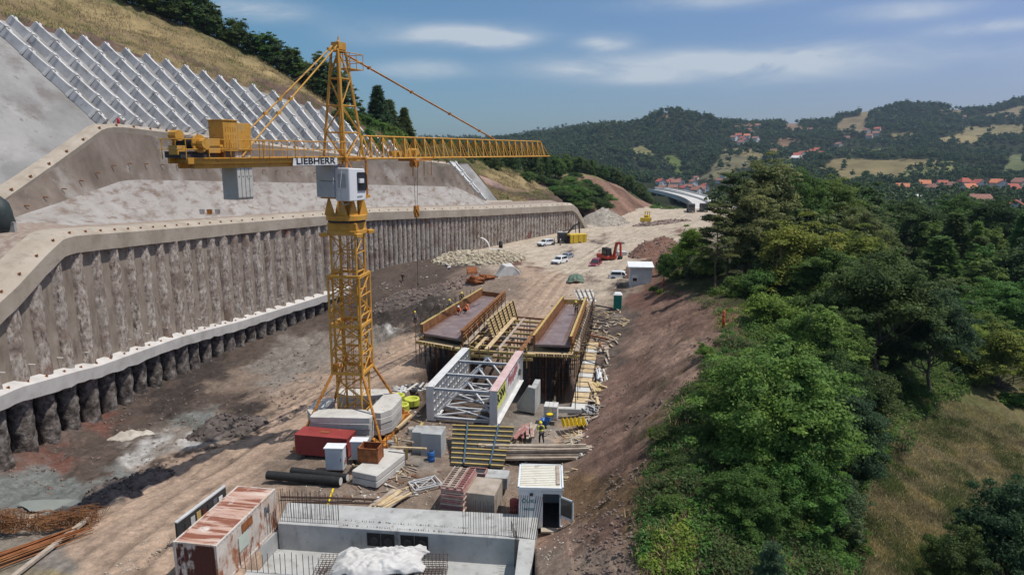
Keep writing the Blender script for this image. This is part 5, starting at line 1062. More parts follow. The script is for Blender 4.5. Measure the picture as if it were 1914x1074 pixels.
def foundation():
    z1, z0 = .35, -1.35; t = thing('bridge_foundation', 'unfinished concrete abutment foundation with starter bars at the bottom of the photo', 'foundation', (-6, 34, -1.35)); M = M_conc_new
    A = V3(519, 977, z1); B = V3(985, 1008, z1); C = V3(1003, 962, z1); D = V3(537, 938, z1)
    mb = MB(); mb.prism([tuple(p[:2]) for p in (A, B, C, D)], z0 - 1, z1); mb.build('back_wall', M, t, world=True, bevel=.02)
    W1 = [V3(985, 1009, z1), V3(1001, 962, z1), V3(1010, 930, z1), V3(1007, 1200, z1), V3(958, 1200, z1)]
    W1 = [V3(970, 1012, z1), V3(958, 1110, z1), V3(985, 1140, z1), V3(1010, 925, z1), V3(1001, 925, z1)]
    mb = MB(); mb.prism([tuple(p[:2]) for p in W1][::-1], z0 - .6, z1 + .004); mb.build('right_wall', M, t, world=True)
    f = [V3(519, 992, z0 + .0), V3(400, 1120, z0), V3(1010, 1180, z0), V3(985, 1030, z0)]
    mb = MB(); a, b = Vector((A.x - .2, A.y + .3, 0)), Vector((B.x + .4, B.y + .3, 0)); mb.prism([(a.x, a.y), (a.x - 1.7, 20), (b.x, 20), (b.x, b.y)], z0 - 1.2, z0); mb.build('floor_slab', M, t, world=True)
    l0 = V3(522, 990, -.25); l1 = V3(436, 1066, -.25); d = (l1 - l0).normalized(); n = Vector((-d.y, d.x, 0)); 
    if n.x > 0: n = -n
    mb = MB(); q = [l0 - n * .0, l1 - n * .0, l1 + n * .45, l0 + n * .45]; mb.prism([tuple(p[:2]) for p in q], z0 - 1.2, -.25); mb.build('left_wall', M, t, world=True)
    r0 = V3(436, 1062, -.45); r1 = V3(604, 1073, -.45); mb = MB(); mb.prism([tuple(p[:2]) for p in (r0, r1, r1 + Vector((.1, -1.2, 0)), r0 + Vector((.1, -1.2, 0)))][::-1], z0 - 1.2, -.45); mb.build('front_wall', M, t, world=True)
    for px in (716, 779):
        y = 985 + (px - 700) * .077; c = V3(px, y + 14, .0); c = A.lerp(B, (px - 519) / 466.0); dr = (B - A).normalized(); nn = Vector((dr.y, -dr.x, 0)); mb = MB()
        for k, s in enumerate((-.42, .42)):
            q = c + dr * s + nn * .012 + Vector((0, 0, -.62)); mb.box(q, (.80, .05, .82), math.atan2(dr.y, dr.x)); mb.tube(q + nn * .02 - Vector((0, 0, .1)), q + nn * .05 - Vector((0, 0, .1)), .24, 8, m=1)
        mb.build('recess', [M_black, M_dark], t, world=True)
    bars = []
    def row(p, q, n, h, z, jit=.04, lean=0):
        rg = random.Random(int(n * h * 10)); 
        for k in range(n):
            r = Vector(p).lerp(Vector(q), (k + rg.uniform(-.15, .15)) / max(1, n - 1)); bars.append((Vector((r.x, r.y, z)), Vector((r.x + rg.uniform(-jit, jit) + lean, r.y + rg.uniform(-jit, jit), z + h * rg.uniform(.85, 1.08)))))
    dr = (B - A).normalized(); bk = (D - A).normalized()
    row(A + bk * .25 + dr * .1, A + bk * .3 + dr * 3.7, 26, 2.0, z1); row(A + bk * .7 + dr * .1, A + bk * .75 + dr * 3.6, 14, 1.9, z1)
    row(A.lerp(B, .755) + bk * .25, A.lerp(B, .96) + bk * .25, 22, 2.0, z1)
    row(l0 + n * .15 - Vector((0, 0, 0)), l1 + n * .15, 20, 1.5, -.25); row(r0 + Vector((.2, -.2, 0)), r1 + Vector((-.1, -.2, 0)), 16, 1.25, -.45)
    tall = []
    for k in range(10): p = B + Vector((-.6 + .12 * k, .2 - .02 * k, 0)); tall.append((Vector((p.x, p.y, z1)), Vector((p.x + .15 + (.25 if k > 5 else 0), p.y + .1, z1 + 2.6))))
    for k in range(8): p = V3(955, 1040, z0); tall.append((Vector((p.x + k * .05, p.y - k * .25, z0)), Vector((p.x + k * .05 + .05, p.y - k * .25, z0 + 2.3))))
    bars += tall
    for i, (a, b) in enumerate(bars[:96]):
        mb = MB(); mb.tube(a, b, .014 if i < 60 else .018, 5); mb.build('rebar', M_rebar, t, world=True)
    mb = MB()
    for (a, b) in bars[96:]: mb.tube(a, b, .018, 5)
    rg = random.Random(5)
    for k in range(150):
        u = rg.random(); p = A.lerp(B, .27 + .5 * u) + bk * (.2 if k % 2 else .75); mb.tube((p.x, p.y, z1), (p.x, p.y, z1 + rg.uniform(.03, .12)), .012, 4)
    o = mb.build('short_rebar', M_rebar, t, world=True); o['kind'] = 'stuff'
foundation()
def tarp():
    c = V3(700, 1052, -.25); n, m = 100, 60; u, v = np.meshgrid(np.linspace(-1, 1, n), np.linspace(-1, 1, m), indexing='ij'); w1 = fbm(u * 1.5, v * 1.5, 3, 3); w2 = fbm(u * 1.5 + 9, v * 1.5, 3, 4)
    tri = lambda a: np.abs((a % 1) - .5) * 2
    fold = .09 * tri(u * 1.1 + v * .9 + w1 * 1.6) + .08 * tri(u * 2.3 - v * 1.7 + w2 * 2) + .05 * tri(u * 4.2 + v * 2.1 + w1 * 3) + .03 * tri(v * 5 + u * 3 + w2 * 3)
    X = u * 2.7 * (1 + .22 * w1); Y = v * 1.2 * (1 + .5 * w2) + u * .1; rg = np.maximum(0, 1 - np.maximum(np.abs(u), np.abs(v)) ** 5); Z = .02 + rg * (.30 + .15 * u) + fold * (.5 + rg) ; Z = np.where(u < -.55, Z - (-.55 - u) * 2.0, Z); Z = np.maximum(Z, -.95)
    o = link_mesh('tarpaulin', np_mesh('tarpaulin', np.stack([X, Y, Z], 2).reshape(-1, 3), grid_faces(n, m), mat('white_tarpaulin', [(.44, .43, .41), (.54, .53, .51), (.60, .59, .57)], scale=1, rough=.6, bump=.5, bscale=3, bdist=.05), True)); o.location = c; o.rotation_euler = (0, 0, R(2)); sm = o.modifiers.new('s', 'SOLIDIFY'); sm.thickness = .015
    set_props(o, 'crumpled white tarpaulin thrown over the reinforcement cage at the bottom of the photo', 'tarpaulin')
    t = thing('reinforcement_cage', 'dense rusty reinforcement cage lying on the foundation floor under the white tarpaulin', 'rebar cage', (c.x + .2, c.y - .1, -1.33)); mb = MB(); 
    for zz in (.15, .55, .95):
        for k in range(34): x = -3.4 + k * .215; mb.tube((x, -1.3, zz), (x + .03, 1.2, zz), .012, 4, caps=False)
        for k in range(14): y = -1.3 + k * .19; mb.tube((-3.4, y, zz), (3.7, y, zz), .012, 4, caps=False)
    for k in range(34):
        for y in (-1.3, 0, 1.2): x = -3.4 + k * .215; mb.tube((x, y, 0), (x, y, .97), .012, 4, caps=False)
    mb.build('bars', M_rebar, t)
    mb = MB(); mb.box((.3, -1.5, .45), (5.4, .35, .5)); mb.build('blocking', M_conc, t)
tarp()
M_cont = mat('rusty_white_container', [(.42, .36, .31), (.54, .48, .42), (.62, .57, .51)], scale=.9, rough=.75, bump=.15, blots=[((.30, .12, .06), .9, .52, .60, (1, 1, .6)), ((.14, .045, .025), 1.7, .60, .66, (1, 1, .5)), ((.50, .36, .27), .6, .55, .7)])
M_cont_top = mat('rusty_container_roof', [(.40, .22, .16), (.52, .36, .29), (.62, .50, .43)], scale=.8, rough=.8, bump=.2, stretch=(.5, 2.4, 1), blots=[((.24, .09, .055), .7, .48, .56, (.35, 4, 1)), ((.64, .58, .52), .8, .60, .68)])
def container(label, loc, rz, L=6.06, W=2.44, H_=2.55, body=M_cont, top=M_cont_top, doors=True, name='shipping_container', end_m=None):
    t = thing(name, label, 'container', loc, R(rz)); n = int(L / .28); mb = MB()
    for s in (-1, 1):       # corrugated sides
        xs = []; 
        for k in range(n):
            y0 = -L / 2 + .12 + (L - .24) * k / n; w = (L - .24) / n; xs += [(y0, 0), (y0 + w * .25, .035), (y0 + w * .5, .035), (y0 + w * .75, 0)]
        xs.append((L / 2 - .12, 0)); v = []; 
        for (y, d) in xs: v += [(s * (W / 2 - d - .02), y, .15), (s * (W / 2 - d - .02), y, H_ - .1)]
        f = [(2 * i, 2 * i + 2, 2 * i + 3, 2 * i + 1) if s > 0 else (2 * i, 2 * i + 1, 2 * i + 3, 2 * i + 2) for i in range(len(xs) - 1)]; mb.add(v, f)
    mb.build('side_wall', body, t)
    mb = MB(); xs = []; n2 = int(L / .2)
    for k in range(n2): y0 = -L / 2 + .1 + (L - .2) * k / n2; w = (L - .2) / n2; xs += [(y0, 0), (y0 + w * .3, .022), (y0 + w * .6, .022), (y0 + w * .9, 0)]
    xs.append((L / 2 - .1, 0)); v = []
    for (y, d) in xs: v += [(-W / 2 + .05, y, H_ - .03 - d), (W / 2 - .05, y, H_ - .03 - d)]
    mb.add(v, [(2 * i, 2 * i + 1, 2 * i + 3, 2 * i + 2) for i in range(len(xs) - 1)]); mb.build('roof', top, t)
    mb = MB()
    for x in (-W / 2 + .06, W / 2 - .06):
        for y in (-L / 2 + .06, L / 2 - .06): mb.box((x, y, H_ / 2), (.14, .14, H_))
        mb.box((x, 0, H_ - .05), (.1, L - .26, .1)); mb.box((x, 0, .08), (.12, L - .26, .16))
    for y in (-L / 2 + .06, L / 2 - .06): mb.box((0, y, H_ - .05), (W - .26, .1, .1)); mb.box((0, y, .08), (W - .26, .12, .16))
    mb.build('frame', body, t, bevel=.01)
    for y, s in ((-L / 2 + .05, -1), (L / 2 - .05, 1)):
        mb = MB(); xs = []; m = 9
        for k in range(m): x0 = -W / 2 + .13 + (W - .26) * k / m; w = (W - .26) / m; xs += [(x0, 0), (x0 + w * .3, .04), (x0 + w * .6, .04), (x0 + w * .9, 0)]
        v = []
        for (x, d) in xs: v += [(x, y - s * d, .16), (x, y - s * d, H_ - .1)]
        mb.add(v, [(2 * i, 2 * i + 2, 2 * i + 3, 2 * i + 1) if s < 0 else (2 * i, 2 * i + 1, 2 * i + 3, 2 * i + 2) for i in range(len(xs) - 1)]); mb.build('end_wall', end_m or body, t)
    mb = MB(); mb.box((0, 0, .12), (W - .2, L - .2, .06)); mb.build('container_floor', M_dark, t)
    return t
M_cont_end = mat('peeling_container_end', [(.50, .45, .40), (.60, .56, .51), (.64, .61, .57)], scale=.9, rough=.75, bump=.15, blots=[((.09, .03, .022), 1.0, .45, .50, (1, 1, .45)), ((.30, .14, .09), 1.5, .62, .68)])
cb_ = container('rusty white shipping container with flaking paint at the bottom left', (-15.75, 34.6, -.25), -9.3, end_m=M_cont_end)
M_graf = mat('grey_graffiti', [(.10, .10, .11), (.14, .14, .15)], scale=2)
put_text('M', .75, (1.225, 1.95, 1.75), (0, 1, 0), cb_, M_graf, bold=.02, name='graffiti'); mbp = MB(); mbp.box((1.222, -.6, 1.35), (.02, .95, .85)); mbp.build('paint_patch', mat('pale_green_patch', [(.42, .47, .40), (.48, .53, .46)], scale=2), cb_)
mbp = MB(); mbp.box((1.222, -.15, 2.1), (.02, 1.1, .5)); mbp.build('paint_patch', M_rust, cb_)
def pile_of(name, label, cat, part, c, n, L, w, h, rz, spread, ms, seed=1, tilt=3, z=None, Lvar=.2, layers=3, tube=False, group=None):
    """heap of boards or bars, each its own part"""
    rg = random.Random(seed); c = Vector(c); t = thing(name, label, cat, c, R(rz), group)
    for k in range(n):
        lay = k * layers // n; l = L * rg.uniform(1 - Lvar, 1 + Lvar * .5); x = rg.uniform(-.5, .5) * spread * (1 - lay * .18); y = rg.uniform(-.12, .12) * L; zz = h * (.5 + lay) * 1.02 + rg.uniform(0, h * .3); a = R(rg.uniform(-tilt, tilt)); dz = R(rg.uniform(-1.2, 1.2)) * l / 2
        d = Vector((math.sin(a), math.cos(a), 0)) * l / 2; mb = MB(); m = ms[k % len(ms)]
        if tube: mb.tube(Vector((x, y, zz - dz)) - d, Vector((x, y, zz + dz)) + d, w / 2, 7)
        else: mb.bar(Vector((x, y, zz - dz)) - d, Vector((x, y, zz + dz)) + d, w * rg.uniform(.8, 1.2), h)
        mb.build(part, m, t)
    return t
t = thing('dropped_tailboard', 'narrow board wall with torn stickers standing along the far side of the rusty container', 'board panel', V3(370, 940, 0)); a, b = V3(328, 976, 1.35) - Vector((0, 0, 1.35)), V3(420, 907, 1.35) - Vector((0, 0, 1.35))
mb = MB(); mb.bar(a + Vector((0, 0, .75)), b + Vector((0, 0, .75)), .12, 1.1); mb.build('panel', M_dark, t, world=True); mb = MB(); mb.bar(a + Vector((0, 0, 1.34)), b + Vector((0, 0, 1.34)), .2, .08); mb.build('top_rail', M_grey_steel, t, world=True)
for k, m in enumerate((M_dark, M_grey_steel, M_wood_yel, M_cont_end, M_dark, M_graf, M_banner_w)):
    mb = MB(); q = a.lerp(b, .15 + k * .115) + Vector((.07, -.07, .72)); dd = (b - a).normalized(); mb.bar(q, q + dd * .35, .02, .5 + .1 * (k % 3)); mb.build('sticker', m, t, world=True)
def at(px, py, z=0.0): return V3(px, py, z)
M_redbox = mat('red_tool_container_paint', [(.22, .035, .03), (.28, .045, .04), (.32, .06, .05)], scale=.7, rough=.6, bump=.08, blots=[((.10, .02, .02), 1.6, .60, .72), ((.38, .14, .11), .8, .62, .78)])
p = at(553, 853, 0); q = at(650, 862, 0); ctr = (p + q) / 2; rz = math.atan2(q.y - p.y, q.x - p.x)
t = thing('tool_container', 'dark red steel tool container beside the crane base', 'tool container', ctr, rz); L_ = (q - p).length
mb = MB(); mb.box((0, .75, .95), (L_, 1.5, 1.5)); mb.build('box', M_redbox, t, bevel=.03); mb = MB(); mb.box((0, .75, 1.72), (L_ + .08, 1.58, .08)); mb.build('lid', M_redbox, t, bevel=.02); mb = MB(); mb.box((-L_ * .35, .75, .1), (.25, 1.5, .2)); mb.box((L_ * .35, .75, .1), (.25, 1.5, .2)); mb.build('skid', M_dark, t); mb = MB(); mb.box((0, .75, 1.78), (.7, .3, .05)); mb.build('handle', M_rust, t)
def cabinet(px, py, w, d, h, rz, label, legs=.25):
    c = at(px, py, 0); t = thing('electrical_cabinet', label, 'electrical cabinet', c, R(rz)); mb = MB(); mb.box((0, 0, legs + h / 2), (w, d, h)); mb.build('housing', M_cabw, t, bevel=.02); mb = MB(); mb.box((0, -.02, legs + h + .03), (w + .12, d + .14, .07)); mb.build('rain_roof', M_white, t)
    mb = MB(); mb.box((0, -d / 2 - .012, legs + h / 2), (w * .9, .03, h * .9)); dr = mb.build('door', M_cabw, t, bevel=.01); mb = MB(); mb.box((w * .38, -d / 2 - .04, legs + h * .5), (.04, .04, .22)); mb.build('handle', M_dark, dr)
    for x in (-w * .4, w * .4):
        mb = MB(); mb.box((x, 0, legs / 2), (.08, d * .8, legs)); mb.build('foot', M_dark, t)
    for k, m in enumerate((M_rust, M_redbox, M_graf)): mb = MB(); mb.tube((w / 2, -.1 + k * .12, legs + .5 + k * .1), (w / 2 + .12, -.1 + k * .12, legs + .45 + k * .1), .05, 8); mb.build('socket', m, t)
M_cabw = mat('cabinet_paint', [(.50, .52, .53), (.57, .59, .60), (.62, .64, .65)], scale=1, rough=.5, bump=.03, blots=[((.36, .33, .28), 2.5, .64, .8)])
cabinet(629, 880, 1.25, .75, 1.6, -3, 'grey-white electrical cabinet standing in front of the red tool container'); cabinet(674, 866, 1.1, .7, 1.35, -3, 'second electrical cabinet between the red container and the rusty bin', .45)
t = thing('ballast_stack', 'two spare concrete ballast slabs lying beside the crane carrying a rusty bin', 'concrete slabs', at(712, 885, 0), R(-22))
for k in range(2): mb = MB(); mb.prism([(-.95, -2.0), (.95, -2.0), (1.0, -1.8), (1.0, 1.7), (.5, 2.1), (-.5, 2.1), (-1.0, 1.7), (-1.0, -1.8)], .08 + k * .47, .5 + k * .47); mb.build('slab', M_cw, t, bevel=.03)
t = thing('rusty_bin', 'open rusty steel bin standing on the spare ballast slabs', 'steel bin', at(690, 884, 0) + Vector((.15, .1, 1.0)), R(-8)); w, d, h = 1.35, 1.1, 1.0; mb = MB(); mb.box((0, 0, .05), (w, d, .06))
for s in (-1, 1): mb.box((s * w / 2, 0, h / 2), (.05, d, h)); mb.box((0, s * d / 2, h / 2), (w, .05, h)); mb.box((s * w / 2, 0, h), (.1, d + .1, .07)); mb.box((0, s * d / 2, h), (w + .1, .1, .07)); mb.box((0, s * (d / 2 + .03), h * .4), (w, .04, .08)); [mb.box((s * w / 2, u * d / 2, h / 2), (.1, .1, h)) for u in (-1, 1)]
mb.build('bin_body', M_rust, t)
t = thing('guard_frame', 'light rusty guard rail frame standing on the spare ballast slabs behind the bin', 'rail', at(718, 860, 0) + Vector((0, 0, 1.0)), R(-15)); mb = MB(); 
for z in (.05, .5, .95): mb.tube((-.6, 0, z), (1.1, 0, z), .025, 5)
for x in (-.6, .25, 1.1): mb.tube((x, 0, 0), (x, 0, .97), .025, 5)
mb.build('bars', M_rustform, t)
for (x0, y0, x1, y1, rr, lab) in ((500, 887, 637, 899, .30, 'long black plastic pipe lying on the ground, nearer of two'), (545, 879, 650, 892, .26, 'black corrugated plastic pipe lying behind the longer one')):
    p, q = at(x0, y0, rr), at(x1, y1, rr); t = thing('plastic_pipe', lab, 'pipe', p); mb = MB(); mb.tube(p, q, rr, 20, caps=False); mb.build('tube', M_black, t, world=True); mb = MB(); mb.tube(q - (q - p).normalized() * .02, q + (q - p).normalized() * .01, rr * .86, 20); mb.build('pipe_mouth', M_conc_white, t, world=True)
M_hose = mat('yellow_green_hose', [(.42, .46, .05), (.52, .56, .08), (.58, .62, .12)], scale=3, rough=.5, bump=.1)
for (px, py, R_, lab) in ((751, 768, .62, 'coil of yellow-green pipe nearest the crane ballast'), (770, 757, .66, 'coil of yellow-green pipe lying to the right of the other coils'), (745, 750, .55, 'coil of yellow-green pipe half hidden behind the ballast slabs')):
    t = thing('pipe_coil', lab, 'pipe coil', at(px, py, 0)); mb = MB(); prof = [(R_ - .22, .06), (R_ - .20, .62), (R_ - .12, .68), (R_, .66), (R_ + .04, .55)] + [(R_ + .04 - .05 * (k % 2), .55 - k * .06) for k in range(1, 9)] + [(R_ - .1, .02), (R_ - .22, .06)]
    mb.lathe(prof, 28); mb.build('coil', M_hose, t, True); mb = MB()
    for k in range(4): a = k * PI / 2 + .4; mb.bar((math.cos(a) * (R_ + .06), math.sin(a) * (R_ + .06), .0), (math.cos(a) * (R_ + .06), math.sin(a) * (R_ + .06), .68), .05, .02)
    mb.build('binding_strap', M_dark, t)
M_dusty = mat('dusty_concrete', [(.26, .21, .17), (.36, .31, .255), (.43, .38, .33)], scale=1.1, rough=.95, bump=.4, bscale=8, blots=[((.20, .155, .12), 1.5, .56, .7)])
def block(name, label, cat, px, py, dims, rz, m, part='block', z=0.0, extra=None, bevel=.03):
    t = thing(name, label, cat, at(px, py, z), R(rz)); mb = MB(); mb.box((0, dims[1] / 2, dims[2] / 2), dims); mb.build(part, m, t, bevel=bevel)
    if extra: extra(t)
    return t
block('concrete_pier_block', 'tall grey concrete block with a notched top right of the crane base', 'concrete block', 806, 856, (1.55, 1.5, 1.9), -8, M_conc_new)
block('concrete_pier_block', 'narrower concrete block standing just left of the tall notched one', 'concrete block', 780, 850, (.8, 1.3, 1.8), -8, M_conc_new)
t = thing('concrete_wing', 'smooth pale concrete wing wall rising between the girder pair and the right deck form', 'concrete wall', at(985, 770, -.3), R(-12)); mb = MB(); mb.extr([(-.9, .2, 0), (.7, -.2, 0), (.75, 2.4, 0), (.75, 2.4, 2.6), (.7, .1, 2.3), (.1, .3, 2.35), (-.9, .6, .9)][:1] + [(.75, -.2, 0), (.75, -.2, 2.3), (.1, -.2, 2.4), (-.9, -.2, .7)], (0, .5, 0)); mb.box((.5, 1.4, 1.1), (.5, 2.2, 2.2)); mb.build('wing_body', M_conc_new, t, bevel=.03)
block('dusty_block', 'low dusty concrete block beside the stack of red formwork panels', 'concrete block', 897, 958, (1.9, 2.2, 1.3), -12, M_dusty, z=-.2)
block('concrete_slab', 'flat concrete slab lying behind the stack of red formwork panels', 'concrete slab', 912, 912, (2.6, 1.2, .8), -8, M_conc_new)
t = thing('timber_trestle', 'timber trestle and beams leaning between the crane base and the concrete block', 'timber trestle', at(760, 850, 0)); 
for k, (a, b, w) in enumerate([((730, 835, 1.3), (797, 838, 1.5), .18), ((760, 860, 0), (760, 835, 1.3), .18), ((738, 820, 1.0), (772, 826, 1.6), .15), ((735, 858, 0), (752, 815, 1.6), .1), ((752, 858, 0), (738, 812, 1.5), .1), ((770, 805, 1.2), (800, 800, 1.7), .25), ((742, 800, .6), (770, 775, .7), .22), ((765, 830, .8), (790, 790, 1.2), .22)]):
    mb = MB(); mb.bar(at(*a), at(*b), w, w * .6); mb.build('beam', [M_wood, M_wood_yel, M_wood_grey][k % 3], t, world=True)
for k, (px, py, s) in enumerate([(742, 790, .6), (770, 812, .5), (720, 810, .5), (762, 782, .55), (735, 835, .45), (712, 838, .5)]):
    block('crane_block', f'small worn yellow and grey block lying by the crane base', 'block', px, py, (s, s, s), 20 * k, [M_wood_yel, M_conc, M_yel_rust][k % 3]).update_tag(); bpy.data.objects
for o in [o for o in COL.objects if o.name.startswith('crane_block')]: o['group'] = 'loose blocks around the crane base'
t = thing('blue_drum', 'blue plastic drum standing on the concrete patch', 'drum', at(806, 863, 0)); mb = MB(); mb.lathe([(.24, 0), (.27, .03), (.27, .25), (.285, .28), (.27, .31), (.27, .55), (.285, .58), (.27, .61), (.27, .8), (.24, .84)], 20); mb.build('drum_body', mat('blue_plastic', [(.02, .10, .30), (.04, .14, .38)], scale=2, rough=.4, bump=0, blots=[((.3, .34, .36), 3, .6, .7)]), t, True); mb = MB(); mb.lathe([(.2, .82), (.2, .845)], 16); mb.build('opening', M_black, t)
t = thing('metal_frame', 'flat rectangular frame of grey bars lying on the ground', 'steel frame', at(795, 905, .05), R(28)); mb = MB()
for (w, h) in ((1.9, 1.35), (1.2, .85)):
    c = [(-w / 2, -h / 2), (w / 2, -h / 2), (w / 2, h / 2), (-w / 2, h / 2)]
    for i in range(4): mb.bar((*c[i], .1), (*c[(i + 1) % 4], .1), .07); 
for s in (-1, 1): mb.bar((-.95, s * .67, .1), (.95, -s * .67, .16), .05)
mb.build('bars', M_grey_steel, t)
t = thing('formwork_stack', 'tall stack of red-edged perforated steel formwork panels', 'formwork stack', at(845, 955, 0), R(-14)); M_redform = mat('red_formwork_edge', [(.24, .10, .09), (.34, .17, .15), (.42, .28, .25)], scale=1.4, rough=.7, bump=.1, blots=[((.5, .45, .4), 1.5, .58, .72)])
for k in range(12):
    mb = MB(); mb.box((random.uniform(-.05, .05), 1.35 + random.uniform(-.06, .06), .09 + k * .125), (1.5, 2.8, .10)); mb.build('panel', M_redform if k % 3 else M_wood_grey, t, bevel=.01)
for x in (-.5, 0, .5):
    mb = MB(); mb.box((x - .2, 1.35, 1.6), (.07, 2.8, .10)); mb.box((x + .2, 1.35, 1.6), (.07, 2.8, .10))
    for k in range(10): mb.box((x, .1 + k * .28, 1.6), (.34, .06, .08))
    mb.build('ladder_panel', M_redform if x > .3 else M_wood_grey, t)
t = thing('formwork_tray', 'small dark frame lying on the slab right of the red stack', 'tray', at(892, 905, 0) + Vector((0, 0, .85)), R(-10)); mb = MB(); mb.box((0, 0, .04), (1.2, .8, .05))
for s in (-1, 1): mb.box((0, s * .4, .1), (1.25, .08, .18), m=1); mb.box((s * .6, 0, .1), (.08, .9, .18), m=1)
mb.build('tray_frame', [M_dark, M_redform], t)
pile_of('timber_heap', 'heap of pale broken boards lying in front of the foundation back wall', 'timber heap', 'board', at(727, 938, 0), 18, 2.4, .14, .09, -32, 1.3, [M_wood, M_wood_grey, M_wood], 3, 9)
pile_of('long_timber_stack', 'stack of long weathered planks lying across the yard below the yellow-vested worker', 'timber stack', 'plank', at(1010, 852, 0), 24, 7.2, .22, .16, 90, 1.3, [M_wood_grey, M_wood, M_wood_grey, M_wood_grey], 4, 1.5, layers=5)
pile_of('scrap_wood', 'untidy heap of scrap wood sticks below the yellow sheets', 'wood scrap', 'stick', at(1075, 822, 0), 34, 1.7, .07, .05, 60, 2.6, [M_wood, M_wood_grey, M_conc_white, M_wood], 6, 80, layers=5)
t = thing('yellow_sheets', 'bundle of bent bright yellow corrugated sheets on the scrap wood', 'plastic sheets', at(1072, 802, 0) + Vector((0, 0, .3)), R(10)); mys = mat('yellow_plastic', [(.70, .50, .02), (.78, .58, .03)], scale=2, rough=.4, bump=0)
for k in range(6): mb = MB(); x = -1 + k * .34; mb.add([(x, -.5, .1), (x + .15, -.5, .3), (x + .3, -.5, .1), (x + .1, .6, .35), (x + .25, .6, .55), (x + .4, .6, .35)], [(0, 1, 4, 3), (1, 2, 5, 4), (3, 4, 1, 0), (4, 5, 2, 1)]); mb.build('sheet', mys, t)
pile_of('prop_bundle', 'dark bundle of grey steel props standing in a heap at the foot of the slope', 'steel props', 'prop', at(1105, 772, 0), 30, 1.5, .07, .1, 15, 1.8, [M_grey_steel, M_dark, M_grey_steel], 8, 30, layers=5, tube=True)
pile_of('prop_bundle', 'second small bundle of grey props below the larger one', 'steel props', 'prop', at(1092, 795, 0), 16, 1.2, .07, .1, -25, 1.1, [M_grey_steel, M_dark], 9, 30, layers=4, tube=True)
pile_of('white_pipes', 'bundle of long white plastic pipes lying at the foot of the slope', 'pipes', 'pipe', at(1124, 705, 0), 12, 3.2, .16, .17, -6, 1.0, [M_white, M_white, M_cabw], 10, 5, layers=3, tube=True)
pile_of('timber_heap', 'pile of yellowish boards beside the white pipes', 'timber heap', 'board', at(1112, 728, 0), 20, 2.6, .2, .1, 4, 1.6, [M_wood, M_wood_yel, M_wood], 11, 6, layers=4)
pile_of('timber_heap', 'pile of grey logs and boards above the white pipes', 'timber heap', 'board', at(1128, 660, 0), 18, 2.4, .24, .15, -12, 1.8, [M_wood_grey, M_conc_white, M_wood_grey], 12, 8, layers=4)
pile_of('timber_heap', 'grey poles lying up the slope beside the portable toilet', 'timber heap', 'pole', at(1160, 615, .4), 14, 4.0, .12, .1, -35, 2.0, [M_wood_grey, M_wood_grey, M_dark], 13, 10, layers=3)
pile_of('timber_heap', 'pale planks fanned out beyond the right deck form', 'timber heap', 'plank', at(1137, 552, .4), 20, 3.4, .3, .07, 6, 3.2, [M_wood, M_conc_white, M_wood], 14, 10, layers=3)
pile_of('timber_heap', 'few rusty boards lying between the girder pair and the worker', 'timber heap', 'board', at(985, 808, 0), 12, 2.6, .2, .08, -8, 1.3, [M_redform, M_wood_grey, M_redform], 15, 10, layers=3)
pile_of('timber_heap', 'dark offcuts and sheets lying between the left deck props and the pipe coils', 'timber heap', 'offcut', at(765, 728, -.5), 26, 2.0, .22, .08, 30, 3.4, [M_dark, M_grey_steel, M_wood_grey, M_conc_white], 16, 60, layers=3)
pile_of('timber_heap', 'loose boards in front of the white hut roof, right of the long plank stack', 'timber heap', 'board', at(1082, 850, 0), 12, 1.6, .15, .1, 20, 1.4, [M_wood_grey, M_grey_steel], 17, 30, layers=4)
t = thing('stepped_walkway', 'walkway of pale boards with dark cleats running along the right deck form', 'walkway', at(1085, 760, 0)); a, b = at(1082, 765, .05), at(1108, 640, .35); d = (b - a); x = Vector((d.y, -d.x, 0)).normalized()
for k in range(15):
    p = a + d * (k / 15); q = a + d * ((k + .88) / 15); mb = MB(); mb.bar(p + Vector((0, 0, .1)), q + Vector((0, 0, .1)), 1.35, .05); mb.build('board', M_wood if k % 3 else M_conc_white, t, world=True)
    mb = MB(); mb.bar(q - x * .7 + Vector((0, 0, .12)), q + x * .9 + Vector((0, 0, .12)), .09, .09); mb.build('cleat', M_dark, t, world=True)
t = thing('post_row', 'row of thin steel posts with crossbars between the walkway and the right deck form', 'scaffold', at(1070, 720, 0))
for k in range(12):
    p = at(1075, 772, 0).lerp(at(1112, 590, .5), k / 12); mb = MB(); mb.tube(p, p + Vector((0, 0, 2.6 + (k % 3) * .4)), .035, 5); mb.build('post', M_dark, t, world=True)
    if k > 3: mb = MB(); mb.bar(p + Vector((-.6, 0, 1.3)), p + Vector((2.0, -.3, .6)), .08, .08); mb.build('crossbar', [M_wood_grey, M_dark, M_wood][k % 3], t, world=True)
for k, (x0, y0, x1, y1) in enumerate([(1098,600,1150,606),(1095,612,1145,618),(1100,626,1140,634),(1105,588,1150,592),(1112,570,1145,576),(1120,640,1128,655)]):
    a, b = at(x0, y0, 1.0), at(x1, y1, .6); t = thing('loose_beam', 'long dark beam lying crosswise between the right deck form and the slope', 'beam', a, 0, 'crosswise beams right of the right deck'); mb = MB(); mb.bar(a, b, .16, .16); mb.build('beam_body', [M_wood_grey, M_dark, M_rust][k % 3], t, world=True)
t = thing('block_pallet', 'pallet of shrink-wrapped white blocks near the standing worker', 'pallet', at(1030, 781, 0), R(-10)); mb = MB(); [mb.box((0, y, .06), (1.2, .12, .12)) for y in (-.45, 0, .45)]; mb.build('pallet_base', M_wood_grey, t)
for i in range(3):
    for j in range(3):
        for k in range(4): mb = MB(); mb.box((-.38 + i * .38, -.38 + j * .38, .26 + k * .28), (.36, .36, .26)); mb.build('block', M_conc_white, t, bevel=.015)
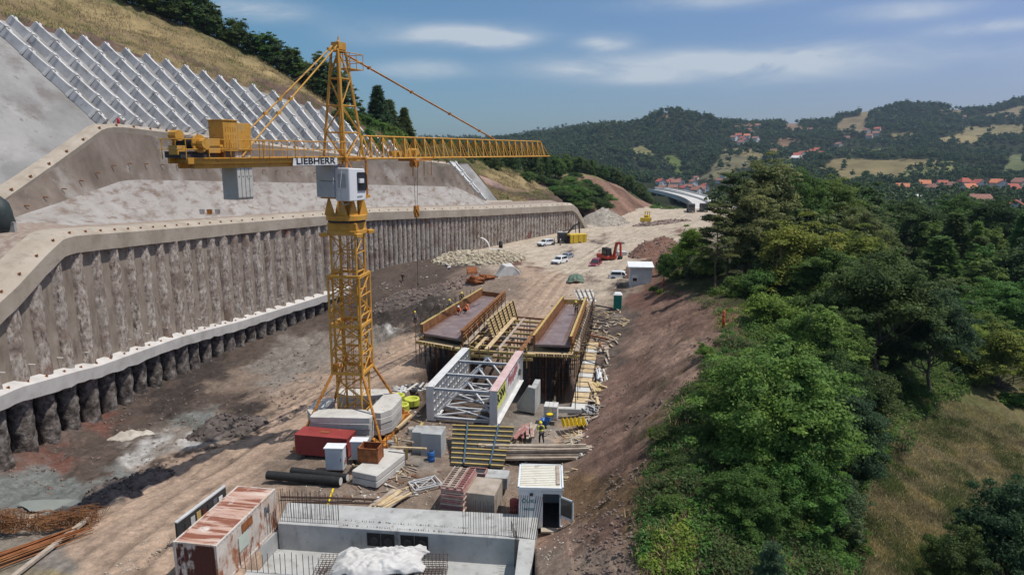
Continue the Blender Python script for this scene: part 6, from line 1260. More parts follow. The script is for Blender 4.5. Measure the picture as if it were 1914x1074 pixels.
t = thing('mortar_tub', 'round blue mortar tub with a yellow lid beside it', 'tub', at(1020, 792, 0)); mb = MB(); mb.lathe([(.3, 0), (.42, .42), (.45, .44), (.40, .42), (.30, .1)], 20); mb.build('tub_body', MATS['blue_plastic'], t, True); mb = MB(); mb.lathe([(.25, .36), (.27, .42)], 12, (.35, .4, .3)); mb.build('lid', mys, t)
block('concrete_kerb', 'pale concrete kerb block lying in front of the right deck props', 'concrete block', 1063, 772, (2.1, .5, .4), -6, M_conc_white)
def hut():
    z1 = 2.3; o = at(968, 985, -.3); t = thing('workers_hut', 'small white metal hut with pale timber roof, graffiti and an open door', 'hut', (o.x + 1.35, o.y, -.35), R(-3)); W, D, H_ = 2.6, 3.0, 2.55
    mh = mat('hut_panel', [(.58, .62, .64), (.66, .70, .72), (.72, .75, .76)], scale=.8, rough=.5, bump=.06, blots=[((.45, .42, .38), 2, .62, .76)])
    mb = MB(); mb.box((-W / 2 + .03, D / 2, H_ / 2), (.06, D, H_)); mb.box((W / 2 - .03, D / 2, H_ / 2), (.06, D, H_)); mb.box((0, D - .03, H_ / 2), (W - .12, .06, H_)); mb.box((-.55, .03, H_ / 2), (W - 1.22, .06, H_)); mb.box((.68, .03, H_ - .15), (1.1, .06, .3)); mb.box((1.2, .03, H_ / 2 - .15), (.14, .06, H_ - .3)); w = mb.build('wall', mh, t)
    mb = MB(); mb.box((0, D / 2, .04), (W - .15, D - .15, .08)); mb.build('hut_floor', M_dark, t)
    mb = MB(); mb.box((0, D / 2, H_ + .02), (W + .1, D + .1, .07)); [mb.box((s * (W / 2 + .02), D / 2, H_ + .05), (.1, D + .15, .16)) for s in (-1, 1)]; [mb.box((0, D / 2 + s * (D / 2 + .02), H_ + .05), (W + .14, .1, .16)) for s in (-1, 1)]; rf = mb.build('roof', mh, t)
    for k in range(13): mb = MB(); mb.box((-.05, .15 + k * .225, H_ + .09), (W - .25, .17, .05)); mb.build('roof_slat', mat('pale_slat', [(.60, .56, .46), (.68, .65, .55), (.72, .70, .62)], scale=1.5, rough=.8, bump=.1, blots=[((.35, .3, .22), 1.6, .6, .75)]), rf)
    mb = MB(); mb.box((W / 2 - .25, D / 2 + .1, H_ + .16), (.22, D * .85, .07)); mb.build('loose_plank', M_wood_grey, rf)
    mb = MB(); c0 = Vector((1.13, -.03, 0)); d = Vector((.80, -.60, 0)).normalized(); wd_ = 1.0
    for (u0, u1, h0, h1) in ((0, .09, .12, 2.15), (wd_ - .09, wd_, .12, 2.15), (0, wd_, .12, .22), (0, wd_, .82, .95), (0, wd_, 2.05, 2.15)):
        mb.add([c0 + d * u0 + Vector((0, 0, h0)), c0 + d * u1 + Vector((0, 0, h0)), c0 + d * u1 + Vector((0, 0, h1)), c0 + d * u0 + Vector((0, 0, h1))] + [c0 + d * u0 + Vector((.03, .04, h0)), c0 + d * u1 + Vector((.03, .04, h0)), c0 + d * u1 + Vector((.03, .04, h1)), c0 + d * u0 + Vector((.03, .04, h1))], [(0, 1, 2, 3), (7, 6, 5, 4), (0, 4, 5, 1), (1, 5, 6, 2), (2, 6, 7, 3), (3, 7, 4, 0)])
    dr = mb.build('door', mh, t); mb = MB(); mb.extr([c0 + d * .09 + Vector((.01, .02, .95)), c0 + d * .91 + Vector((.01, .02, .95)), c0 + d * .91 + Vector((.01, .02, 2.05)), c0 + d * .09 + Vector((.01, .02, 2.05))], Vector((.01, .015, 0))); mb.build('window_pane', M_glass, dr)
    mb = MB(); mb.box((.7, -.25, .02), (1.3, .45, .1)); mb.build('doorstep', M_wood_grey, t); mb = MB(); mb.bar((2.0, -.75, 1.0), (1.45, -1.1, -.05), .09, .09); mb.build('door_prop', M_wood, t)
    mg = mat('teal_graffiti', [(.10, .25, .27), (.14, .30, .32)], scale=2); put_text('ČUKI', .30, (-.70, -.012, 1.75), (1, 0, 0), t, mg, bold=.004, name='graffiti', width=.85); put_text('MOSI', .22, (-.70, -.012, 1.22), (1, 0, 0), t, mg, bold=.004, name='graffiti', width=.6); put_text('A', .22, (-.98, -.012, .72), (1, 0, 0), t, mg, bold=.004, name='graffiti')
    mb = MB(); mb.box((-.55, -.02, 2.2), (.2, .1, .16)); mb.build('lamp_bracket', M_dark, t)
hut()
t = thing('red_gas_bin', 'small dark red fuel canister box on the ground below the hut door', 'canister', at(1056, 1040, -.5), R(15)); mb = MB(); mb.box((0, 0, .38), (.62, .5, .72)); mb.build('canister_body', mat('bright_red_plastic', [(.40, .02, .03), (.50, .03, .04)], scale=3, rough=.45, bump=.05), t, bevel=.06); mb = MB(); mb.ptube([(-.2, 0, .74), (-.2, 0, .86), (.2, 0, .86), (.2, 0, .74)], .035, 6); mb.build('handle', MATS['bright_red_plastic'], t)
t = thing('red_barrel', 'dark red barrel standing against the left wall of the hut', 'barrel', at(958, 968, -.3) + Vector((.1, .6, 0))); mb = MB(); mb.lathe([(.28, 0), (.28, .3), (.3, .32), (.28, .34), (.28, .6), (.3, .62), (.28, .64), (.28, .9)], 18); mb.build('barrel_body', M_redbox, t, True)
for k, (x0, y0, x1, y1, lab) in enumerate([(525, 928, 705, 933, 'long dark steel bar lying on the ground behind the foundation wall, upper one'), (545, 938, 700, 940, 'long dark steel bar lying just below the upper one')]):
    a, b = at(x0, y0, .08), at(x1, y1, .08); t = thing('steel_bar', lab, 'steel bar', a); mb = MB(); mb.ptube([a, a.lerp(b, .5) + Vector((0, .06, 0)), b], .07, 6); mb.build('bar_body', M_rebar, t, world=True)
a = at(612, 945, .02); t = thing('yellow_strap', 'strip of yellow warning tape lying behind the foundation wall', 'warning tape', a); mb = MB(); mb.bar(at(623, 912, .03), at(612, 945, .05), .12, .02); mb.build('strap_body', mys, t, world=True)
a = at(955, 1060, -1.2); pile_of('rusty_bars', 'bundle of short rusty bars on the ground beside the foundation right wall', 'steel bars', 'bar', at(1016, 1050, -.4), 12, 3.0, .06, .05, 4, .5, [M_rust, M_rebar], 20, 3, layers=2, tube=True)
pile_of('rebar_bundle', 'long bundles of rusty reinforcing bars lying at the lower left corner', 'rebar', 'bar', at(35, 1035, -.3), 42, 5.8, .055, .05, -42, 1.9, [M_rust, M_rustform, M_rust], 21, 3, layers=5, tube=True)
a, b = at(20, 1080, -.2), at(165, 968, -.2); t = thing('long_timber', 'long grey timber beam lying along the rusty bars', 'timber beam', a); mb = MB(); mb.bar(a, b, .28, .16); mb.build('beam_body', M_wood_grey, t, world=True)
def rebar_clump(px, py, r, h, seed, label):
    rg = random.Random(seed); t = thing('rebar_stirrups', label, 'rebar stirrups', at(px, py, -.5)); mb = MB()
    for k in range(90):
        x, y = rg.uniform(-r, r), rg.uniform(-r * .7, r * .7); a = rg.uniform(-.5, .5); w = .35; d = Vector((math.cos(a), math.sin(a), 0)) * w; l = Vector((rg.uniform(-.4, .4), rg.uniform(-.3, .3), 0)); hh = h * rg.uniform(.6, 1); p = Vector((x, y, 0)); mb.ptube([p - d, p - d + l + Vector((0, 0, hh)), p + d + l + Vector((0, 0, hh)), p + d, p - d], .014, 4)
    mb.build('stirrups', M_rustform, t)
rebar_clump(12, 985, .8, 1.0, 1, 'clump of rusty stirrups at the left edge of the photo'); rebar_clump(83, 980, .9, .6, 2, 'low heap of rusty stirrups beyond the long bars'); rebar_clump(148, 975, 1.0, .8, 3, 'clump of orange-rusty stirrups at the far end of the long bars')
def heap(name, label, c, rx, ry, h, m, seed, n=40, stones=None, rz=0, cat='heap', sharp=1.4, drape=True):
    t = thing(name, label, cat, c, R(rz)); u, v = np.meshgrid(np.linspace(-1, 1, n), np.linspace(-1, 1, n), indexing='ij'); r = np.hypot(u, v); z = h * np.maximum(0, 1 - r ** sharp) * (1 + .5 * fbm(u * 2.5, v * 2.5, 3, seed)) + .05 * h * fbm(u * 12, v * 12, 2, seed + 1) * (r < .95) - .15 * (r > .97)
    a_ = R(rz); wx = c[0] + u * rx * math.cos(a_) - v * ry * math.sin(a_); wy = c[1] + u * rx * math.sin(a_) + v * ry * math.cos(a_)
    if drape: z = z + gz(wx.ravel(), wy.ravel()).reshape(z.shape) - c[2]
    o = link_mesh('heap_body', np_mesh('heap_body', np.stack([u * rx, v * ry, z], 2).reshape(-1, 3), grid_faces(n, n), m, True), t)
    if stones:
        rg = np.random.default_rng(seed); mb = MB(); k = 0
        while k < stones[0]:
            a, b = rg.uniform(-1, 1, 2)
            if a * a + b * b > .96: continue
            i, j = int((a + 1) / 2 * (n - 1)), int((b + 1) / 2 * (n - 1)); s = stones[1] * rg.uniform(.5, 1.5); mb.blob((a * rx, b * ry, z[i, j] + s * .2), (s, s * rg.uniform(.6, 1), s * .7), int(rg.integers(1e6)), 5, amp=.5); k += 1
        q = mb.build('stones', stones[2], t); q['kind'] = 'stuff'
    return t
M_stone_y = mat('quarry_stone', [(.34, .28, .19), (.44, .38, .28), (.52, .47, .38)], scale=.8, rough=.95, bump=.4, bscale=4, island=.22)
M_stone_g = mat('pale_gravel', [(.34, .30, .25), (.42, .38, .32), (.50, .46, .40)], scale=.8, rough=.95, bump=.4, bscale=4, island=.2)
M_earth_h = mat('heap_earth', [(.13, .09, .075), (.20, .15, .125), (.28, .22, .19)], scale=1.2, rough=.95, bump=.6, bscale=3, bdist=.1)
M_earth_d = mat('dark_heap_earth', [(.07, .058, .05), (.11, .09, .08), (.18, .15, .13)], scale=1.4, rough=.95, bump=.7, bscale=3, bdist=.12)
heap('stone_heap', 'wide heap of yellowish quarry stone in the middle distance beside the pile wall', tuple(at(895, 486, 0)), 9.5, 7.5, 1.5, M_stone_y, 3, 50, (1300, .34, M_stone_y), cat='stone heap', sharp=3)
heap('gravel_heap', 'large pale gravel heap at the end of the pile wall', tuple(P(1125, 417, Y=206)), 8.5, 6, 4.6, M_stone_g, 5, 50, (900, .15, M_stone_g), cat='gravel heap')
heap('earth_heap', 'low brown rubble heap beside the far road', tuple(at(1238, 424, 0)), 9, 5, 1.2, M_earth_h, 7, 40, (150, .3, M_earth_h), cat='earth heap')
heap('earth_heap', 'dark heap of wet earth with rocks below the white lower beam', tuple(PG(425, 805)), 3.6, 2.6, 1.5, M_earth_d, 9, 50, (160, .16, M_earth_d), cat='earth heap')
heap('earth_heap', 'small dark bank of spoil left of the haul road, nearer the camera', tuple(PG(245, 905)), 3.0, 1.3, .8, MATS.get('x') or M_earth_d, 11, 40, (120, .12, M_earth_d), cat='earth heap', rz=40)
heap('earth_heap', 'brown spoil bank beside the grey puddle at the lower left', tuple(PG(190, 935)), 2.6, 1.1, .6, M_earth_d, 13, 40, (90, .12, M_earth_d), cat='earth heap', rz=35)
heap('earth_heap', 'long bank of brown earth between the pile wall and the left deck form', tuple(PG(770, 560)), 7.5, 4.0, 1.6, M_earth_d, 15, 60, (300, .22, M_earth_h), cat='earth heap', rz=25)
heap('earth_heap', 'heap of broken brown earth under the stone heap', tuple(PG(870, 530)), 6, 3.2, 1.2, M_earth_h, 17, 50, (200, .22, M_earth_h), cat='earth heap', rz=10)
heap('earth_heap', 'red-brown earth bank along the right edge of the far road', tuple(PG(1225, 470)), 9, 4.5, 2.6, mat('red_bank_earth', [(.10, .05, .035), (.16, .085, .06), (.22, .13, .10)], scale=1, rough=.95, bump=.6, bscale=3, bdist=.1), 19, 50, (150, .25, M_earth_h), cat='earth heap', rz=55)
heap('earth_heap', 'red-brown earth mound behind the site hut', tuple(PG(1215, 505)), 5.5, 4.5, 2.2, MATS['red_bank_earth'], 20, 50, (80, .25, M_earth_h), cat='earth heap', rz=20)
heap('spill_mound', 'small pale mound of dumped concrete in the pit', tuple(PG(245, 815)), 2.0, 1.0, .5, M_stone_g, 21, 30, cat='mound', rz=20)
pd = MB(); c = PG(112, 953); pts = [(c.x + 2.6 * math.cos(t_) * (1 + .25 * math.sin(3 * t_)), c.y + 1.0 * math.sin(t_) * (1 + .2 * math.cos(2 * t_)), -1.62) for t_ in np.linspace(0, 2 * PI, 28, endpoint=False)]
zmax = max(G(x, y) for x, y, _ in pts[::3]); pd.add([(x, y, zmax - .02) for x, y, _ in pts], [tuple(range(28))]); po = pd.build('puddle', mat('muddy_water', [(.20, .22, .20), (.26, .28, .26)], scale=.6, rough=.12, bump=0, spec=.5)); po['kind'] = 'structure'
def tent():
    c = at(949, 517, -.1); t = thing('covered_trailer', 'angular white tarpaulin cover beside the stone heap', 'covered load', c, R(15)); mb = MB(); mb.add([(-2.2, -1.2, 0), (2.0, -1.2, 0), (2.2, 1.3, 0), (-2.0, 1.4, 0), (-.5, -.9, 2.1), (.9, -.9, 2.0), (.8, 1.0, 2.3), (-.9, 1.0, 2.2), (1.9, -1.25, 1.0), (2.1, 1.2, 1.0)], [(0, 1, 8, 5, 4), (1, 2, 9, 8), (8, 9, 6, 5), (2, 3, 7, 6, 9), (3, 0, 4, 7), (4, 5, 6, 7)]); mb.build('cover', MATS['white_tarpaulin'], t, bevel=.08)
    mb = MB(); mb.box((0, 0, .12), (4.4, 2.6, .2)); mb.build('skid', M_dark, t); mb = MB(); mb.box((1.2, -1.28, .55), (.9, .05, .8)); mb.build('side_panel', M_grey_steel, t)
tent()
c = at(915, 466, .2); t = thing('membrane_roll', 'curled white geotextile sheet standing up at the edge of the stone heap', 'geotextile', c, R(-10)); mb = MB()
for k in range(12):
    a0, a1 = k / 12 * 1.5, (k + 1) / 12 * 1.5; p0 = (2.2 * math.cos(a0) - 2.2, 0, 2.6 * math.sin(a0)); p1 = (2.2 * math.cos(a1) - 2.2, 0, 2.6 * math.sin(a1)); mb.extr([(p0[0], -.6, p0[2]), (p0[0], .6, p0[2]), (p1[0], .6, p1[2]), (p1[0], -.6, p1[2])], (.05, 0, .02))
mb.extr([(0, -.7, .05), (3.4, -.2, .1), (3.4, .4, .1), (0, .6, .05)], (0, 0, .06)); mb.build('sheet', MATS['white_tarpaulin'], t)
t = thing('white_sheet_edge', 'strip of white sheet lying at the left end of the stone heap', 'sheet', at(832, 492, 0)); mb = MB(); mb.ptube([at(823, 488, .2), at(832, 492, .15), at(842, 499, .1), (at(836, 500, .05))], .16, 6); mb.build('sheet_body', MATS['white_tarpaulin'], t, world=True)
c = at(883, 520, 0); t = thing('excavator_bucket', 'dark rusty excavator bucket standing in the mud below the stone heap', 'bucket', c, R(10)); mb = MB(); mb.extr([(-.9, -.6, 0), (-.9, .7, 0), (-.9, .9, 1.9), (-.9, -.2, 1.2)], (1.8, 0, 0)); mb.build('shell', M_rust, t, bevel=.05); mb = MB(); [mb.box((-.8 + k * .32, -.7, .05), (.12, .3, .1)) for k in range(6)]; mb.build('teeth', M_dark, t)
for (px, py, lab, s) in ((888, 527, 'rusty crumpled steel scrap lying left in the mud', 1.3), (908, 524, 'rusty crumpled steel scrap lying right of the other scrap', 1.1)):
    o = MB().blob((0, 0, .4), (s * 1.2, s * .7, .6), int(px), 9, amp=.7).build('steel_scrap', M_rust); o.location = at(px, py, 0); set_props(o, lab, 'scrap')
c = at(936, 463, 0); t = thing('oil_drum', 'black oil drum standing beside the white geotextile', 'drum', c); mb = MB(); mb.lathe([(.45, 0), (.45, .6), (.48, .63), (.45, .66), (.45, 1.5)], 16); mb.build('drum_body', M_black, t, True)
def site_hut():
    c = at(1197, 539, 1.1); t = thing('site_hut', 'white sheet-metal site hut with overhanging white roof and one small window', 'hut', c, R(-6)); W, D, H_ = 3.3, 3.0, 3.2; mh = mat('hut_sheet', [(.50, .52, .54), (.58, .60, .62), (.64, .66, .67)], scale=1, rough=.6, bump=.05)
    mb = MB(); mb.box((0, D / 2, H_ / 2), (W, D, H_)); 
    for k in range(11): mb.box((-W / 2 + .16 + k * .3, -.02, H_ / 2), (.05, .05, H_ - .1))
    mb.build('wall', mh, t); mb = MB(); mb.add([(-W / 2 - .3, -.35, H_ + .02), (W / 2 + .3, -.35, H_ + .02), (W / 2 + .3, D + .3, H_ + .30), (-W / 2 - .3, D + .3, H_ + .30), (-W / 2 - .3, -.35, H_ + .2), (W / 2 + .3, -.35, H_ + .2), (W / 2 + .3, D + .3, H_ + .48), (-W / 2 - .3, D + .3, H_ + .48)], [(3, 2, 1, 0), (4, 5, 6, 7), (0, 1, 5, 4), (1, 2, 6, 5), (2, 3, 7, 6), (3, 0, 4, 7)]); mb.build('roof', M_white, t)
    mb = MB(); mb.box((-W / 2 + .75, -.05, 1.6), (.95, .06, 1.0)); w = mb.build('window', M_white, t); mb = MB(); mb.box((-W / 2 + .75, -.09, 1.4), (.65, .04, .5)); mb.build('pane', M_glass, w); mb = MB(); mb.box((W / 2 - .7, -.055, 1.1), (.95, .05, 2.1)); mb.build('door', mh, t)
site_hut()
c = at(1154, 577, .55); t = thing('portable_toilet', 'green portable toilet with white domed roof and pale yellow vent panel', 'portable toilet', c, R(-8)); mb = MB(); mb.box((0, 0, 1.02), (1.1, 1.1, 1.9)); mb.build('cabin', mat('green_plastic', [(.01, .17, .14), (.015, .22, .18)], scale=2, rough=.4, bump=.03), t, bevel=.04); mb = MB(); mb.prism([(-.6, -.6), (.6, -.6), (.6, .6), (-.6, .6)], 1.97, 2.1); mb.box((0, 0, 2.2), (1.1, 1.1, .22), taper=.75); mb.build('dome_roof', M_white, t, bevel=.05); mb = MB(); mb.box((.05, -.56, 1.45), (.5, .03, .45)); d_ = mb.build('vent_panel', M_hose, t); mb = MB(); mb.box((0, -.57, .95), (.95, .03, 1.75)); mb.build('door', MATS['green_plastic'], t, bevel=.01)
c = at(1163, 487, .3); t = thing('water_tank', 'white plastic water tank in a cage on the bank above the red excavator', 'tank', c, R(5)); mb = MB(); mb.box((0, .6, 1.0), (1.9, 1.5, 1.7)); mb.build('tank_body', M_conc_white, t, bevel=.15); mb = MB()
for k in range(6): x = -1 + k * .4; mb.tube((x, -.18, .1), (x, -.18, 1.9), .025, 4)
for z in (.2, .8, 1.4, 1.9): mb.tube((-1, -.18, z), (1, -.18, z), .025, 4)
mb.build('cage', M_grey_steel, t)
for (px, py, h, lab, z) in ((1352, 606, 1.5, 'orange plastic marker post on the crest of the cut slope', 6.9), (1240, 534, 1.1, 'short red marker post near the site hut', 3.4)):
    c = P(px, py, z=z); g = G(c.x, c.y); t = thing('marker_post', lab, 'marker post', (c.x, c.y, g)); mb = MB(); mb.lathe([(.14, 0), (.14, h * .45), (.11, h * .5), (.11, h * .93), (.04, h)], 14); mb.build('post_body', mat('orange_plastic', [(.50, .07, .03), (.58, .10, .04)], scale=2, rough=.5, bump=0), t, True); mb = MB(); mb.lathe([(.115, h * .6), (.115, h * .7)], 14); mb.build('band', M_redbox, t, True)
q = off(int(np.argmin(np.abs(WL[:, 1] - 90))), 11, 0); pz = P(222, 236, Y=float(q[1])); t = thing('marker_post', 'small red post standing on the top beam of the terrace wall', 'marker post', (pz.x, pz.y, pz.z - .1)); mb = MB(); mb.lathe([(.16, 0), (.16, .9), (.10, 1.15)], 12); mb.build('post_body', MATS['bright_red_plastic'], t, True)
c = P(6, 420, Y=60); t = thing('covered_heap', 'dark green tarpaulin-covered heap at the left edge on the terrace', 'covered heap', c); mb = MB(); mb.blob((-.6, 0, .6), (1.6, 1.2, 2.0), 4, 12, amp=.2); mb.build('cover', mat('dark_green_sheet', [(.02, .035, .035), (.05, .06, .06)], scale=2, rough=.6, bump=.3), t, True); mb = MB(); mb.box((.8, 0, -.2), (.5, .3, .9)); mb.build('stone', M_conc, t)
for (px, py, lab, m) in ((392, 400, 'small orange bucket on the terrace path', M_yel_rust), (378, 400, 'small light blue box on the terrace path', M_cabw), (407, 400, 'small cream drum on the terrace path', M_wall_c if 'M_wall_c' in globals() else M_conc_white)):
    c = P(px, py, Y=93); t = thing('bucket', lab, 'bucket', c); mb = MB(); mb.lathe([(.3, 0), (.36, .6), (.38, .62)], 14); mb.build('bucket_body', m, t, True); mb = MB(); mb.lathe([(.31, .61), (.31, .63)], 12); mb.build('opening', M_black, t)
M_redm = mat('red_machine_paint', [(.42, .05, .03), (.50, .07, .04)], scale=2, rough=.45, bump=.03, blots=[((.25, .15, .1), 2, .6, .8)])
def excavator():
    c = at(1136, 492, .1); t = thing('excavator', 'red tracked excavator with raised folded boom behind the maroon van', 'excavator', c, R(-60)); mb = MB()
    for s in (-1, 1): mb.extr([(-1.8, s * 1.2 - .25, .1), (1.8, s * 1.2 - .25, .1), (2.1, s * 1.2 - .25, .45), (1.8, s * 1.2 - .25, .85), (-1.8, s * 1.2 - .25, .85), (-2.1, s * 1.2 - .25, .45)], (0, .5, 0))
    mb.build('track', M_dark, t, bevel=.05); mb = MB(); mb.extr([(-2.2, -1.25, 1.0), (1.3, -1.25, 1.0), (1.4, -1.25, 1.7), (-.8, -1.25, 1.9), (-2.2, -1.25, 1.8)], (0, 2.5, 0)); mb.build('upper_body', M_redm, t, bevel=.12)
    mb = MB(); mb.extr([(-.6, -1.2, 1.7), (1.3, -1.2, 1.7), (1.1, -1.2, 3.1), (-.5, -1.2, 3.2)], (0, 1.2, 0)); cb = mb.build('cab', M_black, t, bevel=.06); mb = MB(); mb.box((.35, -1.22, 2.5), (1.2, .03, .9)); mb.build('window', M_glass, cb)
    mb = MB(); mb.bar((1.2, .5, 1.4), (2.0, .5, 4.3), .4, .55); mb.bar((2.0, .5, 4.2), (3.2, .5, 4.4), .35, .45); mb.build('boom', M_redm, t, bevel=.04); mb = MB(); mb.bar((3.1, .5, 4.5), (3.3, .5, 1.9), .3, .4); mb.build('dipper_arm', M_redm, t, bevel=.04); mb = MB(); mb.tube((1.5, .5, 2.0), (2.3, .5, 3.9), .08, 6); mb.build('hydraulic_ram', M_grey_steel, t)
    mb = MB(); mb.extr([(3.0, .1, 1.9), (3.5, .1, 1.8), (3.3, .1, 1.0), (2.6, .1, 1.1)], (0, .8, 0)); mb.build('bucket', M_dark, t, bevel=.04)
excavator()
def generator():
    c = at(1078, 457, 0); t = thing('compressor_trailer', 'yellow compressor box on wheels beside the dark drill rig', 'compressor', c, R(22)); my = mat('machine_yellow', [(.56, .38, .03), (.66, .46, .05)], scale=1.5, rough=.5, bump=.03, blots=[((.3, .2, .08), 1.5, .62, .8)])
    mb = MB(); mb.box((0, 0, 1.55), (4.4, 1.9, 2.1)); mb.build('housing', my, t, bevel=.08); mb = MB(); [mb.box((-1.4 + k * 1.4, -.98, 1.5), (.06, .03, 1.9)) for k in range(3)]; mb.box((-2.22, 0, 1.4), (.03, 1.5, 1.6)); mb.build('grille', M_black, t); mb = MB(); mb.box((0, 0, .5), (4.2, 1.6, .2)); mb.bar((2.2, 0, .5), (3.3, 0, .5), .15); mb.build('chassis', M_dark, t)
    for s in (-1, 1): mb = MB(); mb.tube((.3, s * .8, .4), (.3, s * 1.0, .4), .4, 16); mb.build('wheel', M_tyre, t)
generator()
def rig():
    c = at(1056, 456, 0); t = thing('drill_rig', 'dark drilling rig with folded boom next to the yellow compressor', 'drill rig', c, R(10)); mb = MB()
    for s in (-1, 1): mb.box((0, s * 1.0, .4), (3.2, .5, .8))
    mb.build('track', M_dark, t, bevel=.1); mb = MB(); mb.box((-.6, 0, 1.8), (2.2, 2.0, 1.9)); mb.box((-1.2, 0, 2.9), (1.2, 1.2, .3), m=1); mb.build('power_unit', [M_dark, M_grey_steel], t, bevel=.08); mb = MB(); mb.box((.9, .2, 1.5), (1.0, 1.6, 1.4)); mb.build('housing', M_grey_steel, t, bevel=.08)
    mb = MB(); mb.bar((.5, 0, 2.4), (2.2, 0, 4.4), .3, .4); mb.bar((2.2, 0, 4.4), (3.4, 0, 4.9), .3, .3); mb.build('boom', M_dark, t); mb = MB(); mb.bar((3.3, 0, 5.3), (3.6, 0, 1.6), .28, .28); mb.bar((2.6, .4, 4.4), (2.7, .4, 2.6), .15, .15); mb.build('drill_mast', M_dark, t); mb = MB(); mb.ptube([(-1.5, .9, 2.6), (.4, 1.0, 3.2), (2.4, .3, 3.6)], .07, 5); mb.build('hose', M_black, t)
rig()
def dozer():
    c = at(1209, 413, 0); t = thing('bulldozer', 'small yellow bulldozer far up the road', 'bulldozer', c, R(-110)); my = MATS['machine_yellow']; mb = MB()
    for s in (-1, 1): mb.box((0, s * 1.0, .55), (3.4, .5, 1.0))
    mb.build('track', M_dark, t, bevel=.2); mb = MB(); mb.box((.7, 0, 1.5), (2.0, 1.3, 1.0)); mb.box((-.8, 0, 1.3), (1.4, 1.6, .8)); mb.build('hull', my, t, bevel=.1); mb = MB(); [mb.box((x, y, 2.2), (.12, .12, 1.4)) for x in (-1.3, .0) for y in (-.7, .7)]; mb.box((-.65, 0, 2.95), (1.6, 1.7, .14)); mb.build('cab_frame', my, t); mb = MB(); mb.extr([(2.2, -1.7, .1), (2.5, -1.7, .4), (2.4, -1.7, 1.2), (2.2, -1.7, 1.3)], (0, 3.4, 0)); mb.build('blade', my, t)
    mb = MB(); mb.tube((1.0, .3, 2.0), (1.0, .3, 2.9), .1, 8); mb.build('exhaust', M_dark, t)
dozer()
def trailer():
    c = at(1076, 533, .2); t = thing('farm_trailer', 'rusty two-wheeled trailer heaped with a green tarpaulin', 'trailer', c, R(-95)); mb = MB(); mb.box((0, 0, .85), (2.6, 1.7, .5)); mb.bar((1.3, 0, .6), (2.4, 0, .5), .12); mb.build('trailer_body', M_rust, t, bevel=.03); 
    for s in (-1, 1): mb = MB(); mb.tube((-.1, s * .75, .38), (-.1, s * .95, .38), .38, 14); mb.build('wheel', M_tyre, t)
    n = 22; u, v = np.meshgrid(np.linspace(-1, 1, n), np.linspace(-1, 1, n), indexing='ij'); r = np.maximum(np.abs(u), np.abs(v)); z = 1.15 + .75 * np.maximum(0, 1 - (u ** 2 + v ** 2) * .75) + .2 * fbm(u * 4, v * 4, 2, 4) - .3 * (r > .9); link_mesh('green_cover', np_mesh('green_cover', np.stack([u * 1.6, v * 1.35, z], 2).reshape(-1, 3), grid_faces(n, n), mat('green_sheet', [(.06, .10, .075), (.11, .16, .12), (.2, .25, .2)], scale=2, rough=.6, bump=.4, bscale=4), True), t)
trailer()
for (px, py, h, lab) in ((1291, 397, 3.0, 'dark truck standing left at the far end of the road'), (1315, 396, 2.8, 'dark truck standing right at the far end of the road')):
    c = P(px, py, z=-.2); t = thing('truck', lab, 'truck', (c.x, c.y, G(c.x, c.y)), R(-100)); mb = MB(); mb.box((2.4, 0, 1.9), (2.0, 2.4, 2.6)); mb.build('truck_cab', C_dgrey, t, bevel=.1); mb = MB(); mb.box((-1.5, 0, 1.9), (5.0, 2.4, 1.7)); mb.build('tipper_body', M_dark, t, bevel=.05); mb = MB(); mb.box((3.42, 0, 2.3), (.04, 2.0, .9)); mb.build('windscreen', M_glass, t)
    for x in (2.2, -1.5, -2.9):
        for s in (-1, 1): mb = MB(); mb.tube((x, s * 1.0, .5), (x, s * 1.25, .5), .5, 12); mb.build('wheel', M_tyre, t)
car('suv', C_white, at(1046, 494, 0), -122, 'white off-road car parked in front of the grey one in the middle of the road')
car('hatch', C_grey, at(1058, 486, 0), -118, 'grey car parked close behind the white one in the middle of the road')
car('suv', C_white, at(1020, 460, 0), -138, 'white off-road car parked near the two men and the drill rig')
car('van', C_maroon, at(1113, 500, .1), -108, 'maroon people carrier parked in front of the red excavator')
car('hatch', C_dark, at(1131, 488, .1), -112, 'black car half hidden behind the maroon people carrier')
car('hatch', C_dgrey, at(1162, 465, .2), -78, 'dark grey car parked farthest up, by the red-brown bank')
car('suv', C_white, at(1163, 525, .8), -18, 'white off-road car parked partly behind the white site hut')
up3 = Vector((0, 0, 3.0))
person('work', P(863, 570, z=3.0), 190, 'worker in yellow-green vest and yellow helmet standing on the left deck form', M_vest_y, M_cloth_d, M_helmet_y, sleeves=M_cloth_d)
person('crouch', P(846, 575, z=3.0), 110, 'worker in pale clothes and yellow helmet crouching at the far edge of the left deck', M_cloth_g, M_cloth_g, M_helmet_y)
person('crouch', P(858, 587, z=3.0), 175, 'orange-clad worker in white helmet kneeling on the left deck', M_vest_o, M_cloth_d, M_helmet_w)
person('crouch', P(869, 585, z=3.0), 250, 'worker in orange bending down on the left deck, right of the kneeling one', M_vest_o, M_cloth_d, M_vest_o)
person('stand', P(776, 606, z=-.6), 200, 'worker in yellow helmet half hidden behind the posts of the left edge scaffold', M_cloth_g, M_cloth_d, M_helmet_y)
person('work', P(1077, 588, z=3.0), 160, 'worker in bright yellow vest standing at the far end of the right deck form', M_vest_y, M_cloth_d, M_helmet_y, sleeves=M_cloth_d)
person('work', P(1012, 829, z=0), 15, 'worker seen from behind in dark bib and yellow shirt beside the long plank stack', M_cloth_d, M_cloth_d, M_helmet_y, sleeves=M_vest_y)
c = PG(753, 527); person('walk', c, 150, 'person in dark clothes walking across the mud below the pile wall', M_cloth_d, M_cloth_d, None)
person('stand', at(1036, 460, 0), 60, 'person in grey clothes standing between the white car and the drill rig', M_cloth_g, M_cloth_d, None)
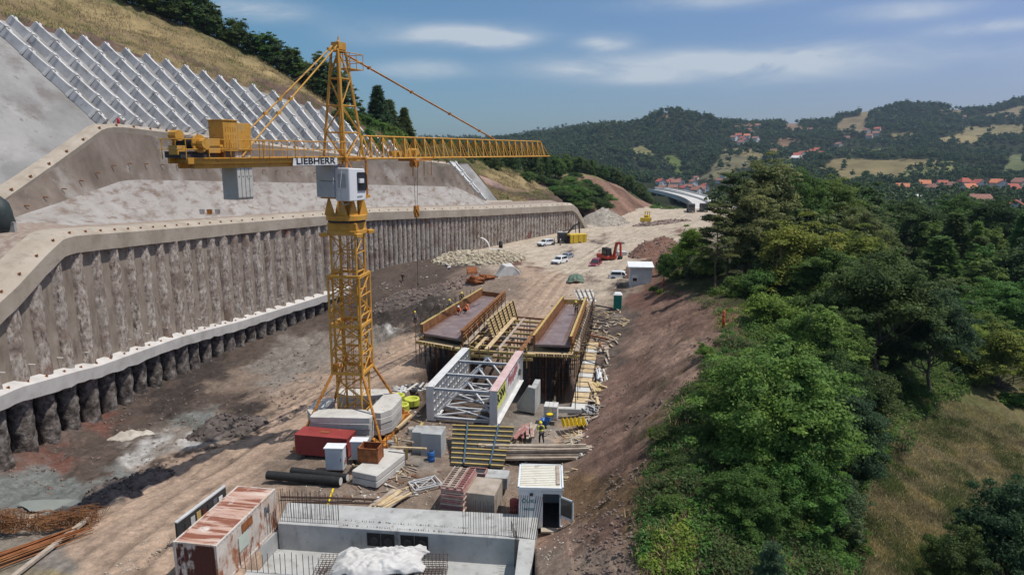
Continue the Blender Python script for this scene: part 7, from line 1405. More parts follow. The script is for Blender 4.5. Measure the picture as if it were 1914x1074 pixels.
person('stand', at(1047, 461, 0), -60, 'person in a white helmet facing the man in grey by the drill rig', M_cloth_g, M_cloth_g, M_helmet_w)
c = P(949, 378, Y=186); person('stand', c, 180, 'person in dark clothes standing on top of the far end of the pile wall', M_cloth_d, M_cloth_d, None)
def scatter_stones(name, poly, n, s0, s1, m, seed, label, ymax=200):
    pts = ground_pts0(poly, n * 2, seed, ymax); pts = pts[fbm(pts[:, 0] / 2.5, pts[:, 1] / 2.5, 4, seed) > .03]; rg = random.Random(seed); mb = MB()
    for p in pts:
        s = s0 + (s1 - s0) * rg.random() ** 3; mb.blob((p[0], p[1], p[2] + s * .15), (s, s * rg.uniform(.6, 1), s * .65), rg.randrange(10 ** 6), 5, amp=.5)
    o = mb.build(name, m); set_props(o, label, 'stones', None, 'stuff')
def ground_pts0(poly, n, seed, ymax):
    rng = random.Random(seed); xs = [p[0] for p in poly]; ys = [p[1] for p in poly]; Q = np.array([(rng.uniform(min(xs), max(xs)), rng.uniform(min(ys), max(ys))) for _ in range(n)]); m = inpoly(Q[:, 0], Q[:, 1], poly); Q = Q[m]; zg = np.zeros(len(Q))
    for _ in range(12):
        u = -(Q[:, 1] - CY) / F0; dy = CT + ST * u; dz = -ST + CT * u; t = (zg - HC) / dz; X = (Q[:, 0] - CX) / F0 * t; Y = dy * t; zn = gz(X, Y); zg = zg * .5 + zn * .5
    ok = (Y < ymax) & (np.abs(zn - zg) < .4); return np.c_[X, Y, zn][ok]
scatter_stones('yard_stones', [(180, 1074), (560, 820), (760, 650), (1000, 600), (1120, 640), (1080, 860), (1070, 1074), (1010, 1074), (1000, 960), (520, 930), (420, 900), (300, 1074)], 5200, .015, .09, M_stone_g, 31, 'pale stones scattered over the working yard')
scatter_stones('pit_stones', [(0, 860), (300, 720), (620, 600), (700, 520), (860, 520), (760, 650), (560, 770), (300, 900), (0, 1000)], 5200, .02, .17, M_earth_h, 32, 'dark lumps of rock scattered over the pit floor')
scatter_stones('slope_stones', [(1170, 580), (1340, 570), (1330, 640), (1250, 780), (1190, 960), (1190, 1074), (1060, 1074), (1090, 860), (1140, 640)], 5000, .015, .12, M_earth_h, 33, 'clods and stones on the brown cut slope')
scatter_stones('road_stones', [(700, 500), (1000, 430), (1200, 400), (1200, 520), (1000, 600), (700, 560)], 1600, .04, .25, M_stone_g, 34, 'stones scattered along the far road')
def litter(name, poly, n, m, seed, label, L0=.5, L1=1.8, w=.12, tilt=.12):
    pts = ground_pts0(poly, n * 3, seed, 120); rg = random.Random(seed); mb = MB(); q = fbm(pts[:, 0] / 2, pts[:, 1] / 2, 3, seed) > .02; pts = pts[q][:n]
    for p in pts:
        a = rg.uniform(0, PI); l = rg.uniform(L0, L1); d = Vector((math.cos(a), math.sin(a), rg.uniform(-tilt, tilt))) * l / 2; c = Vector(p) + Vector((0, 0, .05 + abs(d.z))); mb.bar(c - d, c + d, w * rg.uniform(.5, 1.3), w * .4)
    set_props(mb.build(name, m), label, 'site litter', None, 'stuff')
RS = [(1095, 570), (1150, 575), (1175, 600), (1140, 660), (1128, 760), (1105, 800), (1080, 780), (1110, 650)]
YD = [(690, 800), (760, 700), (800, 790), (960, 800), (1110, 800), (1090, 860), (1060, 900), (960, 880), (840, 900), (700, 960), (640, 930)]
litter('scattered_boards', RS, 150, M_wood_grey, 51, 'grey boards scattered between the right deck and the foot of the slope', .6, 2.4, .16)
litter('scattered_pale_boards', RS, 90, M_wood, 52, 'pale boards scattered between the right deck and the foot of the slope', .5, 2.0, .18)
litter('scattered_steel', RS, 70, M_dark, 53, 'dark steel bits scattered beside the right deck', .8, 2.6, .09)
litter('yard_offcuts', YD, 170, M_wood_grey, 54, 'grey offcuts scattered over the yard around the girders', .2, 1.1, .1)
litter('yard_pale_offcuts', YD, 130, M_wood, 55, 'pale wood offcuts scattered over the yard around the girders', .15, .9, .09)
litter('yard_scrap', YD, 110, M_rust, 56, 'rusty bars and scraps scattered over the yard', .3, 1.4, .05)
litter('white_scraps', YD + [], 120, M_conc_white, 57, 'white paper and plaster scraps scattered over the yard', .08, .3, .14)
HOUSE_XY = []
M_tile_o = mat('orange_roof_tiles', [(.42, .14, .07), (.52, .19, .10), (.60, .25, .14)], scale=1.2, rough=.85, bump=.3, bscale=5)
M_tile_r = mat('red_roof_tiles', [(.30, .07, .05), (.38, .10, .07), (.44, .13, .09)], scale=1.2, rough=.85, bump=.3, bscale=5)
M_tile_b = mat('brown_roof_tiles', [(.20, .10, .08), (.27, .13, .10), (.33, .17, .13)], scale=1.2, rough=.85, bump=.3, bscale=5)
M_wall_w = mat('white_render', [(.55, .54, .52), (.66, .65, .62), (.72, .71, .68)], scale=.5, rough=.9, bump=.1)
M_wall_c = mat('cream_render', [(.46, .40, .31), (.55, .49, .39), (.60, .55, .46)], scale=.5, rough=.9, bump=.1)
M_wall_b = mat('bare_brick', [(.30, .15, .10), (.38, .20, .13), (.44, .26, .18)], scale=1.5, rough=.9, bump=.2)
M_win = mat('window_glass', [(.03, .035, .04), (.07, .08, .09)], scale=.3, rough=.1, bump=0, spec=.6)
def house(px, py, w, d, hh, rz, roof, wallm, label, group=None, hip=False, z=None):
    g = PG(px, py); r_ = math.hypot(w, d) / 2 + 5; HOUSE_XY.append((g.x, g.y, r_))
    t = thing('house', label, 'house', (g.x, g.y, g.z), R(rz), group); rh = w * .32; mb = MB()
    mb.box((0, 0, hh / 2 - 1), (w, d, hh + 2))
    if not hip: mb.add([(-w / 2, -d / 2, hh), (w / 2, -d / 2, hh), (0, -d / 2, hh + rh), (-w / 2, d / 2, hh), (w / 2, d / 2, hh), (0, d / 2, hh + rh)], [(0, 1, 2), (5, 4, 3), (0, 2, 5, 3), (1, 4, 5, 2)])
    mb.build('wall', wallm, t)
    e = .6; mb = MB(); z0 = hh - e * rh / (w / 2); dr = 0 if not hip else d * .28; th = .22
    for s in (0, th):
        pass
    a = [(-w / 2 - e, -d / 2 - e, z0), (w / 2 + e, -d / 2 - e, z0), (w / 2 + e, d / 2 + e, z0), (-w / 2 - e, d / 2 + e, z0), (0, -d / 2 - e + dr, hh + rh), (0, d / 2 + e - dr, hh + rh)]
    b = [(x, y, zz + th) for x, y, zz in a]; mb.add(a + b, [(0, 4, 5, 3), (1, 2, 5, 4), (9, 11, 10, 6), (7, 10, 11, 8), (0, 3, 9, 6), (1, 7, 8, 2), (0, 6, 10, 4), (4, 10, 7, 1), (3, 5, 11, 9), (5, 2, 8, 11)])
    if hip: mb.add([a[0], a[1], a[4], a[2], a[3], a[5]], [(0, 1, 2), (3, 4, 5)]); mb.add([b[0], b[1], b[4], b[2], b[3], b[5]], [(0, 1, 2), (3, 4, 5)])
    rf = mb.build('roof', roof, t); c = MB(); c.box((w * .2, d * .15, hh + rh * .9), (.7, .7, 1.8)); c.build('chimney', wallm, rf)
    if w > 7:
        k = 0
        for fl in range(max(1, int(hh / 2.8))):
            for sx in (-.27, .27):
                wv = MB(); wv.box((w * sx, -d / 2 - .02, 1.5 + fl * 2.7), (1.2, .08, 1.2)); wv.build('window', M_win, t)
            wv = MB(); wv.box((-w / 2 - .02, -d * .2, 1.5 + fl * 2.7), (.08, 1.2, 1.2)); wv.build('window', M_win, t)
    return t
o_, r_, b_, w_, c_, k_ = M_tile_o, M_tile_r, M_tile_b, M_wall_w, M_wall_c, M_wall_b
for a in [
 (1686,357,9,11,4.5,60,o_,w_,'small white house with orange gable roof, leftmost upper house of the right-hand village'),
 (1678,371,9,10,3.5,25,b_,w_,'house with brown-red double gable, lowest left house of the village'),
 (1692,368,8,9,4,-20,r_,c_,'house wedged right of the lowest left house, dull red roof'),
 (1707,372,9,9,4,40,b_,k_,'dark brick house with brown gable left of the white hip-roofed one'),
 (1727,352,11,10,5,70,o_,c_,'house with bright orange roof, second from left in the upper row'),
 (1742,360,10,10,5,10,b_,w_,'white house with dark red hip roof in the middle of the lower row',True),
 (1760,352,13,9,4,80,r_,w_,'long house with orange-red roof, third in the upper row'),
 (1778,354,9,9,4.5,20,b_,w_,'pale grey-walled house right of the long orange-red roof'),
 (1802,350,12,11,6,85,r_,w_,'tall two-storey cream house with dark red hip roof',True),
 (1810,362,17,10,4,88,o_,w_,'wide low house with bright orange roof in front of the tall hip-roofed one'),
 (1828,354,12,11,6.5,5,r_,w_,'blue-grey house with gable facing the valley, right of the tall hip-roofed one'),
 (1862,350,11,10,5,40,o_,c_,'orange-roofed house half hidden by a round tree, right part of the village'),
 (1873,352,11,10,5,-30,r_,w_,'red-roofed house with dormer beside the half hidden one'),
 (1890,362,18,9,4,86,r_,w_,'longest low red roof at the right end of the village'),
 (1906,349,12,11,5,20,b_,c_,'cream house at the right edge with brown roof'),
 (1828,388,15,11,3,86,b_,c_,'isolated house with pinkish brown roof among the trees below the village'),
 (1897,396,9,13,3.5,-35,r_,w_,'isolated white house with red gable roof at the lower right'),
 (1719,377,6,8,2.5,80,w_,w_,'small pale shed below the brick house'),
]:
    house(a[0], a[1], *a[2:9], hip=(len(a) > 9))
for (px, py, w, d, h, rz, rf, wl) in [(1226,341,12,14,6,60,b_,w_),(1235,346,12,12,5,20,r_,w_),(1246,345,14,12,5,70,r_,w_),(1256,342,12,12,6,30,b_,w_),(1262,349,13,13,6,80,b_,w_),(1270,345,12,12,5,10,r_,w_),(1279,358,10,14,5,15,r_,w_),(1288,354,10,10,4,60,b_,k_),(1301,362,12,12,5,40,b_,w_),(1310,360,12,12,5,70,b_,w_),(1317,357,9,11,7,10,r_,w_),
                                      (1296,346,10,10,5,20,b_,w_),(1301,337,10,10,5,50,b_,w_),(1352,332,10,10,6,50,b_,w_),(1345,342,10,12,5,50,b_,w_),(1258,357,11,12,5,70,b_,k_),(1238,358,9,12,5,30,b_,w_)]:
    house(px, py, w * .66, d * .66, h * .75, rz, rf, wl, 'small house with a reddish roof crowded in the valley village beyond the viaduct', 'houses of the valley village beyond the viaduct')
for (px, py, rf, rz) in [(1377,243,b_,60),(1384,240,r_,30),(1392,241,b_,70),(1400,238,b_,20),(1408,241,r_,60),(1416,239,b_,80),(1372,262,b_,40),(1380,258,r_,70),(1388,264,r_,20),(1396,259,o_,60),(1392,268,r_,10),(1385,272,b_,50),(1404,252,b_,30),(1412,264,b_,40),(1399,248,b_,60)]:
    house(px, py, 11, 12, 6, rz, rf, w_, 'tiny house of the hillside hamlet below the long ridge, left of centre right', 'houses of the hillside hamlet')
for (px, py, rf, rz) in [(1490,296,r_,60),(1498,292,r_,20),(1508,290,r_,70),(1518,287,r_,80),(1527,284,r_,60),(1534,291,r_,30),(1487,301,w_,50)]:
    house(px, py, 10, 11, 5, rz, rf, w_, 'small house with a vivid red roof in the hamlet above the bare field', 'red-roofed hamlet above the bare field')
for (px, py, rf, rz) in [(1582,262,c_,60),(1620,248,b_,20),(1636,253,b_,70),(1513,246,w_,80),(1568,274,b_,20),(1640,245,r_,50),(1625,258,b_,50),(1800,222,b_,50),(1446,288,b_,50)]:
    house(px, py, 11, 12, 5, rz, rf if rf is not c_ and rf is not w_ else b_, c_, 'scattered farmhouse on the far hillside among fields', 'scattered farmhouses on the far hills')
def ribbon(pts, w, th, mname, mt, parent, z=None):
    pl = resample(catmull(pts, 10), step=4.0); t = np.gradient(pl, axis=0); t[:, 2] = 0; t /= np.linalg.norm(t, axis=1)[:, None]; n = np.c_[-t[:, 1], t[:, 0], t[:, 0] * 0]
    A = pl + n * w / 2; B = pl - n * w / 2; dn = np.array([0, 0, th]); rows = [A - dn, A, B, B - dn, A - dn]; off_ = np.array(parent.location)
    o = loft(mname, [r - off_ for r in rows], mt, parent, False)
    return pl, n
M_deck = mat('viaduct_concrete', [(.46, .44, .41), (.54, .52, .49), (.60, .58, .55)], scale=.1, rough=.9, bump=.1)
def viaduct(pts, w, label, piers):
    P3 = [tuple(PGz(p)) for p in pts]; t = thing('viaduct', label, 'bridge', P3[0]); pl, n = ribbon(P3, w * .8, 1.7, 'deck', M_deck, t)
    for s in (-1, 1):
        q = pl + n * s * (w * .4 - .25) + np.array([0, 0, .9]); ribbon([tuple(v) for v in q[::6]], .45, .95, 'parapet', M_conc_white, t)
    for k in piers:
        i = int(k * (len(pl) - 1)); p = pl[i]; g = G(p[0], p[1]); mb = MB(); mb.box((p[0], p[1], (p[2] - 2.2 + g - 2) / 2), (3, w * .55, p[2] - 2.2 - g + 2)); mb.build('pier', M_conc, t, world=True)
def PGz(p): return P(p[0], p[1], Y=p[2])
viaduct([(1322,400,262),(1318,390,285),(1308,380,320),(1290,371,370),(1266,364,440),(1240,358,540),(1215,354,660)], 11, 'curved concrete viaduct under construction carrying the road out of sight to the left', (.22, .4, .6, .8))
viaduct([(1380,396,285),(1352,383,330),(1322,372,385),(1292,363,460),(1262,356,560),(1228,350,680)], 11, 'second viaduct deck running parallel behind the curved one', (.22, .4, .6, .8))
def leafmat2(name, c, var=.28, trans=.5, orand=.2):
    if name in MATS: return MATS[name]
    m = leafmat(name, c, var, trans); nt = m.node_tree; N = nt.nodes; L = nt.links
    oi = N.new('ShaderNodeObjectInfo'); mr = N.new('ShaderNodeMapRange'); L.new(oi.outputs['Random'], mr.inputs['Value']); mr.inputs['To Min'].default_value = 1 - orand; mr.inputs['To Max'].default_value = 1 + orand
    b = N['Principled BSDF']; src = b.inputs['Base Color'].links[0].from_socket
    hs = N.new('ShaderNodeHueSaturation'); L.new(mr.outputs[0], hs.inputs['Value']); L.new(src, hs.inputs['Color'])
    mh = N.new('ShaderNodeMapRange'); L.new(oi.outputs['Random'], mh.inputs['Value']); mh.inputs['To Min'].default_value = .53; mh.inputs['To Max'].default_value = .475; L.new(mh.outputs[0], hs.inputs['Hue'])
    for l in list(src.links): L.new(hs.outputs[0], l.to_socket) if l.to_node != hs else None
    return m
L_DARK = leafmat2('foliage_dark', (.095, .145, .046)); L_MID = leafmat2('foliage_mid', (.12, .20, .048)); L_GREEN = leafmat2('foliage_green', (.125, .24, .055))
L_YEL = leafmat2('foliage_yellow_green', (.26, .285, .06)); L_PALE = leafmat2('foliage_pale', (.20, .24, .095)); L_BLUE = leafmat2('foliage_bluish', (.09, .145, .068))
L_BRIGHT = leafmat2('foliage_bright', (.17, .27, .05)); L_FAR = leafmat2('foliage_far', (.066, .112, .036), trans=.15); L_NEEDLE = leafmat2('needles', (.13, .165, .062)); L_SPRUCE = leafmat2('spruce_needles', (.11, .18, .10))
L_DRYG = leafmat2('dry_grass', (.34, .28, .16), trans=.3, orand=0); L_GRASS = leafmat2('green_grass', (.12, .155, .05), trans=.3, orand=0)
M_bark = mat('bark', [(.07, .05, .04), (.13, .10, .08), (.18, .15, .12)], scale=3, stretch=(1, 1, .3), bump=.5, bscale=9)
def leaves(C, Rr, n, size, rng, up=.35, asp=.62, shell=.3, fold=True):
    """n leaf quads spread over clump centres C with radii Rr (k,3)"""
    w = Rr[:, 0] ** 2; k = rng.choice(len(C), n, p=w / w.sum()); d = rng.normal(size=(n, 3)); d /= np.linalg.norm(d, axis=1)[:, None]
    d[:, 2] = np.where(d[:, 2] < -.3, -d[:, 2] * .6, d[:, 2])
    r = shell + (1 - shell) * rng.random(n) ** .6; p = C[k] + d * Rr[k] * r[:, None] * (1 + .27 * rng.normal(size=n))[:, None]
    nn = d + rng.normal(size=(n, 3)) * .55 + np.array([0, 0, up]); nn /= np.linalg.norm(nn, axis=1)[:, None]
    a = np.cross(nn, rng.normal(size=(n, 3))); a /= np.linalg.norm(a, axis=1)[:, None]; b = np.cross(nn, a)
    s = size * (.6 + .8 * rng.random(n)); a *= s[:, None] * .5; b *= (s * asp)[:, None] * .5
    V = np.stack([p - a, p - b * 1.0 - a * .1, p + a, p + b * 1.0 - a * .1], 1)
    return V.reshape(-1, 3)
def leaf_obj_mesh(name, V, m):
    n = len(V) // 4; F = np.arange(n * 4).reshape(n, 4); return np_mesh(name, V, F, m, False)
def limb_mb(mb, a, b, r1, r2, rng, seg=4, wob=.06):
    a = Vector(a); b = Vector(b); L = (b - a).length; pts = [a]
    for k in range(1, seg + 1):
        q = a.lerp(b, k / seg)
        if k < seg: q += Vector(rng.normal(size=3) * wob * L)
        pts.append(q)
    for k in range(seg):
        mb.tube(pts[k], pts[k + 1], r1 + (r2 - r1) * k / seg, 6, r2=r1 + (r2 - r1) * (k + 1) / seg, caps=False)
    return pts
def broad(name, h, Rx, z0, n, size, seed, mleaf, clumps=55, cr=.25, open_=0.0, lean=0.0, trunk_r=.2, top=.5):
    rng = np.random.default_rng(seed); C = []; RR = []
    zc = (z0 + h) / 2; hz = (h - z0) / 2
    for k in range(clumps):
        for _ in range(20):
            d = rng.normal(size=3); d /= np.linalg.norm(d)
            if d[2] > -.75: break
        f = rng.uniform(.45, .92) if k % 4 else rng.uniform(0, .5)
        wid = 1.0 - max(0, d[2]) * .15
        c = np.array([d[0] * Rx * f * wid, d[1] * Rx * f * wid, zc + d[2] * hz * f]); c[:2] += lean * (c[2] - z0)
        if rng.random() < open_: continue
        C.append(c); r = Rx * cr * rng.uniform(.65, 1.35); RR.append((r, r, r * .95))
    for k in range(int(clumps * .7)):
        d = rng.normal(size=3); d /= np.linalg.norm(d)
        if d[2] < -.6: continue
        f = rng.uniform(.86, 1.13); c = np.array([d[0] * Rx * f, d[1] * Rx * f, zc + d[2] * hz * f]); C.append(c); r = Rx * cr * rng.uniform(.3, .6); RR.append((r * 1.2, r * 1.2, r * .6))
    C = np.array(C); RR = np.array(RR); V = leaves(C, RR, n, size, rng)
    crown = leaf_obj_mesh(name + '_crown', V, mleaf)
    mb = MB(); limb_mb(mb, (0, 0, -.4), (lean * h * .4, 0, z0 + (h - z0) * .62), trunk_r, trunk_r * .35, rng, 6, .02)
    for k in range(min(len(C), 16)):
        c = C[k * len(C) // min(len(C), 16)]; zb = z0 * .7 + (c[2] - z0) * .35; limb_mb(mb, (lean * zb * .4, 0, max(.5, zb)), c, trunk_r * .38, .025, rng, 4, .07)
    return crown, mb.mesh(name + '_trunk', M_bark, True)
def pine(name, h, Rx, z0, n, size, seed, mleaf, layers=9):
    rng = np.random.default_rng(seed); C = []; RR = []; mb = MB(); limb_mb(mb, (0, 0, -.3), (.1, 0, h * .97), .19, .04, rng, 7, .012)
    for k in range(layers):
        z = z0 + (h - z0) * (k + .3) / layers; rr = Rx * (1 - .72 * (k / layers) ** 1.4) * rng.uniform(.75, 1.1)
        for j in range(rng.integers(4, 7)):
            t = rng.uniform(0, 2 * PI)
            e = np.array([rr * math.cos(t), rr * math.sin(t), z + rng.uniform(.1, .7)]); limb_mb(mb, (0.03, 0, z - .3), e, .05, .012, rng, 3, .05)
            for f in (.5, .78, 1.0):
                c = np.array([e[0] * f, e[1] * f, z + (e[2] - z) * f + .12]); C.append(c); RR.append((.75, .75, .32))
    for q in range(3): C.append(np.array([0, 0, h - q * .5])); RR.append((.45, .45, .5))
    C = np.array(C); V = leaves(C, np.array(RR), n, size, rng, up=.6, asp=.35, shell=.15)
    return leaf_obj_mesh(name + '_crown', V, mleaf), mb.mesh(name + '_trunk', M_bark, True)
def spruce(name, h, Rx, z0, n, size, seed, mleaf, layers=16, br=9):
    rng = np.random.default_rng(seed); mb = MB(); limb_mb(mb, (0, 0, -.3), (0, 0, h), .17, .02, rng, 5, .004); P_ = []; D_ = []
    segs = []
    for k in range(layers):
        z = z0 + (h - z0) * k / layers; rr = Rx * (1 - k / layers) ** .85 * rng.uniform(.85, 1.1) + .12
        for j in range(br):
            t = 2 * PI * j / br + rng.uniform(-.3, .3) + k; L = rr * rng.uniform(.75, 1.15); e = Vector((L * math.cos(t), L * math.sin(t), z - L * .12)); a = Vector((0, 0, z))
            mb.tube(a, e, .03, 4, r2=.008, caps=False); segs.append((a, e)); dirr = (e - a).normalized(); sd_ = dirr.cross(Vector((0, 0, 1)))
            for f in (.35, .55, .75):
                for s_ in (-1, 1): q = a.lerp(e, f); e2 = q + (dirr * .6 + sd_ * s_) * L * .3 * (1.1 - f); segs.append((q, e2))
    A = np.array([s[0] for s in segs]); B = np.array([s[1] for s in segs]); ln = np.linalg.norm(B - A, axis=1); k = rng.choice(len(A), n, p=ln / ln.sum()); f = rng.random(n)[:, None] ** .7
    p = A[k] * (1 - f) + B[k] * f + rng.normal(size=(n, 3)) * .035; d = (B[k] - A[k]); d /= np.linalg.norm(d, axis=1)[:, None]
    dd = d * .6 + rng.normal(size=(n, 3)) * .5; dd /= np.linalg.norm(dd, axis=1)[:, None]; a = dd * size; b = np.cross(dd, rng.normal(size=(n, 3))); b /= np.linalg.norm(b, axis=1)[:, None]; b *= size * .16
    V = np.stack([p, p + a * .5 - b, p + a, p + a * .5 + b], 1).reshape(-1, 3)
    return leaf_obj_mesh(name + '_crown', V, mleaf), mb.mesh(name + '_trunk', M_bark, True)
TP = {}
TP['big'] = broad('big_broadleaf', 10, 4.6, .6, 120000, .19, 1, L_GREEN, clumps=130, cr=.20)
TP['big2'] = broad('big_broadleaf', 10, 4.2, .5, 100000, .19, 2, L_MID, clumps=125, cr=.20)
TP['round'] = broad('round_broadleaf', 10, 3.9, 2.0, 80000, .19, 3, L_DARK, clumps=70, cr=.23, trunk_r=.18)
TP['loose'] = broad('loose_broadleaf', 9, 3.4, 1.2, 38000, .20, 4, L_BRIGHT, clumps=60, cr=.22, open_=.25, trunk_r=.12)
TP['tall'] = broad('tall_broadleaf', 12, 3.2, 1.5, 60000, .21, 5, L_PALE, clumps=75, cr=.27, open_=.1)
TP['pine'] = pine('pine', 14, 3.1, 5.0, 22000, .34, 6, L_NEEDLE)
TP['pine2'] = pine('pine', 14, 3.6, 3.5, 26000, .36, 7, L_PALE, layers=11)
TP['spruce'] = spruce('spruce', 6.5, 2.4, .8, 60000, .16, 8, L_SPRUCE)
TP['bush'] = broad('shrub', 2.6, 1.9, .1, 14000, .16, 9, L_MID, clumps=26, cr=.32, trunk_r=.04)
TP['bush2'] = broad('shrub', 2.0, 1.4, .1, 6500, .15, 10, L_YEL, clumps=18, cr=.34, open_=.2, trunk_r=.03)
TP['sap'] = broad('sapling', 4.0, 1.6, 1.0, 900, .17, 11, L_MID, clumps=16, cr=.28, open_=.1, trunk_r=.05)
TP['m1'] = broad('mid_tree', 10, 3.7, .3, 13000, .42, 12, L_DARK, clumps=60, cr=.26)
TP['m2'] = broad('mid_tree', 11, 3.3, .4, 12000, .42, 13, L_MID, clumps=55, cr=.27)
TP['m3'] = broad('mid_tree', 9, 3.9, .3, 13000, .42, 14, L_FAR, clumps=60, cr=.25)
TP['mc'] = spruce('mid_conifer', 13, 2.7, 1.0, 9000, .75, 15, L_DARK, layers=20, br=7)
TP['f1'] = broad('far_tree', 10, 4.6, .3, 750, 1.6, 16, L_FAR, clumps=22, cr=.30)
TP['f2'] = broad('far_tree', 11, 4.2, .3, 650, 1.7, 17, L_FAR, clumps=18, cr=.33)
def add_tree(kind, name, loc, label, group=None, mleaf=None, scale=(1, 1, 1), rz=None, cat='tree', dz=0):
    rz = random.uniform(0, 6.28) if rz is None else rz
    t = thing(name, label, cat, (loc[0], loc[1], loc[2] - dz), rz, group); t.scale = scale
    cr = link_mesh('crown', TP[kind][0], t); link_mesh('trunk', TP[kind][1], t)
    if mleaf is not None:
        cr.material_slots[0].link = 'OBJECT'; cr.material_slots[0].material = mleaf
    return t
TH_ = {'big': 10, 'big2': 10, 'round': 10, 'loose': 9, 'tall': 12, 'pine': 14, 'pine2': 14, 'spruce': 6.5, 'bush': 2.6, 'bush2': 2.0, 'sap': 4, 'm1': 10, 'm2': 11, 'm3': 9, 'mc': 13}
TR_ = {'big': 4.9, 'big2': 4.5, 'round': 4.2, 'loose': 3.6, 'tall': 3.5, 'pine': 3.4, 'pine2': 3.9, 'spruce': 2.4, 'bush': 2.1, 'bush2': 1.6, 'sap': 1.7, 'm1': 4, 'm2': 3.6, 'm3': 4.1, 'mc': 2.7}
def ptree(kind, px, top, Y, width, label, mleaf=None, name=None, group=None, cat='tree', ground=None):
    """tree whose axis stands at distance Y under pixel column px, its top at row `top`, crown `width` pixels wide"""
    pt = P(px, top, Y=Y); X = pt.x; zg = G(X, Y) if ground is None else ground; h = max(1.0, pt.z - zg); zc_ = Y * CT + 12 * ST
    wm = width * zc_ / F0; sx = wm / (2 * TR_[kind]); sz = h / TH_[kind]; lo = .82 if kind not in ('pine', 'pine2', 'mc') else .3
    if sz < lo * sx: sz = lo * sx; zg = pt.z - sz * TH_[kind]
    nm = name or {'bush': 'shrub', 'bush2': 'shrub', 'sap': 'sapling', 'pine': 'pine_tree', 'pine2': 'pine_tree', 'spruce': 'spruce_tree', 'mc': 'conifer_tree'}.get(kind, 'broadleaf_tree')
    return add_tree(kind, nm, (X, Y, zg), label, group, mleaf, (sx, sx * .96, sz), cat=cat)
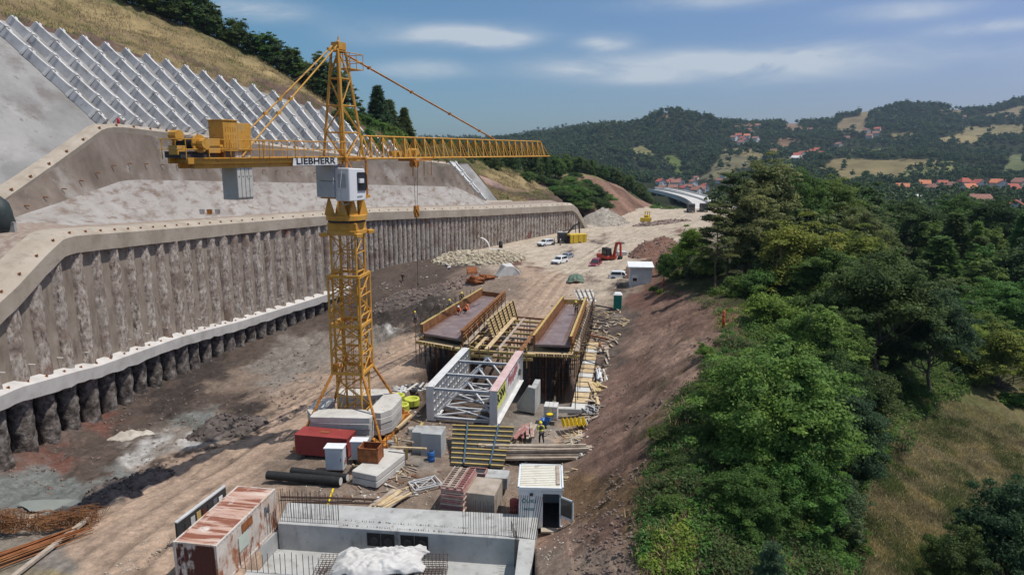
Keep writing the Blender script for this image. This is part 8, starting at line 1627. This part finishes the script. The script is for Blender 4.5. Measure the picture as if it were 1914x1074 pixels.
NEAR = [
 ('big', 1452, 652, 37, 330, 'large bright green tree, nearest big one on the slope', L_GREEN),
 ('big2', 1590, 745, 39.5, 175, 'dark grey-green tree overhanging the dry clearing', L_BLUE),
 ('big2', 1292, 850, 35, 170, 'dark bushy tree low on the crest, left of the large bright green tree', L_DARK),
 ('big2', 1395, 880, 31.5, 190, 'deep green tree in the shade at the bottom, right behind the small spruce', L_MID),
 ('round', 1655, 470, 57, 235, 'tall dark round-crowned tree standing at the upper left edge of the clearing', L_DARK),
 ('round', 1755, 545, 58, 170, 'dark tree with a bare leaning trunk at the top edge of the clearing', L_BLUE),
 ('loose', 1525, 575, 50, 170, 'mid green spreading tree between the large bright green tree and the tall dark round one', L_GREEN),
 ('loose', 1440, 545, 60, 150, 'fresh green tree on the crest right of the orange marker post', L_BRIGHT),
 ('tall', 1508, 405, 74, 185, 'big yellow-green tree in the middle of the wood, brightest crown there', L_YEL),
 ('tall', 1610, 425, 80, 140, 'pale yellow-green tree behind the tall dark round tree', L_YEL),
 ('pine', 1372, 322, 86, 110, 'tall thin pine with bare lower trunk at the left end of the wood', L_NEEDLE),
 ('tall', 1440, 290, 92, 135, 'tall feathery pale pine, highest top of the wood', L_PALE),
 ('pine', 1345, 380, 80, 80, 'thin pine leaning over the bank left of the tall pines', L_NEEDLE),
 ('tall', 1405, 345, 84, 110, 'grey-green pine standing in front of the highest pine', L_PALE),
 ('round', 1500, 318, 100, 130, 'dark broadleaf tree right of the highest pine', L_MID),
 ('big2', 1555, 335, 103, 135, 'mid green broad tree on the skyline of the wood', L_MID),
 ('loose', 1290, 425, 92, 85, 'small bright green tree on the brown bank above the site hut', L_BRIGHT),
 ('big', 1600, 385, 98, 140, 'pale olive tree with a rounded top behind the yellow-green ones', L_PALE),
 ('m2', 1620, 345, 118, 110, 'dark green tree just below the red-roofed village, left side', L_DARK),
 ('mc', 1790, 395, 112, 95, 'dark conifer rising in front of the village, right of the middle of the wood', L_DARK),
 ('mc', 1762, 440, 104, 100, 'dark conical conifer in front of the dark tree row', L_MID),
 ('mc', 1835, 440, 106, 80, 'narrow dark conifer, third in the row to the right', L_DARK),
 ('round', 1700, 375, 125, 130, 'broad dark tree hiding the lower houses of the village', L_DARK),
 ('round', 1800, 365, 132, 120, 'dark round tree in front of the long red roof', L_MID),
 ('big2', 1865, 375, 128, 130, 'dark tree at the right edge below the village', L_DARK),
 ('loose', 1700, 500, 88, 60, 'small bright tree standing alone on the upper meadow', L_BRIGHT),
 ('loose', 1650, 470, 92, 95, 'yellowish broadleaf tree beside the upper meadow', L_YEL),
 ('loose', 1690, 560, 78, 110, 'light green tree between the two dark trees', L_GREEN),
 ('big', 1885, 525, 76, 180, 'wide mid green tree at the right edge of the photo above the clearing', L_GREEN),
 ('loose', 1880, 612, 63, 150, 'bright yellow-green bushy tree at the right edge beside the clearing', L_YEL),
 ('loose', 1815, 600, 66, 100, 'light green tree between the dark leaning tree and the right edge', L_BRIGHT),
 ('big2', 1840, 585, 70, 120, 'shaded green tree behind the light green one at the right', L_MID),
 ('round', 1905, 905, 31, 210, 'dark tree filling the bottom right corner of the photo', L_BLUE),
 ('round', 1800, 985, 30.5, 150, 'dark low tree beside the one in the bottom right corner', L_DARK),
 ('sap', 1690, 800, 46, 75, 'thin sapling standing alone in the dry clearing', L_MID),
 ('spruce', 1445, 1000, 22.3, 210, 'small spruce with spreading branches at the bottom edge of the photo', L_SPRUCE),
 ('big2', 1555, 470, 70, 150, 'green tree in front of the big yellow-green one', L_MID),
 ('round', 1460, 480, 76, 110, 'dark tree beneath the pale pines', L_DARK),
 ('loose', 1560, 600, 55, 120, 'leafy branch-like tree left of the tall dark round tree', L_MID),
 ('big2', 1500, 690, 44, 170, 'mid green tree pressed against the back of the large bright green tree', L_MID),
 ('round', 1560, 660, 47, 150, 'dark tree between the large bright green tree and the tall dark round one', L_DARK),
 ('big', 1470, 820, 34, 240, 'low bright crown in front of and below the large bright green tree', L_GREEN),
 ('big2', 1540, 880, 35, 190, 'dark crown at the left edge of the dry clearing, lowest one there', L_BLUE),
 ('big2', 1318, 800, 38, 200, 'broad mid green crown on the crest directly left of the large bright green tree', L_MID),
 ('round', 1350, 720, 44, 150, 'dark green tree on the crest left of the large bright green tree', L_MID),
 ('loose', 1590, 600, 52, 130, 'thin leafy tree in the gap left of the tall dark round tree', L_MID),
 ('loose', 1390, 700, 46, 110, 'young tree with light leaves beside the crest', L_GREEN),
]
for a in NEAR: ptree(*a[:6], mleaf=a[6])
BUSH = [(1252,480,97,50,L_MID,'bush'),(1272,470,99,55,L_GREEN,'bush'),(1240,478,106,26,L_DARK,'bush'),(1310,890,36,110,L_MID,'bush'),(1400,940,33,120,L_GREEN,'bush'),(1480,985,32,120,L_MID,'bush'),(1545,1010,32,110,L_GREEN,'bush'),(1600,985,34,80,L_BRIGHT,'bush2'),(1270,930,35,90,L_GREEN,'bush'),(1300,985,32,110,L_MID,'bush'),(1250,1030,31,70,L_MID,'bush2'),(1345,905,35,110,L_DARK,'bush'),(1640,880,44,50,L_BRIGHT,'bush2'),(1350,1020,30,130,L_GREEN,'bush'),(1420,1030,29,120,L_MID,'bush'),(1300,500,92,70,L_DARK,'bush'),(1330,480,90,80,L_MID,'bush'),(1275,505,95,50,L_YEL,'bush2'),(1240,540,90,30,L_YEL,'bush2'),(1222,548,92,22,L_BRIGHT,'bush2'),
        (1385,520,74,90,L_MID,'bush'),(1420,510,72,80,L_GREEN,'bush'),(1400,575,64,80,L_YEL,'bush'),(1445,600,60,90,L_GREEN,'bush'),(1385,625,58,70,L_YEL,'bush2'),(1360,650,55,60,L_DARK,'bush2'),(1350,680,52,70,L_YEL,'bush2'),(1390,660,52,90,L_MID,'bush'),
        (1330,720,48.5,60,L_YEL,'bush2'),(1310,700,51,45,L_BRIGHT,'bush2'),(1345,760,46,80,L_MID,'bush'),(1305,770,44,60,L_YEL,'bush2'),(1285,800,42,70,L_BRIGHT,'bush2'),(1320,810,42,90,L_MID,'bush'),(1270,840,40,60,L_YEL,'bush2'),(1240,870,38.2,60,L_DARK,'bush'),
        (1232,930,35,70,L_DARK,'bush'),(1265,980,33,80,L_MID,'bush'),(1340,980,31,90,L_DARK,'bush'),(1220,830,40,22,L_BRIGHT,'bush2'),(1400,770,44,90,L_GREEN,'bush'),(1500,1010,32,120,L_DARK,'bush'),(1560,985,34,110,L_DARK,'bush'),(1460,930,33,120,L_MID,'bush'),
        (1300,1040,29,90,L_DARK,'bush'),(1370,1050,28,100,L_DARK,'bush'),(1530,640,50,100,L_MID,'bush'),(1500,560,62,100,L_MID,'bush'),(1470,640,52,90,L_DARK,'bush'),(1650,740,50,90,L_DARK,'bush'),(1715,720,57,60,L_MID,'bush'),(1620,700,50,120,L_DARK,'bush'),
        (1850,560,85,120,L_MID,'bush'),(1780,590,72,70,L_GREEN,'bush'),(1750,560,88,60,L_PALE,'bush2'),(1720,540,95,60,L_YEL,'bush2'),(1680,520,98,70,L_PALE,'bush2'),(1840,540,92,60,L_YEL,'bush2'),(1795,545,95,40,L_YEL,'bush2'),(1905,735,60,70,L_BRIGHT,'bush2'),(1860,745,61,50,L_GREEN,'bush2'),
        (1350,440,150,60,L_YEL,'bush2'),(1325,430,160,60,L_PALE,'bush2'),(1310,450,140,60,L_GREEN,'bush'),(1345,410,190,50,L_PALE,'bush2'),(1380,430,150,60,L_MID,'bush'),(1285,450,135,40,L_YEL,'bush2'),(1500,520,72,90,L_GREEN,'bush'),(1360,560,72,60,L_GREEN,'bush2'),(1340,540,78,50,L_MID,'bush')]
for (px, py, Y, w, m, k) in BUSH:
    tone = {L_YEL: 'yellow-green', L_BRIGHT: 'bright green', L_DARK: 'dark green', L_MID: 'green', L_GREEN: 'fresh green', L_PALE: 'greyish green'}[m]
    X = P(px, py, Y=Y).x; where = 'on the grassy crest of the cut slope' if px < 1420 and Y < 60 else ('on the bank behind the site hut' if px < 1350 else ('at the edge of the clearing' if py > 700 else 'in the undergrowth of the wood'))
    ptree(k, px, py, Y, w, f'{tone} shrub {where}', mleaf=m, group=f'{tone} shrubs {where}', cat='shrub')
def scatter(poly_fn, n, mind, seed):
    rng = random.Random(seed); pts = []
    for _ in range(n * 30):
        p = poly_fn(rng)
        if p is None: continue
        if all((p[0] - q[0]) ** 2 + (p[1] - q[1]) ** 2 > mind * mind for q in pts): pts.append(p)
        if len(pts) >= n: break
    return pts
def wr_fn(rng):
    Y = rng.uniform(98, 300); px = rng.uniform(1385, 1990)
    if Y < 130 and px < 1500: return None
    if 1640 < px < 1800 and 84 < Y < 112: return None
    x = (px - CX) / F0 * (Y + 3); return (x, Y)
for (x, y) in scatter(wr_fn, 150, 5.6, 5):
    k = random.choice(['m1', 'm2', 'm3', 'm1', 'm2', 'mc']); z = G(x, y); s = random.uniform(.75, 1.15)
    px, py = proj(x, y, z + TH_[k] * s); lim = np.interp(px, [1300, 1400, 1480, 1560, 1620, 1680, 1750, 1914], [420, 350, 340, 350, 362, 385, 398, 392])
    if py < lim: s = max(.35, s * (1 - (lim - py) * (y + 4) / F0 / (TH_[k] * s)))
    add_tree(k, 'woodland_tree', (x, y, z), 'dark green tree in the dense wood between the meadow and the village', 'trees of the dense wood below the village', random.choice([L_DARK, L_FAR, L_MID, L_DARK, L_BLUE, L_MID, L_GREEN, L_PALE]), (s, s, s))
for (px, py, Y, w, m) in [(1560,560,66,110,L_DARK),(1590,520,72,110,L_MID),(1640,600,62,120,L_DARK),(1480,420,86,110,L_MID),(1540,400,90,100,L_PALE),(1720,600,70,110,L_MID),(1780,520,84,120,L_DARK),(1900,470,96,110,L_DARK),(1840,480,96,110,L_MID),(1660,520,80,90,L_DARK),(1470,380,94,90,L_NEEDLE),(1400,440,84,80,L_DARK)]:
    ptree('m1' if m is L_DARK else 'm2', px, py, Y, w, 'bushy tree filling the wood between the larger crowns', mleaf=m, name='woodland_tree', group='smaller trees inside the wood')
def hs_at(px, t):
    """point of the left hillside whose row t (0 foot..1 crest) lies over pixel column px"""
    k = int(t * 59); row = HS_V[k]; q = [proj(*p)[0] for p in row]; j = int(np.argmin(np.abs(np.array(q) - px))); return row[j]
for (px, t, h, w, m, lab) in [(240,.99,7,3.4,L_DARK,'dark tree at the top left edge of the dry hillside'),(275,1.0,6,3,L_MID,'rounded tree second from the left on the hill crest'),(305,1.0,5,3.2,L_DARK,None),(330,1.0,8,3.5,L_DARK,'tall dark tree on the hill crest above the anchor ribs'),(352,1.0,7,3,L_MID,None),(375,1.0,8.5,3.6,L_DARK,'bushy dark tree on the crest in the middle of the group'),(395,1.0,7,3,L_DARK,None),(410,1.0,4,2,L_MID,None),
                              (445,1.0,6.5,2.7,L_DARK,'lone pointed tree on the crest between two groups'),(425,1.0,3,2,L_MID,None),(478,1.0,5,2.6,L_DARK,None),(500,1.0,7,3.4,L_MID,'round tree on the crest right of the lone pointed tree'),(520,1.0,6.5,3,L_BLUE,None),(545,1.0,7,3.2,L_DARK,None),(565,1.0,6,3,L_MID,None),(590,1.0,9,3.6,L_DARK,'dark tree on the crest just left of the crane top'),(612,1.0,10,3.8,L_DARK,None),(632,1.0,9,3.6,L_BLUE,None),(600,.97,5,3,L_MID,None),(575,.98,4,2.6,L_MID,None)]:
    p = hs_at(px, t); s = h / 10.0; k = random.choice(['m1', 'm2', 'm3']); a = h / TH_[k]
    add_tree(k, 'broadleaf_tree', (p[0], p[1], p[2] - .5 - h * .22), lab or 'small dark tree in the row along the crest of the dry hillside', None if lab else 'trees along the crest of the left hill', m, (w * 1.15 / TR_[k], w * 1.15 / TR_[k], a * 1.22))
for (px, top, Y, w, kind, m, lab) in [(705,158,168,62,'mc',L_BLUE,'tall dark conifer right of the crane mast on the hill'),(755,200,176,40,'mc',L_DARK,'smaller dark conifer to the right of the tall one on the hill'),(668,190,160,50,'m2',L_DARK,'dark tree directly right of the crane mast on the hill'),(725,185,175,60,'mc',L_BLUE,'conifer crowded behind the tall one on the hill')]:
    ptree(kind, px, top, Y, w, lab, m, ground=P(px, 262, Y=Y).z)
for (px, top, Y, w, m) in [(680,215,158,60,L_MID),(700,225,160,60,L_GREEN),(720,232,163,55,L_MID),(742,245,168,50,L_GREEN),(765,258,172,40,L_MID),(655,205,155,50,L_MID),(780,262,180,40,L_DARK),(690,240,150,50,L_GREEN),(640,195,150,50,L_MID)]:
    ptree('m1', px, top, Y, w, 'leafy green tree at the upper right end of the anchored slope', m, ground=P(px, top + 65, Y=Y).z, group='leafy trees behind the anchored slope')
def cut_pts(n, seed):
    rng = random.Random(seed); out = []; nr, nc = CUT_V.shape[:2]
    for _ in range(n * 40):
        r = rng.uniform(2.2, 5.6); c = rng.uniform(0, 8.9)
        if (r < 3.2 and c > 4.3) or (r < 2.75 and c < 4.3) : continue
        p = CUT_V[min(nr - 1, int(r * 14)), min(nc - 1, int(c * 14))]
        if all((p[0] - q[0]) ** 2 + (p[1] - q[1]) ** 2 > 30 for q in out): out.append(p)
        if len(out) >= n: break
    return out
SILH = ([760, 800, 850, 900, 950, 1000, 1050, 1100, 1140, 1180, 1210, 1235], [258, 254, 258, 262, 268, 275, 286, 296, 308, 325, 352, 385])
for p in cut_pts(135, 9):
    k = random.choice(['m1', 'm2', 'm3', 'mc']) if p[2] > 0 else 'm1'; s = random.uniform(.75, 1.15)
    px, py = proj(p[0], p[1], p[2] + TH_[k] * s); lim = np.interp(px, *SILH) + random.uniform(-3, 8)
    if py < lim: s = max(.3, s - (lim - py) * (p[1] + 4) / F0 / TH_[k])
    add_tree(k, 'woodland_tree', (p[0], p[1], p[2] - .3), 'dark green tree in the wood on the hill beyond the pile wall', 'trees of the wood beyond the pile wall', random.choice([L_DARK, L_MID, L_FAR, L_DARK]), (s, s, s))
for (px, py, Y) in [(1075,332,240),(1095,345,232),(1115,360,226),(1135,372,236),(1085,360,218),(1105,378,216),(1060,352,226),(1050,366,216),(1130,388,220),(1240,398,262),(1225,392,268),(1250,395,262),(1270,398,262),(1030,345,226),(1010,338,226),(985,332,215),(960,328,215),(1068,340,230),(1090,352,226),(1100,366,220),(1078,372,216),(1118,372,226),(1055,358,220),(1070,356,222),(1110,354,232),(1125,382,224),(1092,386,212),(1068,366,218),(1040,358,222)]:
    q = P(px, py, Y=Y); add_tree('bush', 'shrub', (q.x, q.y, q.z - 1.5), 'green shrub beside the brown cut slope', 'shrubs around the brown cut slope', random.choice([L_MID, L_GREEN, L_DARK]), (1.7, 1.7, 1.15), cat='shrub')
def tufts(name, pts, n_blade, size, m, label, seed, spread=.25, vcolfix=None):
    rng = np.random.default_rng(seed); n = len(pts); P0 = np.repeat(pts, n_blade, 0) + np.c_[rng.normal(size=(n * n_blade, 2)) * spread, np.zeros(n * n_blade)]
    N_ = len(P0); d = np.c_[rng.normal(size=(N_, 2)) * .45, np.ones(N_)]; d *= (size * (.5 + rng.random(N_)))[:, None]; a = rng.random(N_) * 2 * PI; w = np.c_[np.cos(a), np.sin(a), np.zeros(N_)] * size * .13
    V = np.stack([P0 - w, P0 + w, P0 + d + w * .3, P0 + d - w * .3], 1).reshape(-1, 3)
    o = link_mesh(name, leaf_obj_mesh(name, V, m)); return set_props(o, label, 'grass', None, 'stuff')
def ground_pts(poly, n, seed, ymax=120):
    rng = random.Random(seed); xs = [p[0] for p in poly]; ys = [p[1] for p in poly]; Q = []
    while len(Q) < n:
        px = rng.uniform(min(xs), max(xs)); py = rng.uniform(min(ys), max(ys)); Q.append((px, py))
    Q = np.array(Q); m = inpoly(Q[:, 0], Q[:, 1], poly); Q = Q[m]; zg = np.zeros(len(Q))
    for _ in range(12):
        X = []; 
        u = -(Q[:, 1] - CY) / F0; dy = CT + ST * u; dz = -ST + CT * u; t = (zg - HC) / dz; X = (Q[:, 0] - CX) / F0 * t; Y = dy * t; zn = gz(X, Y); zg = zg * .5 + zn * .5
    ok = (Y < ymax) & (np.abs(zn - zg) < 1.0); return np.c_[X, Y, zn][ok]
CLEAR = [(1560,1074),(1600,960),(1640,880),(1700,790),(1760,745),(1830,760),(1914,800),(1914,1074)]
CLP = ground_pts(CLEAR, 40000, 1); cln = fbm(CLP[:, 0] / 2.2, CLP[:, 1] / 2.2, 4, 17)
tufts('dry_grass', CLP[cln > -.12], 5, .13, L_DRYG, 'short dry straw-coloured grass covering the clearing', 2)
tufts('green_grass', CLP[cln < .02], 5, .13, L_GRASS, 'green grass growing among the dry grass of the clearing', 4)
CREST = [(1240,545),(1350,570),(1420,600),(1430,700),(1400,800),(1400,900),(1600,1000),(1600,1074),(1200,1074),(1195,980),(1205,880),(1235,810),(1275,740),(1315,680),(1345,630),(1340,590),(1290,560),(1235,550)]
def undergrowth(name, pts, r, k, size, m, label, seed):
    rng = np.random.default_rng(seed); n = len(pts); C = np.repeat(pts, k, 0); rr = np.repeat(r * (.5 + rng.random(n)), k); d = rng.normal(size=(n * k, 3)); d /= np.linalg.norm(d, axis=1)[:, None]; d[:, 2] = np.abs(d[:, 2]) * 1.1; p = C + d * (rr * rng.random(n * k) ** .4)[:, None]
    nn = d + rng.normal(size=d.shape) * .6 + np.array([0, 0, .5]); nn /= np.linalg.norm(nn, axis=1)[:, None]; a = np.cross(nn, rng.normal(size=d.shape)); a /= np.linalg.norm(a, axis=1)[:, None]; b = np.cross(nn, a); s = (size * (.5 + rng.random(n * k)))[:, None]
    V = np.stack([p - a * s * .5, p - b * s * .28, p + a * s * .5, p + b * s * .28], 1).reshape(-1, 3); o = link_mesh(name, leaf_obj_mesh(name, V, m)); return set_props(o, label, 'undergrowth', None, 'stuff')
CP = ground_pts(CREST, 5200, 5); cn = fbm(CP[:, 0] / 2.5, CP[:, 1] / 2.5, 3, 7)
undergrowth('crest_weeds', CP[cn > .2], .36, 26, .14, L_BRIGHT, 'yellow-green weeds and bracken along the crest of the cut slope', 6)
undergrowth('crest_herbs', CP[(cn <= .2) & (cn > -.08)], .42, 34, .15, L_GREEN, 'fresh green herbs and brambles along the crest of the cut slope', 7)
undergrowth('crest_brambles', CP[cn <= -.08], .5, 36, .16, L_DARK, 'dark brambles along the crest of the cut slope', 8)
UG = ground_pts([(1400, 560), (1700, 560), (1914, 560), (1914, 640), (1800, 740), (1700, 790), (1620, 900), (1560, 1000), (1400, 900)], 5000, 15, 130)
undergrowth('wood_undergrowth', UG, .6, 30, .2, L_MID, 'green undergrowth on the floor of the wood', 16)
tufts('crest_straw', ground_pts(CREST, 5000, 7), 5, .26, L_DRYG, 'yellowed grass along the crest of the cut slope', 8)
def hill_tufts():
    rng = np.random.default_rng(12); r = rng.uniform(1, 60, 34000); c = rng.uniform(0, HS_V.shape[1] - 1.01, 34000); r0 = r.astype(int); c0 = c.astype(int); fr = (r - r0)[:, None]; fc = (c - c0)[:, None]
    V = (HS_V[r0, c0] * (1 - fr) * (1 - fc) + HS_V[r0 + 1, c0] * fr * (1 - fc) + HS_V[r0, c0 + 1] * (1 - fr) * fc + HS_V[r0 + 1, c0 + 1] * fr * fc)
    br = HS_C[r0, c0]; dry = br[:, 0] > .19
    n = fbm(V[:, 0] / 3, V[:, 1] / 3, 3, 99) > -.15
    tufts('hillside_dry_grass', V[dry & n], 5, .34, L_DRYG, 'tall dry grass on the hillside above the anchored slope', 13, .5)
    tufts('hillside_green_grass', V[(~dry) & n], 4, .3, L_MID, 'green and brown undergrowth on the hillside above the anchored slope', 14, .5)
hill_tufts()
def far_forest():
    rng = np.random.default_rng(77); pts = []
    for (y0, y1, sp) in ((300, 430, 7.5), (430, 620, 8.5), (620, 850, 9), (850, 1150, 9.5), (1150, 1550, 10.5), (1550, 2000, 12.5), (2700, 3100, 22)):
        A = .5 * (y1 * y1 - y0 * y0) * 1.05; n = int(A / sp ** 2 * (1 if y0 < 2600 else .35)); Y = np.sqrt(rng.uniform(y0 * y0, y1 * y1, n)); u = rng.uniform(-.18, .87, n); X = u * Y
        Z = gz(X, Y); px, py = proj(X, Y, Z); c, w = land_far(X, Y, Z)
        keep = rng.random(n) > np.clip(w * 1.05, 0, .975)
        dens = fbm(X / 45, Y / 45, 3, 121); keep &= ~((dens > .18) & (rng.random(n) < .75) & (px > 1330) & (Y > 560))
        val = (px > 1215) & (px < 1420) & (Y < 960) & (Y > 250); keep &= ~(val & (rng.random(n) < .96))
        keep &= ~((px < 1250) & (Y < 420)); keep &= ~((px < 1345) & (Y < 720) & (Y > 240) )
        vill = (px > 1655) & (px < 1930) & (Y > 540) & (Y < 700); keep &= ~(vill & (rng.random(n) < .75))
        for (hx, hy, r) in HOUSE_XY: keep &= ((X - hx) ** 2 + (Y - hy) ** 2 > r * r) & ~((np.abs(X / Y - hx / hy) < .007 * (1 if hy < 900 else .5)) & (Y < hy) & (Y > hy - 32))
        s = (sp / 8.6) * rng.uniform(.6, 1.1, n) * np.where(px < 1340, 1, .9) * (.5 if y0 > 2600 else 1)
        pts.append(np.c_[X, Y, Z, s, rng.integers(0, 2, n)][keep])
    Q = np.vstack(pts); me = bpy.data.meshes.new('far_forest'); me.vertices.add(len(Q)); me.vertices.foreach_set('co', Q[:, :3].astype(np.float32).ravel())
    a = me.attributes.new('sc', 'FLOAT', 'POINT'); a.data.foreach_set('value', Q[:, 3].astype(np.float32)); a = me.attributes.new('kd', 'INT', 'POINT'); a.data.foreach_set('value', Q[:, 4].astype(np.int32))
    me.update(); o = link_mesh('far_forest', me); set_props(o, 'far green forest covering the hills on the other side of the valley', 'forest', None, 'stuff')
    src = []
    for k, (px, py, Y) in (('f1', (1340, 400, 300)), ('f2', (1420, 400, 305))):
        X = P(px, py, Y=Y).x; t = add_tree(k, 'woodland_tree', (X, Y, G(X, Y)), 'tree at the far end of the wood beside the road', 'trees at the far end of the wood beside the road'); src.append(t.children[0] if 'crown' in t.children[0].name else t.children[1])
    ng = bpy.data.node_groups.new('forest', 'GeometryNodeTree'); ng.interface.new_socket('Geometry', in_out='INPUT', socket_type='NodeSocketGeometry'); ng.interface.new_socket('Geometry', in_out='OUTPUT', socket_type='NodeSocketGeometry')
    N = ng.nodes; L = ng.links; gi = N.new('NodeGroupInput'); go = N.new('NodeGroupOutput'); jn = N.new('GeometryNodeJoinGeometry')
    sc = N.new('GeometryNodeInputNamedAttribute'); sc.data_type = 'FLOAT'; sc.inputs['Name'].default_value = 'sc'; kd = N.new('GeometryNodeInputNamedAttribute'); kd.data_type = 'INT'; kd.inputs['Name'].default_value = 'kd'
    rv = N.new('FunctionNodeRandomValue'); rv.data_type = 'FLOAT'; rv.inputs[2].default_value = 0; rv.inputs[3].default_value = 6.28; cx = N.new('ShaderNodeCombineXYZ'); L.new(rv.outputs[1], cx.inputs[2])
    for k in range(2):
        ip = N.new('GeometryNodeInstanceOnPoints'); oi = N.new('GeometryNodeObjectInfo'); oi.inputs['Object'].default_value = src[k]; oi.transform_space = 'ORIGINAL'
        cp = N.new('FunctionNodeCompare'); cp.data_type = 'INT'; cp.operation = 'EQUAL'
        ii = [s for s in cp.inputs if s.type == 'INT' and s.enabled]; L.new([s for s in kd.outputs if s.enabled][0], ii[0]); ii[1].default_value = k
        L.new(gi.outputs[0], ip.inputs['Points']); L.new(oi.outputs['Geometry'], ip.inputs['Instance']); L.new(cp.outputs[0], ip.inputs['Selection']); L.new([s for s in sc.outputs if s.enabled][0], ip.inputs['Scale']); L.new(cx.outputs[0], ip.inputs['Rotation']); L.new(ip.outputs[0], jn.inputs[0])
    L.new(jn.outputs[0], go.inputs[0]); md = o.modifiers.new('forest', 'NODES'); md.node_group = ng
    return len(Q)
print('far trees', far_forest())
hz = MB(); hz.box((700, 1880, 130), (6200, 4020, 360)); ho = hz.build('haze', bpy.data.materials.new('haze')); ho['kind'] = 'stuff'; ho['label'] = 'thin blue haze over the valley'; ho['category'] = 'haze'
hm = ho.data.materials[0]; hm.use_nodes = True; hn = hm.node_tree; hn.nodes.clear(); out = hn.nodes.new('ShaderNodeOutputMaterial'); pv = hn.nodes.new('ShaderNodeVolumePrincipled')
pv.inputs['Color'].default_value = (.6, .78, 1, 1); pv.inputs['Density'].default_value = 0.00009; pv.inputs['Anisotropy'].default_value = .2; hn.links.new(pv.outputs[0], out.inputs['Volume'])
